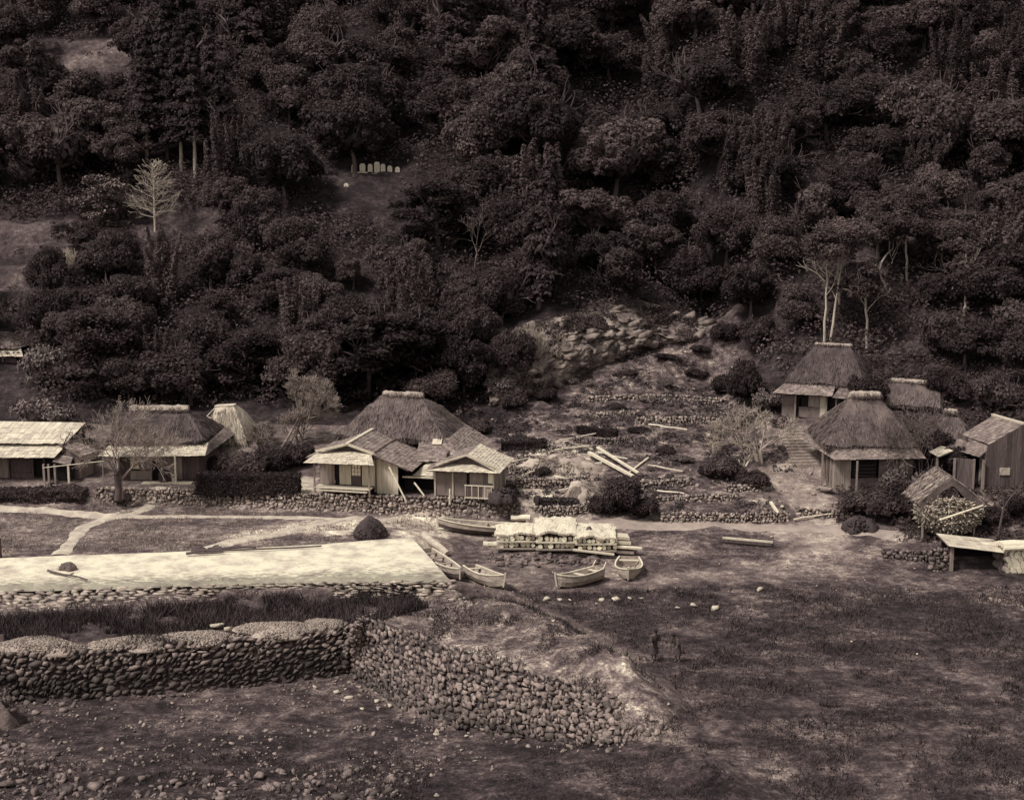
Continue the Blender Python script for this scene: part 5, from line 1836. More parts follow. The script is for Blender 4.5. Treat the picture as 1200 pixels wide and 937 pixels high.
# ---- brushwood pile under its little straw roof
O9 = G(1113, 634)
f = Fr(O9, 0)
bw = thing('straw_canopy', 'small peaked straw canopy on poles sheltering the brushwood pile', 'canopy', O9 + [0, 1.3, 0])
mb = MB()
for s_ in (-1, 1):
    V_, F_ = grid_face([f(0, .2, 3.55), f(0, 3.2, 3.55), f(s_ * 1.8, 3.2, 2.1), f(s_ * 1.8, .2, 2.1)], 10, 10, .26, 4, .14)
    mb.add(V_, F_)
    V2, F2 = grid_face([f(0, .2, 3.12), f(0, 3.2, 3.12), f(s_ * 1.65, 3.2, 1.75), f(s_ * 1.65, .2, 1.75)], 10, 10, .26, 4, .14)
    mb.add(V2, F2)
    for j in range(10):
        a = [V_[j * 11], V_[(j + 1) * 11], V2[(j + 1) * 11], V2[j * 11]]
        mb.add(a, [(0, 1, 2, 3)])
    mb.add([V_[-11], V_[-1], V2[-1], V2[-11]], [(0, 1, 2, 3)])
cr = mb.build('straw_roof', M['thatch'], bw)
rr = np.random.default_rng(8)
n = 900
sg = np.where(rr.random(n) < .5, -1, 1)
t = rr.uniform(0, 1, n)
p_ = np.stack([sg * 1.8 * t, rr.uniform(.1, 3.1, n), 3.6 - 1.45 * t + .56 * t * (1 - t)], 1) + O9
V_, F_ = strands(p_, np.stack([sg * .8, rr.normal(-.1, .2, n), np.full(n, -.6)], 1), rr.uniform(.2, .45, n), rr.uniform(.015, .035, n), rr)
child_np('straw', V_, F_, M['straw_m'], cr)
for u, v in ((-1.45, .4), (1.45, .4), (-1.45, 3), (1.45, 3)): post(f, u, v, -.2, 2.5, M['beam'], bw, .05)
rr = np.random.default_rng(12)
n = 1700
th_ = rr.uniform(0, math.pi, n); ph = rr.uniform(-1.25, .9, n)
dirs = np.stack([np.cos(th_) * np.cos(ph), -np.abs(np.cos(ph * .8)) * np.sin(th_) * .7, np.sin(ph) * .9 + .25], 1)
cen = O9 + [0.05, .8, 1.2]
p_ = cen + dirs * [1.85, 1.4, 1.32] * rr.uniform(.78, 1.0, (n, 1))
p_[:, 2] = np.maximum(p_[:, 2], O9[2] + .05)
dd = rr.normal(0, 1, (n, 3)) * [1, .8, .45] + [.3, -.35, .0]
dd /= np.linalg.norm(dd, axis=1, keepdims=True)
ln = rr.uniform(.15, .42, (n, 1))
V_, F_ = prisms(np.concatenate([p_ - dd * ln, p_ + dd * ln, np.full((n, 1), .04) * rr.uniform(.6, 1.5, (n, 1)), np.full((n, 1), .032)], 1), 5)
hv, hf = ico(4)
hv = hv * [1.15, .8, .8] + cen; hv[:, 2] = np.maximum(hv[:, 2], O9[2] - .1)
bp_ = thing('brushwood_pile', 'big ball of cut pale brushwood sticks under the small peaked straw canopy', 'brushwood', O9 + [0, .9, 0])
child_np('sticks', V_, F_, M['brush'], bp_)
child_np('core', hv, hf, M['soil'], bp_)
a, b2 = PY(1101, 609, 75.6), PY(1152, 592, 76.0)
tag(MB().tube(a, b2, .06, .05, 7).build('pole', M['pole'], loc=a), 'pale pole lying aslant across the brushwood pile', 'pole')

# ---- open shelter with a single plank roof
O10 = G(1114, 669)
f = Fr(O10, 0)
sl = thing('open_shelter', 'low open shelter with one pale plank roof, dark inside, beside the white cordwood', 'shelter', O10)
shingles('roof', [f(-.25, -.2, 1.48), f(2.75, -.25, 1.10), f(2.9, 1.9, 1.25), f(-.3, 1.9, 1.6)], sl, 'shingle_pale', 3, .9, seed=95)
post(f, .02, 0, -.1, 1.42, M['beam'], sl, .08); post(f, 2.7, 0, -.1, 1.05, M['beam_dark'], sl, .07)
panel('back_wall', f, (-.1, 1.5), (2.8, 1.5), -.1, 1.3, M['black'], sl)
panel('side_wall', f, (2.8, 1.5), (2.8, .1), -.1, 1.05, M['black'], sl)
heap('straw_bundle', 'round bundle in the dark of the open shelter', 'bundle', f(.6, .6, 0), .35, .3, .5, M['thatch_dark'], 40, .05, 17)

# ---- things lying on the quay and the gardens
for lab, a, b2, rad, m_ in [
    ('longest dark pole lying along the back of the quay', (224, 645.5), (377, 639.5), .06, 'beam_dark'),
    ('dark crooked pole lying across the pole heap on the quay', (226, 644), (300, 641), .08, 'beam_dark'),
    ('thick dark pole at the near side of the pole heap on the quay', (218, 648.5), (262, 646.5), .08, 'beam_dark'),
    ('short forked pole on the pole heap on the quay', (238, 646), (256, 639), .06, 'beam_dark'),
    ('thin dark stick on the paved slope of the quay', (66, 689), (106, 717), .04, 'beam_dark'),
    ('bent dark branch lying in front of the basket on the quay', (56, 668), (102, 679), .06, 'beam_dark')]:
    pa, pb = P(*a, .16), P(*b2, .16)
    if 'slope' in lab: pa, pb = G(*a, .14), P(106, 715, -.60)
    mb = MB().tube(pa, pb, rad, rad * .7, 7, .05, 5)
    if 'branch' in lab: mb.tube(pa * .45 + pb * .55, pa * .4 + pb * .6 + [.1, .12, .12], .045, .03, 6)
    if 'forked' in lab: mb.tube(pa * .5 + pb * .5, pa * .4 + pb * .6 + [.5, .1, .05], .05, .03, 6)
    tag(mb.build('pole', M[m_], loc=pa), lab, 'pole', 'poles and sticks lying on the quay')
heap('basket', 'dark round basket lying on the quay near its left end', 'basket', P(80, 667, .03), .5, .36, .38, M['basket'], 30, .03, 23)
q = G(1, 656)
mt = thing('mooring_post', 'stout dark square post standing on the quay at the left edge', 'post', q)
MB().bar(q + [-.32, .15, -.1], q + [-.32, .15, 1.15], .52, .45, up=(0, 1, 0)).build('shaft', M['plank_dark'], mt)
MB().bar(q + [-.32, .15, 1.15], q + [-.32, .15, 1.2], .58, .5, up=(0, 1, 0)).build('cap', M['plank'], mt)

for lab, a, b2, w_, h_ in [
    ('upper of two long pale beams slanting over the dark bush', (700, 524), (748, 554), (.9, .75), .16),
    ('lower of two long pale beams slanting over the dark bush', (690, 530), (742, 558), (.9, .7), .2),
    ('pale pole crossing behind the two slanting beams', (738, 553), (760, 536), (.2, .3), .1),
    ('short pale post propping the slanting beams', (684, 551), (686, 541), (.05, .0), .12),
    ('pale pole lying on the straw heap above the garden beds', (650, 527), (690, 522), (.25, .3), .12),
    ('bent pale pole lying along the left of the straw heap', (630, 548), (664, 530), (.25, .25), .11),
    ('pale plank leaning against the long cobble wall by the path', (903, 588), (913, 603), (.5, .4), .16)]:
    pa, pb = G(a[0], a[1] + w_[0] * 8), G(b2[0], b2[1] + w_[1] * 8)
    pa = PY(*a, pa[1]); pb = PY(*b2, pb[1])
    tag(MB().bar(pa, pb, h_, h_ * .8).build('beam', M['pole'], loc=pa), lab, 'beam', 'timbers lying in the gardens')
q = G(668, 556)
heap('straw_heap', 'long pale mound of straw and brush in the gardens left of the slanting beams', 'straw heap', q + [-.6, 1.2, -.3], 2.6, 1.5, 1.25, M['straw_m'], 120, .10, 61, straw=2600)
q = G(690, 585)
heap('straw_heap', 'pale straw sliding down the bank between the garden walls and the dark bush', 'straw heap', q + [-.3, .5, -.3], 1.1, 1.2, 1.2, M['straw_m'], 60, .08, 62, straw=1300)

# ------------------------------------------------------------------ the rock face
NC = 170
cb, _ = resample([P(575, 475, 3.1), P(600, 470, 3.3), P(640, 458, 3.7), P(700, 430, 5.0), P(760, 408, 6.1), P(845, 396, 6.9)], NC)
ct, _ = resample([CLIFF_TW[0] + [-1.2, .6, .2]] + CLIFF_TW[1:] + [CLIFF_TW[-1] + [.6, .4, -.3]], NC)


def blocks(x, y, sx, sy, seed):
    """broken rock: cells, each a tilted facet at its own depth"""
    x, y = x / sx, y / sy
    ix, iy = np.floor(x), np.floor(y)
    best = np.full(x.shape, 9.); val = np.zeros(x.shape)
    for a in (-1, 0, 1):
        for b in (-1, 0, 1):
            cx, cy = ix + a, iy + b
            px, py = cx + hash2(cx, cy, seed), cy + hash2(cx, cy, seed + 1)
            d = (x - px) ** 2 + (y - py) ** 2
            v = hash2(cx, cy, seed + 2) * .8 + (x - px) * (hash2(cx, cy, seed + 3) - .5) * .9 + (y - py) * (hash2(cx, cy, seed + 4) - .7) * .9
            m_ = d < best
            best = np.where(m_, d, best); val = np.where(m_, v, val)
    return val


V, F = [], []
NV = 90
for j in range(NV + 1):
    t = j / NV
    p = cb * (1 - t) + ct * t
    s_ = np.arange(NC) * .095
    hm = t * 6.0
    k = math.sin(math.pi * min(1, t * 1.02)) ** .6
    wall = 1.5 * np.abs(fbm(s_ * .45 + hm * .12, hm * .35 + 0 * s_, 31, 2)) + .9 * np.abs(fbm(s_ * 1.1 + hm * .3, hm * .8 - s_ * .3, 36, 4)) + .35 * fbm(s_ * 2.6, hm * 1.6 + 0 * s_, 32, 3)
    wall = wall * .6 + .95 * blocks(s_, hm + 0 * s_, 1.5, 1.1, 3) + .5 * blocks(s_ + .3 * hm, hm + 0 * s_, .6, .5, 4)
    wall = wall + .25 * np.floor(2.2 * (vnoise(s_ * .9 + hm * .2, hm * .5 + 0 * s_, 37) + .5)) / 2
    ledge = .5 * vnoise(s_ * .7, hm * .9 + 0 * s_, 35)
    q = p + np.stack([0 * s_, -k * (.25 + wall), ledge * k], 1)
    V.append(q)
V = np.concatenate(V)
F = np.array([(j * NC + i, j * NC + i + 1, (j + 1) * NC + i + 1, (j + 1) * NC + i) for j in range(NV) for i in range(NC - 1)])
CLIFF_V = V.copy()
_r = np.random.default_rng(17)
_k = _r.choice(len(V), 380)
_n = len(_k)
_a = _r.normal(.35, .22, _n)                                        # bedding dips to the right
_X = np.stack([np.cos(_a), _r.normal(0, .2, _n), np.sin(_a)], 1); _X /= np.linalg.norm(_X, axis=1, keepdims=True)
_Y = np.stack([-np.sin(_a), np.full(_n, -.25), np.cos(_a)], 1); _Y -= _X * (_X * _Y).sum(1, keepdims=True); _Y /= np.linalg.norm(_Y, axis=1, keepdims=True)
_sz = .14 + .62 * _r.random(_n) ** 2.2
Vb, Fb = stone_batch(V[_k] + [0, .08, 0], _X, _Y, np.cross(_X, _Y), _sz[:, None] * _r.uniform(.6, 1.2, (_n, 3)) * [1.35, .6, .36], 18)
F = [F, Fb + len(V)]
V = np.concatenate([V, Vb])
base = V.mean(0)
cliff = tag(put('cliff', mesh_data('cliff', V - base, F, M['rock']), loc=base), 'broken pale rock face at the foot of the forest', kind='structure')

# ------------------------------------------------------------------ trees and shrubs: a few of each kind are modelled, then copied


def unit(r, n):
    v = r.normal(size=(n, 3))
    return v / np.linalg.norm(v, axis=1, keepdims=True)


def crown_puffs(seed, Rw, Hc, nl=24, leaf=.15, dens=480, flat=.85, zlo=-.5):
    """uneven evergreen crown: several leaders, each carrying leafy puffs of mixed size, with stray sprays; centre at the origin"""
    r = np.random.default_rng(seed)
    ns = int(r.integers(4, 7))
    sub = [(unit(r, 1)[0] * [Rw, Rw, Hc] * r.uniform(.2, .62) * [1, 1, .8 if i else .3], Rw * r.uniform(.38, .62)) for i in range(ns)]
    C, N, S = [], [], []
    tot = nl * dens
    pu = []
    for k in range(int(nl * 2.3)):
        q, R_ = sub[int(r.integers(ns))]
        d = unit(r, 1)[0]
        if d[2] < zlo: d[2] = -d[2] * .6
        stray = r.random() < .12
        pu.append((q + d * R_ * [1, 1, Hc / Rw] * (r.uniform(1.0, 1.35) if stray else r.uniform(.55, 1.0)), Rw * (r.uniform(.08, .14) if stray else .12 + .24 * r.random() ** 1.7)))
    area = sum(a * a for _, a in pu)
    for q, a in pu:
        n = max(12, int(tot * a * a / area))
        u = unit(r, n)
        u = u[u[:, 2] > -.7]
        m = len(u)
        rr = a * (1 + .35 * fbm(u[:, 0] * 2.2 + q[0] * 3, u[:, 1] * 2.2 + u[:, 2] * 2 + q[1], seed, 2)) * (.45 + .62 * r.random(m) ** .45)
        C.append(q + u * rr[:, None] * [1, 1, flat])
        N.append(u * .9 + r.normal(0, .45, (m, 3)) + [0, 0, .35])
        S.append(leaf * (.45 + .8 * r.random(m)))
    n = 300                                                          # leaves deep inside
    u = unit(r, n)
    C.append(u * [Rw, Rw, Hc] * .5 * r.uniform(.3, 1, (n, 1))); N.append(u); S.append(np.full(n, leaf * 2.4))
    return quads(np.concatenate(C), np.concatenate(N), np.concatenate(S), .62, r)


def crown_layers(seed, Rw, Hc, leaf=.22):
    """flat boughs in tiers"""
    r = np.random.default_rng(seed)
    C, N, S = [], [], []
    for k in range(34):
        z = r.uniform(-.9, 1)
        ro = Rw * math.sqrt(max(.05, 1 - (max(z, -.3)) ** 2)) * r.uniform(.35, .85)
        a = r.uniform(0, 6.28)
        q = np.array([math.cos(a) * ro, math.sin(a) * ro, z * Hc])
        n = 330
        ra = np.sqrt(r.uniform(0, 1, n)) * Rw * r.uniform(.26, .42)
        b = r.uniform(0, 6.28, n)
        C.append(q + np.stack([np.cos(b) * ra, np.sin(b) * ra, r.normal(0, .09, n) * Rw * .5 - ra * .18], 1))
        N.append(np.stack([r.normal(0, .45, n), r.normal(0, .45, n), np.ones(n)], 1)); S.append(leaf * r.uniform(.5, 1.1, n))
    return quads(np.concatenate(C), np.concatenate(N), np.concatenate(S), .6, r)


def crown_cedar(seed, Rw, Hc, leaf=.2):
    r = np.random.default_rng(seed)
    C, N, S = [], [], []
    nt = 26
    for k in range(nt):
        t = (k + r.uniform(0, .8)) / nt
        ro = Rw * (1 - t) ** .75 * r.uniform(.75, 1.1) + .12
        for b in range(int(5 + 5 * (1 - t))):
            a = r.uniform(0, 6.28)
            n = 44
            s_ = r.uniform(.15, 1, n)
            w_ = .16 * ro
            C.append(np.stack([np.cos(a) * ro * s_ + r.normal(0, w_, n), np.sin(a) * ro * s_ + r.normal(0, w_, n),
                               (-1 + 2 * t) * Hc - .28 * ro * s_ ** 2 + r.normal(0, .1, n)], 1))
            N.append(np.stack([np.cos(a) + r.normal(0, .5, n), np.sin(a) + r.normal(0, .5, n), np.full(n, .8)], 1)); S.append(leaf * r.uniform(.5, 1.2, n))
    return quads(np.concatenate(C), np.concatenate(N), np.concatenate(S), .5, r)


def crown_plume(seed, Rw, Hc, leaf=.2):
    """bamboo: feathery leaning plumes"""
    r = np.random.default_rng(seed)
    C, N, S = [], [], []
    for k in range(16):
        a = r.uniform(0, 6.28); ro = Rw * math.sqrt(r.uniform(0, .7))
        x, y = math.cos(a) * ro, math.sin(a) * ro
        le = r.normal(0, .28, 2) * Rw
        hh = Hc * r.uniform(.65, 1.05)
        n = 420
        t = r.uniform(0, 1, n) ** .8
        w_ = Rw * .32 * (1 - t) ** .6 * np.sqrt(np.minimum(1, t * 5)) + .05
        b = r.uniform(0, 6.28, n); q = np.sqrt(r.uniform(0, 1, n))
        C.append(np.stack([x + le[0] * t ** 2 + np.cos(b) * q * w_, y + le[1] * t ** 2 + np.sin(b) * q * w_, -Hc + 2 * hh * t - .25 * q * w_], 1))
        N.append(np.stack([np.cos(b), np.sin(b), np.full(n, .9)], 1) + r.normal(0, .4, (n, 3))); S.append(leaf * r.uniform(.5, 1.2, n))
    return quads(np.concatenate(C), np.concatenate(N), np.concatenate(S), .35, r)


def branch_segs(r, p, d, L, rad, depth, out, spread=.6, up=.15, kids=3, wob=.18, shrink=.68, minr=.012):
    n = 3
    for k in range(n):
        d = d + r.normal(0, wob, 3) + [0, 0, up * .4]
        d = d / np.linalg.norm(d)
        q = p + d * L / n
        r1 = rad * (1 - .28 / n * (k + 1) / 1.0)
        out.append(np.r_[p, q, max(rad, minr), max(r1, minr)])
        p, rad = q, r1
        if depth > 0 and k >= 1:
            for j in range(kids if k == n - 1 else max(1, kids - 1)):
                e = d + unit(r, 1)[0] * spread * r.uniform(.7, 1.3) + [0, 0, up]
                branch_segs(r, p, e / np.linalg.norm(e), L * shrink * r.uniform(.75, 1.15), rad * .62, depth - 1, out, spread, up, kids, wob, shrink, minr)


def trunk_mesh(name, seed, h, rad, m, limbs=5, crownr=2.0):
    r = np.random.default_rng(seed)
    out = []
    p = np.array([0, 0, -.4]); d = np.array([r.normal(0, .05), r.normal(0, .05), 1.0])
    n = 7
    for k in range(n):
        d = d + np.r_[r.normal(0, .06, 2), 0]; d /= np.linalg.norm(d)
        q = p + d * (h + .4) / n
        out.append(np.r_[p, q, rad * (1 - .11 * k) * (1.35 if k == 0 else 1), rad * (1 - .11 * (k + 1))])
        p = q
        if k >= n - 4:
            for j in range(2):
                e = np.r_[r.normal(0, 1, 2), .8]; e /= np.linalg.norm(e)
                branch_segs(r, p, e, crownr * .6, rad * .4, 1, out, .7, .2, 2)
    V, F = prisms(np.array(out), 7)
    return mesh_data(name, V, F, m)


LIB = {}


def lib(kind, crown, Rw, Hc, bole, trunk_r, leafm, barkm='bark', seed=0):
    """bole = height of the crown's centre over the ground"""
    cm = mesh_data('crown', crown[0] + [0, 0, bole], crown[1], M[leafm])
    tm = trunk_mesh('trunk', seed + 50, bole, trunk_r, M[barkm], crownr=Rw)
    LIB.setdefault(kind, []).append((tm, cm, Rw, bole + Hc))


for k in range(7):
    Rw = [3.4, 3.0, 3.8, 3.2, 3.6, 2.8, 3.3][k]; Hc = Rw * [.85, 1.0, .8, .95, .75, 1.15, .9][k]
    lib('broad', crown_puffs(200 + k, Rw, Hc, [34, 28, 38, 30, 38, 28, 34][k], .15, 840), Rw, Hc, Hc * .8 + .7, .24, 'leaf', seed=k)
for k in range(4):
    Rw = [3.2, 2.8, 3.5, 3.0][k]; Hc = Rw * [.9, 1.05, .8, .95][k]
    lib('dark', crown_puffs(230 + k, Rw, Hc, 44, .145, 600, .9), Rw, Hc, Hc * .8 + .6, .22, 'leaf_dark', seed=k + 10)
for k in range(4):
    Rw = [3.0, 3.4, 2.6, 3.1][k]; Hc = Rw * [.9, .8, 1.1, .95][k]
    lib('loose', crown_puffs(250 + k, Rw, Hc, 60, .14, 290, .75), Rw, Hc, Hc * .85 + .8, .2, 'bamboo', seed=k + 20)
for k in range(3):
    lib('layer', crown_layers(260 + k, 4.0, 2.9), 4.0, 2.9, 2.9, .3, 'leaf_dark', seed=k + 30)
lib('tier', crown_layers(265, 3.0, 2.2, .17), 3.0, 2.2, 2.3, .2, 'leaf_pale', seed=66)
for k in range(3):
    lib('cedar', crown_cedar(270 + k, [1.9, 1.6, 2.1][k], [4.4, 5.0, 4.0][k]), 2.0, 4.6, 5.6, .2, 'needle', seed=k + 40)
for k in range(3):
    lib('bamboo', crown_plume(280 + k, 2.2, 3.4), 2.2, 3.4, 4.0, .12, 'bamboo', seed=k + 45)
for k in range(3):
    Rw = 1.5
    lib('bush', crown_puffs(290 + k, Rw, 1.1, 46, .095, 300, .9, -.1), Rw, 1.1, .75, .08, ['leaf_dark', 'leaf', 'leaf_dark'][k], seed=k + 55)
for k in range(2):
    lib('scrub', crown_puffs(296 + k, 1.5, 1.1, 40, .10, 90, .8, -.1), 1.5, 1.1, .75, .06, 'leaf_pale', 'twig', seed=k + 58)


def plant(kind, loc, s, label, cat='tree', group=None, name=None, sz=None, var=None, rz=None):
    L = LIB[kind]
    tm, cm, Rw, hh = L[RNG.integers(len(L)) if var is None else var]
    nm = name or {'cedar': 'cedar_tree', 'bamboo': 'bamboo_clump', 'bush': 'bush', 'scrub': 'shrub'}.get(kind, 'forest_tree')
    t = thing(nm, label, cat, loc, group, rz=RNG.uniform(0, 6.28) if rz is None else rz)
    t.scale = (s * RNG.uniform(.88, 1.14), s * RNG.uniform(.88, 1.14), s if sz is None else sz)
    if kind in ('broad', 'dark', 'loose', 'cedar', 'bamboo'): t.rotation_euler = (RNG.normal(0, .06), RNG.normal(0, .06), t.rotation_euler[2])
    put('trunk', tm, t); put('crown', cm, t)
    return t


def bare_tree(label, loc, h, rad, seed, m='twig_pale', depth=4, spread=.6, up=.15, kids=3, lean=(0, 0), stems=1, name='bare_tree', group=None, first=.35, shrink=.68, minr=.012, cat='tree', wob=.18):
    r = np.random.default_rng(seed)
    t = thing(name, label, cat, loc, group)
    tr, tw = [], []
    for k in range(stems):
        d = np.array([lean[0] + (r.normal(0, .35) if stems > 1 else 0), lean[1] + (r.normal(0, .3) if stems > 1 else 0), 1.0]); d /= np.linalg.norm(d)
        p = np.array([r.normal(0, .15), r.normal(0, .15), -.25]) if stems > 1 else np.array([0, 0, -.25])
        q = p + d * h * first
        mid = (p + q) / 2 + r.normal(0, .03 * h * first, 3) * [1, 1, 0]
        tr += [np.r_[p, mid, rad * 1.2, rad], np.r_[mid, q, rad, rad * .9]]
        for j in range(kids):
            e = d + unit(r, 1)[0] * spread + [0, 0, up]
            branch_segs(r, q, e / np.linalg.norm(e), h * .36, rad * .6, depth - 1, tw, spread, up, kids, wob, shrink, minr)
    V, F = prisms(np.array(tr), 8); put('trunk', mesh_data('trunk', V, F, M[m]), t)
    V, F = prisms(np.array(tw), 3); put('crown', mesh_data('crown', V, F, M[m]), t)
    return t


# ---- keep these places open: pixel rectangle and depth of what must stay visible
KEEP = [(398, 475, 186, 262, 128), (0, 82, 225, 340, 118), (60, 175, -20, 66, 150), (595, 850, 366, 480, 107), (85, 262, 232, 258, 124),
        (85, 152, 178, 246, 126), (155, 208, 186, 262, 124), (-30, 42, 385, 446, 106.3), (20, 80, 385, 455, 103), (204, 236, 158, 216, 131), (545, 570, 275, 330, 116),
        (580, 660, 385, 445, 105), (905, 1100, 400, 640, 95), (1080, 1200, 480, 640, 84), (228, 300, 470, 520, 92), (290, 362, 425, 540, 92), (940, 1075, 335, 410, 103), (1105, 1135, 340, 415, 104), (1028, 1074, 262, 388, 107.4)]


def clashes(p, h_, r_, k=.75):
    px, py = proj(p[0], p[1], p[2])
    s = FOC / (p[1] * CP)
    _, pt = proj(p[0], p[1], p[2] + h_)
    for (a, b, t, bo, yy) in KEEP:
        if p[1] < yy - .3 and px + r_ * s * k > a and px - r_ * s * k < b and pt < bo - 6 and py > t: return True
    return False


def zone(px, py):
    if py < 120:
        z = 'high on the slope under the upper-left terraced field' if px < 200 else 'at the top of the slope, above the old gravestones' if px < 480 else \
            'at the top of the slope, above the rock face' if px < 800 else 'at the top of the slope above the tall pale trunks' if px < 1060 else 'at the top of the slope above the right-edge house'
    elif py < 250:
        z = 'behind the pale bare tree on the left slope' if px < 250 else 'beside the old gravestones' if px < 500 else 'on the middle slope high above the rock face' if px < 780 else \
            'on the slope above the tall pale trunks' if px < 1070 else 'on the slope high above the right-edge house'
    elif py < 370:
        z = 'on the slope below the lower terraced fields' if px < 150 else 'on the lower slope above the straw hut' if px < 330 else 'on the lower slope above the big farmhouse' if px < 560 else \
            'directly over the rock face' if px < 860 else 'among the tall pale trunks' if px < 1090 else 'on the slope behind the right-edge house'
    else:
        z = 'behind the long plank house at the left edge' if px < 140 else 'behind the straw hut' if px < 330 else 'close behind the big farmhouse' if px < 530 else \
            'at the left foot of the rock face' if px < 640 else 'beside the upper thatched house' if px < 1000 else 'close behind the right-edge house'
    return z


WORD = {'broad': ['rounded evergreen tree', 'tree'], 'dark': ['dense dark evergreen tree', 'tree'], 'loose': ['loose feathery evergreen tree', 'tree'],
        'layer': ['dark tree with tiered boughs', 'tree'], 'cedar': ['pointed dark cedar', 'tree'], 'bamboo': ['plumy bamboo clump', 'bamboo']}
FOREST = []
r = np.random.default_rng(42)
DONE = []


def grow(kind, p, s, sz=None, force=False):
    tm, cm, Rw, hh = LIB[kind][0]
    R_ = Rw * s
    if not force:
        for (x, y, q) in DONE:
            if (x - p[0]) ** 2 + (y - p[1]) ** 2 < (.53 * (q + R_)) ** 2: return False
        if clashes(p, hh * (sz or s) * .95, R_): return False
    DONE.append((p[0], p[1], R_))
    px, py = proj(p[0], p[1], p[2] + hh * s * .6)
    lab = f"{'small ' if s < .62 else 'big ' if s > 1.02 else ''}{WORD[kind][0]} {zone(px, py)}"
    plant(kind, p, s, lab, WORD[kind][1], lab.replace('tree ', 'trees ', 1), sz=sz)
    FOREST.append(p)
    return True


# singled-out trees first
def spot(px, py, y):
    p = PY(px, py, y); p[2] = hz(p[0], p[1]); return p


t = spot(118, 236, 124.5); DONE.append((t[0], t[1], 3.2))
plant('tier', t - [0, 0, .3], 1.0, 'pale rounded evergreen with tiered boughs left of the pale leafless tree', 'tree', sz=1.0, name='evergreen_tree')
t = spot(181, 250, 123); DONE.append((t[0], t[1], 2.5))
_t = thing('bare_tree', 'pale leafless tree with level branches on the small hillside meadow', 'tree', t)
rr = np.random.default_rng(5)
put('trunk', mesh_data('trunk', *prisms([np.r_[0, 0, -.3, .04, 0, 3, .12, .08], np.r_[.04, 0, 3, 0, 0, 5.6, .08, .02]], 7), M['twig_pale']), _t)
_o = []
for k in range(84):
    zz = .9 + 4.5 * k / 83
    a = rr.uniform(0, 6.28)
    e = np.array([math.cos(a), math.sin(a), .22 + .5 * (zz / 5.6) ** 2]); e /= np.linalg.norm(e)
    L_ = 2.0 * min(1, .55 + zz / 4) * (1.12 - zz / 5.6) ** .6
    branch_segs(rr, np.array([0, 0, zz]), e, L_, .035, 2, _o, .55, .06, 2, .12, .45, .014)
put('crown', mesh_data('crown', *prisms(np.array(_o), 3), M['twig_pale']), _t)
for i, (px, lab) in enumerate([(229, 'dark cedar with a long bright bare trunk above the hillside meadow'), (213, 'dark cedar with a dull pair of trunks above the hillside meadow'),
                               (173, 'dark cedar directly behind the pale leafless tree'), (197, 'tall dark cedar left of the bright bare trunk'),
                               (250, 'tall dark cedar right of the bright bare trunk')]):
    y = 131 + (i % 3) * 1.2 + (3 if i > 2 else 0)
    t = spot(px, 214, y); DONE.append((t[0], t[1], 1.6))
    c_ = thing('cedar_tree', lab, 'tree', t, 'cedars above the hillside meadow')
    hh = 4.6 if i < 3 else 3
    rr = np.random.default_rng(i)
    V, F = prisms([np.r_[0, 0, -.4, .05, 0, hh * .5, .19, .16], np.r_[.05, 0, hh * .5, .0, 0, hh + 4, .16, .06]], 8)
    put('trunk', mesh_data('trunk', V, F, M['bark_pale'] if i in (0, 1, 2) else M['bark']), c_)
    cm = LIB['cedar'][i % 3][1]
    o = put('crown', cm, c_, (0, 0, hh - 2.2)); o.scale = (.95, .95, 1.0)
t = spot(556, 330, 116); bare_tree('slender pale leafless tree leaning among the evergreens on the middle slope', t, 4.6, .08, 9, 'twig', 4, .7, .08, 3, (.12, 0), first=.38)
DONE.append((t[0], t[1], 1.4))
t = spot(618, 442, 104.8); bare_tree('pale dead shrub fanning out at the left foot of the rock face', t, 3.9, .07, 12, 'twig_pale', 4, .55, .2, 3, stems=5, first=.2, name='dead_shrub', cat='shrub')
t = spot(648, 432, 106.8); bare_tree('smaller pale dead shrub clinging to the rock face', t, 2.4, .05, 13, 'twig_pale', 3, .6, .2, 3, stems=4, first=.2, name='dead_shrub', cat='shrub')
t = spot(85, 305, 116); bare_tree('pale leafless shrub at the right end of the lower terraced fields', t, 3.0, .06, 15, 'twig_pale', 4, .65, .15, 3, stems=3, first=.2, name='dead_shrub', cat='shrub')
for i, (px, py) in enumerate(((52, 440), (63, 446), (46, 432))):
    t = spot(px, py, 103.5 - i * .4)
    plant('scrub', t - [0, 0, .2], 1.15, 'pale withered shrub right of the hillside house at the far left', 'shrub', 'withered shrubs by the hillside house', sz=1.7)
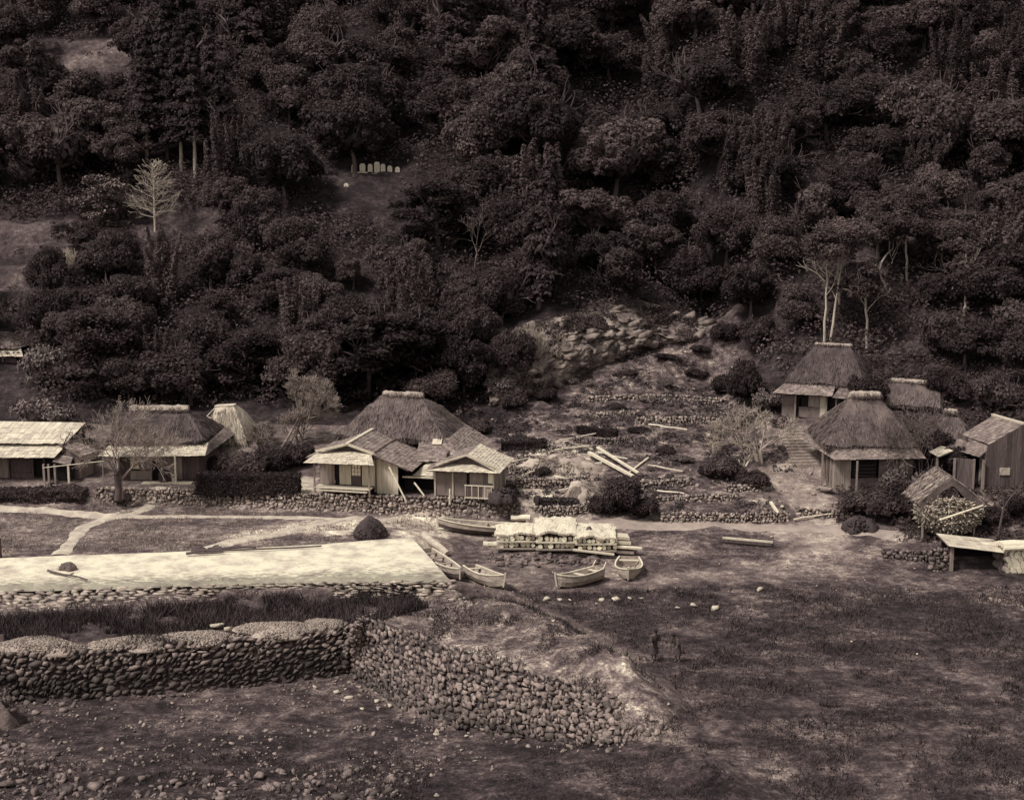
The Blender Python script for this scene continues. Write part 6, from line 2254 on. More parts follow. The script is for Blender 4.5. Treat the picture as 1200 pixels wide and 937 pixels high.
# tall pale trunks over the hamlet
for i, (px, pt, pb, y, lean, lab) in enumerate([
    (966, 322, 402, 102.5, (0, 0), 'tall straight pale trunk rising left of its twin behind the upper thatched roof'),
    (972, 330, 404, 102.2, (.10, 0), 'tall pale trunk leaning from its twin behind the upper thatched roof'),
    (1016, 352, 416, 101.5, (-.06, 0), 'single pale trunk standing right of the upper thatched roof'),
    (1062, 270, 362, 108.5, (-.10, 0), 'long thin leaning pale trunk on the slope right of the hamlet'),
    (1040, 300, 386, 107.5, (.05, 0), 'thin bowed dark trunk left of the long leaning trunk'),
    (1115, 330, 382, 106.5, (0, 0), 'dull trunk left of a paler one above the right-edge house'),
    (1127, 345, 415, 103.5, (0, 0), 'pale upright trunk above the small thatched hut'),
    (983, 318, 360, 105.5, (0, 0), 'short dull trunk just right of the twin pale trunks')]):
    p = spot(px, pb, y)
    top = PY(px, pt, y)[2]
    h_ = top - p[2] + .6
    DONE.append((p[0], p[1], 1.0))
    t = thing('tall_tree', lab, 'tree', p, 'tall bare-trunked trees over the hamlet')
    rr = np.random.default_rng(70 + i)
    segs = []
    a = np.array([0, 0, -.5])
    for k in range(6):
        tt = (k + 1) / 6
        b2 = np.array([lean[0] * h_ * tt + rr.normal(0, .05) + (-.9 * math.sin(math.pi * tt) if i == 4 else 0), lean[1] * h_ * tt, h_ * tt])
        segs.append(np.r_[a, b2, .115 * (1 - .08 * k), .115 * (1 - .08 * (k + 1))]); a = b2
    br = []
    for j in range(5):
        e = np.array([rr.normal(0, .9), rr.normal(0, .6), .9]); e /= np.linalg.norm(e)
        branch_segs(rr, a * (1 - .09 * j), e, 1.4, .035, 2, br, .5, .2, 2)
    V, F = prisms(np.array(segs + br), 7)
    put('trunk', mesh_data('trunk', V, F, M['bark_pale'] if i in (0, 1, 2, 3, 6) else M['twig_mid']), t)
    o = put('crown', LIB['loose'][i % 4][1], t); sc_ = .8
    tm, cm, Rw, hh = LIB['loose'][i % 4]
    o.scale = (sc_, sc_, sc_ * .85); o.location = (a[0], a[1], h_ - sc_ * .85 * (hh - Rw * 1.7))
    o.rotation_euler = (0, 0, i)

for _px, _y, _k, _s, _sz, _lab in ((1018, 94.2, 'dark', .5, .62, 'dark tree overhanging the right half of the upper thatched roof'),):
    _p = PY(_px, 495, _y); _p[2] = hz(_p[0], _y) - .2
    plant(_k, _p, _s, _lab, sz=_sz, var=1)
# big shapes of the lower slope
for kind, px, py, y, s, sz in [('layer', 430, 500, 101.5, 1.0, 1.15), ('layer', 485, 498, 103, .9, 1.1), ('dark', 545, 500, 103, .75, .95), ('dark', 585, 490, 103.5, .62, .8),
                               ('layer', 120, 480, 101.5, .85, 1.05), ('dark', 60, 330, 112.5, .7, .9), ('dark', 45, 375, 108.5, .7, .85), ('layer', 380, 470, 103, .8, 1.0),
                               ('dark', 295, 285, 119, .95, 1.0), ('broad', 335, 260, 124, 1.15, 1.1), ('broad', 265, 260, 123, .7, .7), ('dark', 450, 190, 133, 1.3, 1.25), ('dark', 395, 180, 134, 1.2, 1.2),
                               ('dark', 535, 215, 131, 1.25, 1.1), ('broad', 570, 165, 139, 1.25, 1.2), ('broad', 665, 145, 142, 1.3, 1.25), ('broad', 715, 225, 131, 1.2, 1.1),
                               ('broad', 820, 215, 132, 1.3, 1.2), ('broad', 880, 85, 150, 1.4, 1.3), ('broad', 700, 300, 120, 1.1, .95), ('broad', 770, 340, 117.5, 1.0, .8),
                               ('dark', 640, 345, 113, .9, .75), ('dark', 585, 385, 109, .8, .8), ('dark', 560, 430, 106, .8, .85), ('dark', 820, 372, 117, .85, .75), ('broad', 880, 385, 110, .75, .75)]:
    grow(kind, spot(px, py, y), s, sz, True)

for kind, px, py, y, s, sz in [('broad', 800, 345, 117.5, .8, .75), ('dark', 850, 350, 117, .9, .85), ('loose', 905, 365, 113, .85, .8), ('broad', 905, 320, 119, 1.0, .95), ('dark', 770, 300, 122, 1.05, .95),
                               ('broad', 840, 285, 124, 1.1, 1.0), ('loose', 930, 395, 105.5, .6, .6), ('dark', 890, 410, 106.5, .55, .55), ('loose', 1090, 440, 99, .75, .7), ('dark', 1130, 455, 97, .7, .65),
                               ('loose', 1180, 455, 97, .85, .8), ('broad', 1215, 480, 93.5, .8, .8), ('dark', 1175, 420, 102, .9, .85), ('broad', 1200, 415, 103, 1.0, .9),
                               ('dark', 1090, 405, 105, .55, .5), ('broad', 700, 350, 116, .8, .65), ('loose', 740, 352, 117, .75, .6)]:
    grow(kind, spot(px, py, y), s, sz, True)

cand = []
for _ in range(12000):
    y = 99 + 78 * r.random() ** 1.15
    x = r.uniform(-.40 * y - 3, .40 * y + 3)
    cand.append((x, y))
for x, y in cand:
    if len(FOREST) >= 292: break
    z = hz(x, y)
    px, py = proj(x, y, z)
    if py < -130 or px < -70 or px > 1270: continue
    # no trees in the gardens, yards and fields
    if 585 < px < 905 and py > 366: continue
    if 880 < px and py > 405 and y < 104: continue
    if py > 497: continue
    if any(sdpoly(np.array([x]), np.array([y]), T)[0] < .3 for T in TERR): continue
    n_ = fbm(np.array([x * .06]), np.array([y * .06]), 88, 2)[0]
    u = r.random()
    if y < 121 and px < 600:
        kind = 'broad' if u < .36 else 'dark' if u < .55 else 'loose' if u < .84 else 'layer' if u < .93 else 'bamboo'
        s = r.uniform(.60, .95)
    elif px > 860 and (n_ > .02 or y < 118):
        kind = 'loose' if u < .42 else 'broad' if u < .62 else 'bamboo' if u < .88 else 'dark'
        s = r.uniform(.75, 1.15)
    elif 120 < px < 300 and py < 200:
        kind = 'cedar' if u < .55 else 'dark'; s = r.uniform(1.0, 1.4)
    elif px > 760 and py < 150:
        kind = 'bamboo' if u < .4 else 'cedar' if u < .55 else 'loose' if u < .75 else 'broad'; s = r.uniform(1.0, 1.35)
    else:
        kind = 'broad' if u < .46 else 'dark' if u < .62 else 'loose' if u < .84 else 'cedar' if u < .92 else 'bamboo'
        s = r.uniform(.95, 1.4)
    grow(kind, np.array([x, y, z]), s, s * r.uniform(.85, 1.1))
import sys; print('forest', len(FOREST), file=sys.stderr)

# ---- gravestones among the trees
gv = [(415, 202, 12, 5), (425, 199, 8, 6), (434, 200, 9, 5), (442, 199, 12, 6), (449, 200, 9, 5), (457, 202, 9, 5), (466, 204, 10, 5), (406, 222, 8, 5), (418, 231, 7, 5)]
for i, (px, py, hp_, wp) in enumerate(gv):
    y = 128.5 if i < 7 else 126.5
    p = PY(px, py + hp_ * .5, y)
    z0 = hz(p[0], y)
    s = 1 / (FOC / (y * CP))
    top = PY(px, py - hp_ * .5, y)[2]
    z0 = min(z0, top - hp_ * s)
    top += .25; hh, ww = top - z0, wp * s * 1.1
    t = thing('gravestone', (['upright pale gravestone at the left end of the graveyard row', 'small dull gravestone second in the graveyard row', 'grey gravestone third in the graveyard row',
                             'tallest white gravestone in the middle of the graveyard row', 'narrow gravestone just right of the tallest one', 'pale gravestone second from the right of the row',
                             'leaning gravestone at the right end of the graveyard row', 'single white gravestone standing below the graveyard row', 'lowest white gravestone below the graveyard row'])[i],
              'gravestone', (p[0], y, z0), 'gravestones on the wooded slope')
    b = MB(); b.slab([[p[0] - ww * .9, y - .3, z0 + .12], [p[0] + ww * .9, y - .3, z0 + .12], [p[0] + ww * .9, y + .3, z0 + .12], [p[0] - ww * .9, y + .3, z0 + .12]], .5)
    b.build('plinth', M['grave'], t)
    b = MB(); w2 = ww * .5
    b.box8([[p[0] - w2, y - .12, z0 + .12], [p[0] + w2, y - .12, z0 + .12], [p[0] + w2, y + .12, z0 + .12], [p[0] - w2, y + .12, z0 + .12]],
           [[p[0] - w2, y - .11, top - .15], [p[0] + w2, y - .11, top - .15], [p[0] + w2, y + .11, top - .15], [p[0] - w2, y + .11, top - .15]])
    b.box8([[p[0] - w2, y - .11, top - .15], [p[0] + w2, y - .11, top - .15], [p[0] + w2, y + .11, top - .15], [p[0] - w2, y + .11, top - .15]],
           [[p[0] - w2 * .55, y - .07, top], [p[0] + w2 * .55, y - .07, top], [p[0] + w2 * .55, y + .07, top], [p[0] - w2 * .55, y + .07, top]])
    b.build('stone', M['stone_pale'], t)

# ---- shrubs, hedges and small trees of the village


def hedge(label, a, b, wd, hh, m='leaf_dark', n=5200, leaf=.075, name='hedge', group=None, seed=1, rag=.22):
    r = np.random.default_rng(seed)
    a, b = np.array(a, float), np.array(b, float)
    L = np.linalg.norm(b - a); d = (b - a) / L; s = np.array([-d[1], d[0], 0])
    V = r.uniform(-1, 1, (n, 3))
    ax = r.integers(0, 3, n); sg = np.where(r.random(n) < .5, -1, 1)
    ax = np.where(r.random(n) < .5, np.where(r.random(n) < .5, 1, 2), ax)
    V[np.arange(n), ax] = sg * r.uniform(.8, 1.03, n)
    N = np.zeros((n, 3)); N[np.arange(n), ax] = sg
    bul = 1 + rag * fbm(V[:, 0] * L, V[:, 2] * 2, seed, 3)
    Q = (a + b) / 2 + d * V[:, 0:1] * L / 2 + s * V[:, 1:2] * wd / 2 * bul[:, None]
    Q[:, 2] += hh * .5 + V[:, 2] * hh * .5 * bul
    NN = d * N[:, 0:1] + s * N[:, 1:2] + np.array([0, 0, 1]) * N[:, 2:3] + r.normal(0, .5, (n, 3)) + [0, 0, .2]
    t = thing(name, label, name, (a + b) / 2, group)
    W, F = quads(Q, NN, leaf * r.uniform(.6, 1.3, n), .6, r)
    child_np('foliage', W, F, M[m], t)
    mb = MB()
    c8 = [(a - s * wd * .38), (b - s * wd * .38), (b + s * wd * .38), (a + s * wd * .38)]
    mb.box8([p - [0, 0, .1] for p in c8], [p + [0, 0, hh * .82] for p in c8])
    mb.build('stems', M['soil'], t)
    return t


hedge('long clipped dark hedge on the terrace between the left thatched house and the farmhouse', P(232, 576, 1.0), P(351, 577, 1.0), 1.1, 1.15, n=9000)
hedge('low dark ragged hedge in front of the long plank house at the left edge', P(-30, 586, .6), P(100, 585, .7), 1.3, .7, 'leaf', n=9000, seed=2, rag=.7)
hedge('low dark bush row in the garden behind the small plank hut', G(588, 527), G(640, 524), .8, .55, n=3000, seed=3, name='hedge')
hedge('dark planted row across the garden below the rock face', G(678, 507), G(722, 513), .7, .5, n=2600, seed=4, name='hedge')
hedge('dark planted row lying inside the curved cobble wall', G(628, 592), G(676, 592), .8, .4, 'weed', n=2600, seed=5, name='hedge')

for px, py, s, sz, kind, lab in [
    (728, 600, .95, 1.3, 'bush', 'big dark bush under the two slanting beams'),
    (706, 602, .6, .75, 'bush', 'lower left lobe of dark bush beside the big bush and the straw bank'),
    (752, 606, .65, .75, 'bush', 'lower dark bush right of the big bush by the path'),
    (143, 588, .45, .5, 'bush', 'small round dark bush at the foot of the little bare tree'),
    (870, 470, 1.05, 1.9, 'bush', 'dark upright bush on the slope left of the upper thatched house'),
    (845, 462, .7, .9, 'bush', 'smaller dark bush left of the dark upright bush'),
    (288, 560, 1.0, 1.1, 'bush', 'dark bush behind the clipped hedge, nearest to the left thatched house'),
    (318, 552, 1.0, 1.0, 'bush', 'dark bush behind the clipped hedge, under the tall grey leafless tree'),
    (350, 545, .9, 1.0, 'bush', 'dark bush between the grey leafless tree and the farmhouse'),
    (262, 556, .8, .9, 'bush', 'dark bush against the right wall of the left thatched house'),
    (850, 560, .9, .9, 'bush', 'dark bush at the left foot of the bare garden tree'),
    (880, 568, .8, .7, 'bush', 'low dark bush in front of the bare garden tree'),
    (832, 555, .7, .8, 'bush', 'dark bush at the left of the garden tree thicket'),
    (1005, 602, .9, .95, 'bush', 'wild hedge bush in front of the open dark window'),
    (1035, 605, 1.0, 1.1, 'bush', 'wild hedge bush in the middle below the front thatched house'),
    (1065, 606, .9, 1.2, 'bush', 'wild hedge bush left of the brushwood pile'),
    (1088, 585, .8, 1.3, 'scrub', 'pale thin shrub behind the brushwood pile'),
    (1050, 580, .8, 1.2, 'scrub', 'pale thin shrub before the plaster wall of the front thatched house'),
    (1000, 455, 1.05, 1.3, 'bush', 'dark bush covering the right half of the upper thatched roof'),
    (1030, 462, 1.0, 1.2, 'bush', 'dark bush between the upper thatched house and the barn'),
    (1080, 520, .9, 1.2, 'bush', 'dark bush between the front thatched house and the small thatched hut'),
    (1072, 503, .6, .6, 'bush', 'dark bush at the corner of the thatched barn'),
    (900, 480, .8, 1.0, 'scrub', 'pale scrubby bush at the left wall of the upper thatched house'),
    (915, 500, .6, .6, 'scrub', 'low pale shrub beside the top of the stone steps'),
    (860, 500, .9, .9, 'scrub', 'pale shrub left of the bare garden tree'),
    (830, 490, .7, .6, 'scrub', 'low pale shrub near the upper field wall'),
    (720, 480, .8, .6, 'bush', 'low dark bush in the field under the rock face'),
    (690, 452, .6, .6, 'scrub', 'pale shrub at the foot of the rock face'),
    (780, 452, .7, .6, 'scrub', 'pale shrub on the open slope right of the rock face'),
    (815, 440, .8, .7, 'bush', 'low dark bush on the open slope right of the rock face'),
    (760, 470, .6, .5, 'scrub', 'low pale shrub above the upper field wall'),
    (800, 540, .7, .6, 'scrub', 'pale garden shrub above the broken middle wall'),
    (780, 530, .7, .6, 'bush', 'dark garden shrub in the middle of the garden slope'),
    (745, 505, .6, .5, 'bush', 'dark garden shrub at the left end of the upper field wall'),
    (600, 478, .9, 1.0, 'bush', 'dark bush at the left foot of the rock face beside the dead shrub'),
    (585, 470, .9, 1.2, 'scrub', 'pale scrub at the far left foot of the rock face'),
    (640, 470, .6, .6, 'bush', 'dark bush below the smaller dead shrub on the rock face'),
    (668, 448, .5, .5, 'scrub', 'pale scrub clinging low on the rock face'),
    (760, 392, .8, .8, 'bush', 'dark bush at the right top of the rock face'),
    (800, 400, .7, .7, 'scrub', 'pale scrub at the right end of the rock face'),
    (820, 412, .8, .7, 'bush', 'dark bush on the bare slope under the right end of the rock face'),
    (850, 400, 1.0, 1.0, 'bush', 'dark bush where the bare slope meets the forest'),
    (780, 420, .6, .5, 'bush', 'small dark bush high on the bare slope'),
    (735, 440, .6, .5, 'bush', 'small dark bush low on the bare slope'),
    (660, 545, .5, .5, 'bush', 'dark scrub in the hollow of the long straw mound'),
    (635, 556, .45, .4, 'bush', 'dark scrub at the left end of the long straw mound'),
    (1155, 612, .6, .7, 'bush', 'dark bush behind the rail fence below the right-edge house'),
    (1190, 605, .6, .8, 'bush', 'dark bush at the right end of the rail fence'),
    (985, 515, .8, .9, 'bush', 'dark bush at the left corner of the front thatched roof'),
    (1120, 560, .9, 1.3, 'bush', 'dark bush between the brushwood pile and the front thatched house'),
    (1095, 545, .9, 1.5, 'bush', 'tall dark bush left of the little porch roof of the right-edge house'),
    (1140, 545, .7, 1.1, 'bush', 'dark bush by the dark doorway of the right-edge house'),
    (1110, 470, 1.0, 1.3, 'bush', 'dark bush behind the small thatched hut'),
    (1165, 480, 1.1, 1.5, 'bush', 'dark bush behind the shingled roof at the right edge'),
    (530, 510, .8, .8, 'bush', 'dark bush behind the right slope of the farmhouse roof'),
    (560, 506, .8, .7, 'bush', 'dark bush at the forest foot above the small plank hut'),
    (100, 540, .8, 1.0, 'bush', 'dark bush between the shed and the left thatched house'),
    (70, 500, 1.0, 1.1, 'scrub', 'pale scrub behind the pale boarded roofs at the left'),
    (40, 498, 1.0, 1.2, 'scrub', 'pale scrub on the bank above the long plank house')]:
    p = G(px, py)
    if 640 < px < 845 and py < 560: s, sz = s * .85, sz * .6
    plant(kind, p - [0, 0, .15], s, lab, 'shrub' if kind == 'scrub' else 'bush', 'bushes and shrubs about the village', sz=sz)

bare_tree('little bare tree with a dense twiggy crown in front of the left thatched house', P(141, 580, .9), 5.3, .15, 21, 'twig_mid', 5, .85, .06, 3, (.03, 0), first=.22, shrink=.70, minr=.012)
bare_tree('dark stump of an old trunk against the little bare tree', P(138, 581, .9), 2.2, .2, 27, 'bark', 2, .5, .3, 2, (.0, 0), first=.7, name='tree_stump')
for i, (px, py, y, h_, lab, ft, spd) in enumerate([(330, 545, 91.5, 4.6, 'tall grey leafless tree with a fine twiggy crown between the straw hut and the farmhouse', .42, .5),
                                                   (305, 540, 92, 2.2, 'low grey twigs right of the straw hut', .2, .6), (352, 545, 93, 2.8, 'small grey twiggy shrub nearest the farmhouse roof', .25, .55)]):
    p = PY(px, py, y); p[2] = hz(p[0], p[1])
    bare_tree(lab, p, h_, .09, 30 + i, 'twig_mid', 5 if i == 0 else 4, spd, .16, 3, stems=2 if i == 0 else 4, first=ft, name='bare_tree' if i == 0 else 'twiggy_shrub', cat='tree' if i == 0 else 'shrub', shrink=.64, minr=.012, wob=.26)
p = G(893, 545); bare_tree('bare pale garden tree with forking stems on the slope left of the stone steps', p, 4.6, .12, 41, 'twig_pale', 4, .8, .06, 3, stems=3, first=.30, minr=.012, shrink=.6)
p = G(870, 560); bare_tree('pale broken stump with bare forks at the foot of the garden tree', p, 2.0, .09, 43, 'twig_pale', 2, .7, .1, 2, stems=3, first=.4, name='tree_stump')
p = G(835, 530); bare_tree('small bare sapling in the garden left of the pale garden tree', p, 2.2, .04, 44, 'twig_pale', 3, .6, .1, 3, first=.4)
p = G(1172, 640); bare_tree('thin dark bare tree in front of the right-edge house', p + [0, .6, 0], 4.6, .07, 45, 'bark', 3, .5, .2, 2, (.12, 0), first=.5)
p = G(1080, 560); bare_tree('bare arching twigs against the roof of the front thatched house', p, 4.2, .05, 46, 'twig', 4, .7, -.02, 3, (-.1, 0), stems=3, first=.3, name='twiggy_shrub', cat='shrub')

# ------------------------------------------------------------------ ground growth nobody could count


def inpoly(x, y, poly): return sdpoly(x, y, poly) < 0


def clumps(name, label, n, k, xr, yr, keep, rad, leaf, m, seed, up=.7, hgt=.6):
    r = np.random.default_rng(seed)
    x, y = r.uniform(*xr, n * 3), r.uniform(*yr, n * 3)
    ok = keep(x, y)
    x, y = x[ok][:n], y[ok][:n]
    z = H(x, y)
    n = len(x)
    a = r.uniform(rad[0], rad[1], n)
    u = unit(r, n * k).reshape(n, k, 3)
    u[:, :, 2] = np.abs(u[:, :, 2])
    C = np.stack([x, y, z], 1)[:, None] + u * a[:, None, None] * [1, 1, hgt] * r.uniform(.7, 1.05, (n, k, 1))
    N = u + r.normal(0, .4, u.shape) + [0, 0, up]
    S = leaf * r.uniform(.5, 1.25, n * k)
    V, F = quads(C.reshape(-1, 3), N.reshape(-1, 3), S, .6, r)
    return tag(put(name, mesh_data(name, V, F, M[m])), label, kind='stuff')


def on_hill(x, y):
    px, py = proj(x, y, H(x, y))
    ok = (y > 99) & (np.abs(px - 600) < 680) & (py > -120) & (py < 505)
    for T in TERR: ok &= ~inpoly(x, y, T)
    ok &= ~((px > 560) & (px < 905) & (py > 360) & (y < 114))
    ok &= ~((px > 880) & (py > 400) & (y < 99))
    ok &= ~((px > 390) & (px < 480) & (py > 186) & (py < 262) & (y < 129.5)) & ~((px < 48) & (py > 390) & (py < 475) & (y < 107))
    return ok


clumps('undergrowth', 'dark undergrowth covering the forest floor', 5600, 40, (-75, 75), (99, 178), on_hill, (.5, 1.6), .15, 'undergrowth', 5, hgt=.8)
clumps('undergrowth', 'low rough growth on the garden slopes', 1500, 22, (-2, 24), (81, 114),
       lambda x, y: (lambda q: (q[0] > 580) & (q[0] < 930) & (q[1] > 395) & (q[1] < 606) & (fbm(x * .5, y * .5, 71, 2) > .02))(proj(x, y, H(x, y))), (.15, .5), .085, 'weed', 6, hgt=.6)
clumps('undergrowth', 'rough growth between the houses of the hamlet', 1300, 26, (14, 44), (76, 100),
       lambda x, y: (lambda q: (q[0] > 985) & (q[0] < 1230) & (q[1] > 415) & (q[1] < 636) & ~((q[1] > 615) & (q[0] < 1060)))(proj(x, y, H(x, y))), (.2, .75), .10, 'undergrowth', 7, hgt=.7)


def blades(name, label, n, xr, yr, keep, hh, wd, m, seed, lean=.35, tuft=1):
    r = np.random.default_rng(seed)
    x, y = r.uniform(*xr, n * 4), r.uniform(*yr, n * 4)
    ok = keep(x, y)
    x, y = x[ok][:n], y[ok][:n]
    if tuft > 1:
        x = np.repeat(x, tuft) + r.normal(0, .09, len(x) * tuft); y = np.repeat(y, tuft) + r.normal(0, .09, len(y) * tuft)
    z = H(x, y)
    D = r.normal(0, lean, (len(x), 3)); D[:, 2] = 1
    hv = hh[0] + (hh[1] - hh[0]) * r.random(len(x)) ** 1.6
    hv = hv * (.7 + .8 * np.clip(fbm(x * .4, y * .4, seed, 2) + .4, 0, 1))
    V, F = strands(np.stack([x, y, z - .02], 1), D, hv, wd * r.uniform(.6, 1.4, len(x)), r)
    return tag(put(name, mesh_data(name, V, F, M[m])), label, kind='stuff')


POLY_M = PP([(-400, 650), (-400, 590), (230, 594), (600, 607), (480, 622), (375, 636), (220, 644), (0, 652)], 0)
PATHS = [PP(q, 0.05) for q in ([(-120, 603), (0, 603), (120, 606), (240, 605), (340, 606), (408, 608)], [(190, 588), (160, 602), (125, 608), (98, 618), (82, 636), (70, 648)],
                               [(420, 606), (380, 612), (330, 624), (290, 630), (240, 640)])]
blades('grass', 'short pale grass on the meadow behind the quay', 9000, (-38, -2), (73, 86),
       lambda x, y: inpoly(x, y, POLY_M) & (np.min([sdline(x, y, q) for q in PATHS], axis=0) > .22 + .35 * fbm(x * 1.1, y * 1.1, 96, 2)) & (fbm(x * .5, y * .9, 91, 3) > -.12), (.05, .2), .02, 'grass', 21, .5, 3)
POLY_D = PP([(-300, 765), (-300, 727), (0, 724), (130, 718), (250, 708), (400, 704), (470, 690), (500, 712), (415, 738), (310, 748), (100, 760)], -.8)
blades('weeds', 'tall dark weeds in the ditch at the foot of the quay', 14000, (-34, -4), (60, 69),
       lambda x, y: inpoly(x, y, POLY_D) & (fbm(x * .6, y * .6, 92, 3) > -.25 + .4 * (y < 63.2)), (.12, .7), .026, 'weed', 22, .5, 3)
POLY_W = PP([(600, 706), (800, 699), (1000, 690), (1100, 676), (1400, 682), (1400, 990), (830, 990), (820, 860), (790, 800), (700, 742)], -1.6)
blades('weeds', 'low dark weeds over the mud flat', 22000, (-2, 34), (44, 71),
       lambda x, y: inpoly(x, y, POLY_W) & (fbm(x * .35, y * .55, 93, 3) > -.10), (.05, .26), .022, 'weed', 23, .6, 3)
blades('weeds', 'sparse dark tufts over the mud flat', 5000, (-2, 34), (44, 71),
       lambda x, y: inpoly(x, y, POLY_W) & (fbm(x * .9, y * 1.2, 94, 2) > .22), (.15, .42), .022, 'weed', 24, .4, 4)
POLY_R = PP([(430, 720), (545, 703), (610, 706), (660, 724), (725, 760), (800, 805), (800, 850), (740, 834), (640, 802), (540, 770)], -.8)
blades('grass', 'short pale grass over the mounds above the rubble bank', 6500, (-10, 10), (50, 68),
       lambda x, y: inpoly(x, y, POLY_R) & (fbm(x * .8, y * .8, 95, 3) > .0), (.04, .16), .018, 'grass', 25, .6, 3)
blades('weeds', 'dark tufts between the mounds', 4200, (-10, 10), (50, 68),
       lambda x, y: inpoly(x, y, POLY_R) & (fbm(x * .7, y * .9, 97, 3) > .05), (.1, .4), .022, 'weed', 26, .5, 3)
POLY_B = PP([(-300, 960), (-300, 900), (380, 868), (560, 872), (800, 872), (860, 960)], -2.7)
blades('weeds', 'dark tufts on the near bank', 7000, (-26, 12), (43, 58),
       lambda x, y: inpoly(x, y, POLY_B) & (fbm(x * .5, y * .7, 98, 3) > .0), (.05, .24), .022, 'weed', 27, .6, 3)


def pebbles(name, label, n, xr, yr, keep, s, m, seed):
    r = np.random.default_rng(seed)
    x, y = r.uniform(*xr, n * 5), r.uniform(*yr, n * 5)
    ok = keep(x, y)
    x, y = x[ok][:n], y[ok][:n]
    n = len(x)
    e = np.eye(3)
    sz = s[0] + (s[1] - s[0]) * r.random(n) ** 3
    V, F = stone_batch(np.stack([x, y, H(x, y) + sz * .15], 1), np.tile(e[0], (n, 1)), np.tile(e[1], (n, 1)), np.tile(e[2], (n, 1)),
                       sz[:, None] * r.uniform(.7, 1.3, (n, 3)) * [1, 1, .7], seed)
    return tag(put(name, mesh_data(name, V, F, M[m])), label, kind='stuff')


POLY_BAS = PP([(-300, 845), (0, 828), (412, 794), (470, 830), (600, 862), (560, 960), (-300, 960)], -3.)
pebbles('pebbles', 'pebbles strewn over the floor of the basin', 1500, (-28, 4), (46, 64), lambda x, y: inpoly(x, y, POLY_BAS) & (fbm(x * .5, y * .6, 81, 3) > -.02), (.03, .13), 'stone', 31)
pebbles('rubble', 'coarse dark rubble along the bottom of the picture', 620, (-26, 0), (47, 52.5),
        lambda x, y: (lambda q: (q[1] > 902 - .03 * q[0] + 18 * fbm(x * .4, y * .4, 82, 2)) & (q[0] < 480))(proj(x, y, H(x, y))), (.10, .30), 'stone_dark', 32)
pebbles('rubble', 'dark stones in the left corner of the basin', 420, (-28, -14), (52, 61),
        lambda x, y: (lambda q: (q[0] < 90 - (q[1] - 830) * .3) & (q[1] > 815))(proj(x, y, H(x, y))), (.06, .22), 'stone_dark', 33)
pebbles('rubble', 'fallen stones at the foot of the rubble bank', 260, (-12, 8), (52, 64), lambda x, y: (sdline(x, y, REV_BW) < .9) & (y < 64), (.05, .2), 'stone', 34)
pebbles('rubble', 'stones fallen along the foot of the basin wall', 160, (-28, -7), (57, 63.5), lambda x, y: (sdline(x, y, WALL_BW) < .7) & (H(x, y) < -2.7), (.05, .18), 'stone_dark', 35)
pebbles('pebbles', 'pebbles and shells on the beach', 900, (-3, 22), (66, 78),
        lambda x, y: (lambda q: (q[0] > 545) & (q[0] < 1080) & (q[1] > 640) & (q[1] < 700))(proj(x, y, H(x, y))), (.02, .07), 'stone_mid', 36)
pebbles('pebbles', 'scattered stones on the garden slopes', 420, (-1, 24), (80, 114),
        lambda x, y: (lambda q: (q[0] > 590) & (q[0] < 960) & (q[1] > 400) & (q[1] < 606) & (fbm(x * .4, y * .4, 83, 2) > .0))(proj(x, y, H(x, y))), (.05, .22), 'stone_mid', 37)
pebbles('pebbles', 'pale gravel spread between the heaps on the basin wall', 1800, (-27, -7), (60.3, 64.5),
        lambda x, y: (y - np.interp(x, [t[0] for t in WALL_TW], [t[1] for t in WALL_TW]) > .05) & (y - np.interp(x, [t[0] for t in WALL_TW], [t[1] for t in WALL_TW]) < 1.1), (.04, .13), 'shell', 38)

# rock lump at the left edge of the basin
q = G(2, 850)
heap('rock_pile', 'tall pile of rough stones at the left edge of the basin', 'rock pile', q + [-.9, .3, -.3], 1.25, 1.1, 1.9, M['stone_dark'], 260, .22, 14)

# ------------------------------------------------------------------ two people far out on the weedy flat


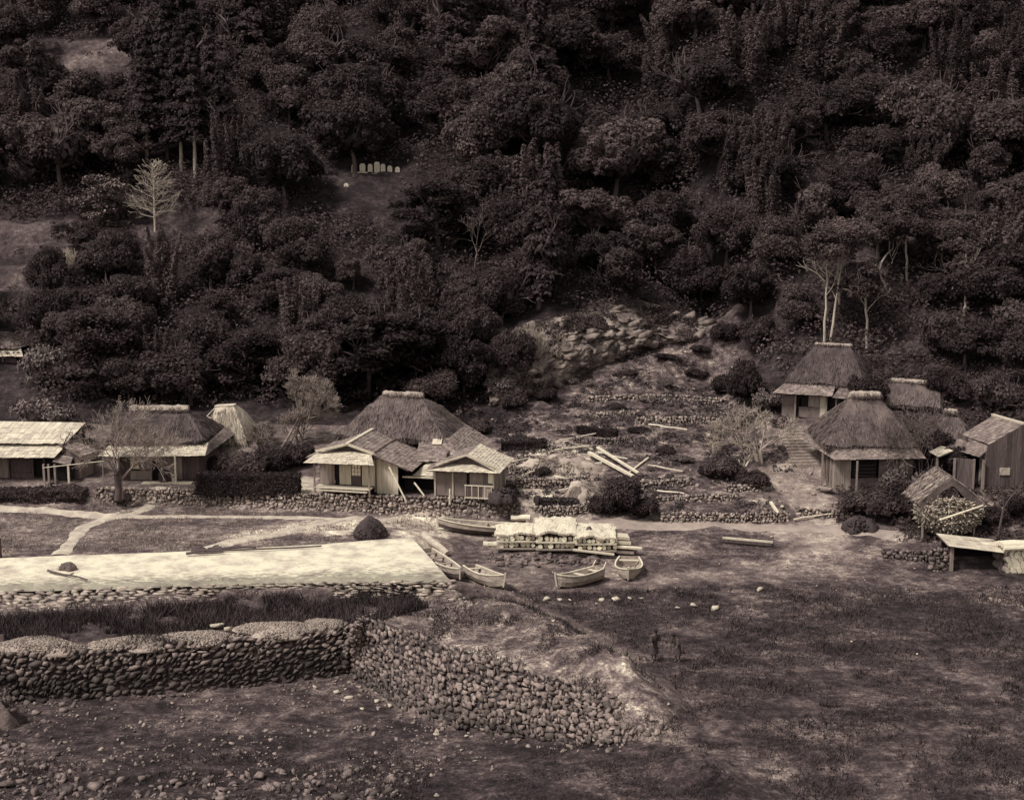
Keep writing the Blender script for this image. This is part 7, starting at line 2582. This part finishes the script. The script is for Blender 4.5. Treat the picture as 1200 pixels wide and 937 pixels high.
def person(label, px, py, hgt, turn, bend):
    p = G(px, py)
    s = hgt / 1.6
    t = thing('person', label, 'person', p, 'people on the mud flat', rz=turn)
    J = {'pel': (0, 0, .86), 'wai': (0, -.02 - bend * .06, 1.02), 'che': (0, -.05 - bend * .2, 1.24), 'nec': (0, -.08 - bend * .3, 1.40), 'hed': (0, -.10 - bend * .36, 1.52), 'top': (0, -.10 - bend * .36, 1.61),
         'lsh': (-.17, -.06 - bend * .22, 1.33), 'rsh': (.17, -.06 - bend * .22, 1.33), 'lel': (-.24, -.08 - bend * .28, 1.07), 'rel': (.24, -.08 - bend * .28, 1.07),
         'lha': (-.21, -.2 - bend * .4, .86), 'rha': (.21, -.2 - bend * .4, .86), 'lhi': (-.1, 0, .82), 'rhi': (.1, 0, .82), 'lkn': (-.11, -.06, .45), 'rkn': (.11, .0, .45),
         'lan': (-.11, .0, .06), 'ran': (.11, .05, .06), 'lto': (-.12, -.15, .03), 'rto': (.12, -.1, .03)}
    RD = dict(pel=.14, wai=.125, che=.145, nec=.055, hed=.095, top=.07, lsh=.065, rsh=.065, lel=.045, rel=.045, lha=.03, rha=.03, lhi=.09, rhi=.09, lkn=.06, rkn=.06, lan=.04, ran=.04, lto=.03, rto=.03)
    E = ['pel-wai', 'wai-che', 'che-nec', 'nec-hed', 'hed-top', 'che-lsh', 'lsh-lel', 'lel-lha', 'che-rsh', 'rsh-rel', 'rel-rha', 'pel-lhi', 'lhi-lkn', 'lkn-lan', 'lan-lto', 'pel-rhi', 'rhi-rkn', 'rkn-ran', 'ran-rto']
    ks = list(J)
    me = bpy.data.meshes.new('body')
    me.from_pydata([tuple(c_ * s for c_ in J[k]) for k in ks], [tuple(ks.index(a) for a in e.split('-')) for e in E], [])
    me.materials.append(M['skin'])
    o = put('body', me, t)
    o.modifiers.new('skin', 'SKIN'); o.modifiers.new('sub', 'SUBSURF').render_levels = 2
    for i, k in enumerate(ks):
        me.skin_vertices[0].data[i].radius = (RD[k] * s, RD[k] * s)
        me.skin_vertices[0].data[i].use_root = (k == 'pel')
    # robe to the knee with wide sleeves, hair
    def ring(c_, rx, ry, n=14): return [np.array([c_[0] + rx * math.cos(6.2832 * i / n), c_[1] + ry * math.sin(6.2832 * i / n), c_[2]]) * s for i in range(n)]
    rings = [ring((0, -.01, .40), .24, .20), ring((0, -.01, .62), .22, .18), ring((0, 0, .88), .18, .15), ring(J['wai'], .16, .14), ring(J['che'], .21, .16), ring(J['lsh'][:0] + (0, J['lsh'][1], 1.36), .19, .12), ring(J['nec'], .08, .08)]
    V_ = [v for rg in rings for v in rg]; F_ = []
    for j in range(len(rings) - 1):
        for i in range(14): F_.append((j * 14 + i, j * 14 + (i + 1) % 14, (j + 1) * 14 + (i + 1) % 14, (j + 1) * 14 + i))
    me = bpy.data.meshes.new('robe'); me.from_pydata([tuple(v) for v in V_], [], F_); me.materials.append(M['cloth'])
    me.polygons.foreach_set('use_smooth', np.ones(len(me.polygons), bool)); put('robe', me, t)
    for a, b2, nm in (('lsh', 'lel', 'sleeve'), ('rsh', 'rel', 'sleeve')):
        mb = MB().tube(np.array(J[a]) * s, np.array(J[b2]) * s, .085 * s, .10 * s, 10)
        me = bpy.data.meshes.new(nm); me.from_pydata([tuple(v) for v in np.concatenate(mb.v)], [], mb.f); me.materials.append(M['cloth']); put(nm, me, t)
    v, fc = ico(3)
    v = v * [.105, .115, .11] + np.array(J['hed']) + [0, .02, .05]
    v[:, 2] = np.maximum(v[:, 2], J['hed'][2] + .0)
    put('hair', mesh_data('hair', v * s, fc, M['hair'], shade=True), t)


person('taller person in a dark robe standing on the weedy mud flat', 766, 774, 1.5, .4, .2)
person('shorter stooping person in a dark robe on the weedy mud flat', 794, 775, 1.38, -.8, .8)

# rough growth on the steps between the terraced fields


def risers(x, y):  # noqa
    ok = np.zeros(x.shape, bool)
    for T in TERR[:2]: ok |= inpoly(x, y, T)
    return ok & (np.abs(H(x, y + .25) - H(x, y - .25)) / .5 > .66)


clumps('undergrowth', 'dark growth on the steps of the terraced fields', 700, 24, (-75, -20), (110, 165), risers, (.25, .6), .12, 'undergrowth', 8, hgt=.6)

# creepers and ferns rooted on the ledges of the rock face
r = np.random.default_rng(61)
k_ = r.choice(len(CLIFF_V), 6000)
p_ = CLIFF_V[k_]
ok = (fbm(p_[:, 0] * .55, p_[:, 2] * .7, 62, 3) + .16 * (p_[:, 2] - p_[:, 2].mean()) / 2.5 > .06)
p_ = p_[ok][:1300]
u = unit(r, len(p_) * 16).reshape(-1, 16, 3)
C_ = p_[:, None] + u * r.uniform(.12, .38, (len(p_), 1, 1)) + [0, -.08, 0]
V_, F_ = quads(C_.reshape(-1, 3), (u + r.normal(0, .4, u.shape) + [0, -.3, .4]).reshape(-1, 3), .10 * r.uniform(.5, 1.2, C_.shape[0] * 16), .6, r)
tag(put('creepers', mesh_data('creepers', V_, F_, M['undergrowth'])), 'creepers and ferns growing over the rock face', kind='stuff')

# sticks and timbers strewn over the garden terraces
for i, (a, b2, lab) in enumerate([((612, 560), (640, 552), 'thin pale stick by the short cobble wall behind the plank hut'), ((655, 578), (690, 570), 'pale pole lying on the second garden wall'),
                                  ((640, 536), (600, 545), 'weathered pole at the far left of the straw mound'), ((705, 545), (668, 548), 'weathered pole across the right end of the straw mound'),
                                  ((760, 548), (800, 556), 'thin pole lying right of the slanting beams'), ((770, 578), (802, 582), 'thin pole lying on the broken middle wall'),
                                  ((655, 519), (700, 511), 'pale stick beside the planted row below the rock face'), ((760, 500), (805, 507), 'pale stick in front of the upper field wall'),
                                  ((930, 612), (975, 606), 'pale stick along the terrace step of the hamlet path'), ((700, 533), (735, 541), 'third weathered beam lying between the two slanting beams')]):
    pa, pb = G(*a, .18), G(*b2, .22)
    tag(MB().tube(pa, pb, .06, .045, 7, .05, 4).build('pole', M['pole' if i % 2 else 'plank_pale'], loc=pa), lab, 'pole', 'sticks and timbers on the garden terraces')

for i, (px, py, dz, lab) in enumerate([(578, 640, .12, 'pale straw bundle lying on the ground at the left end of the log stacks'), (586, 622, .15, 'straw bundle behind the left end of the log stacks'),
                                       (610, 611, .2, 'long pale straw bundle lying between the long boat and the middle stack')]):
    q = G(px, py, dz)
    mb = MB().tube(q + [-.55, .1, 0], q + [.6, -.1, .05], .17, .2, 9, .05, 4)
    tag(mb.build('straw_bundle', M['mat'], loc=q), lab, 'bundle', 'straw bundles about the log stacks')

clumps('undergrowth', 'tall dark scrub filling the forest between the trees', 2600, 90, (-75, 75), (101, 178), on_hill, (.9, 2.4), .15, 'undergrowth', 9, hgt=.95)

pebbles('pebbles', 'small stones and crumbs scattered on the quay', 420, (-30, -3), (66, 76),
        lambda x, y: inpoly(x, y, PP([(-200, 688), (0, 688), (250, 682), (515, 678), (482, 634), (375, 639), (0, 656)], 0)) & (fbm(x * .6, y * .9, 84, 2) > -.1), (.02, .07), 'stone_mid', 39)
blades('weeds', 'weeds sprouting between the paving stones of the quay slope', 1500, (-32, -3), (64, 70),
       lambda x, y: inpoly(x, y, PP([(-200, 722), (0, 720), (250, 706), (520, 702), (520, 684), (0, 694), (-200, 694)], -.5)) & (fbm(x * .7, y * .9, 85, 3) > .05), (.08, .3), .022, 'weed', 40, .5, 3)
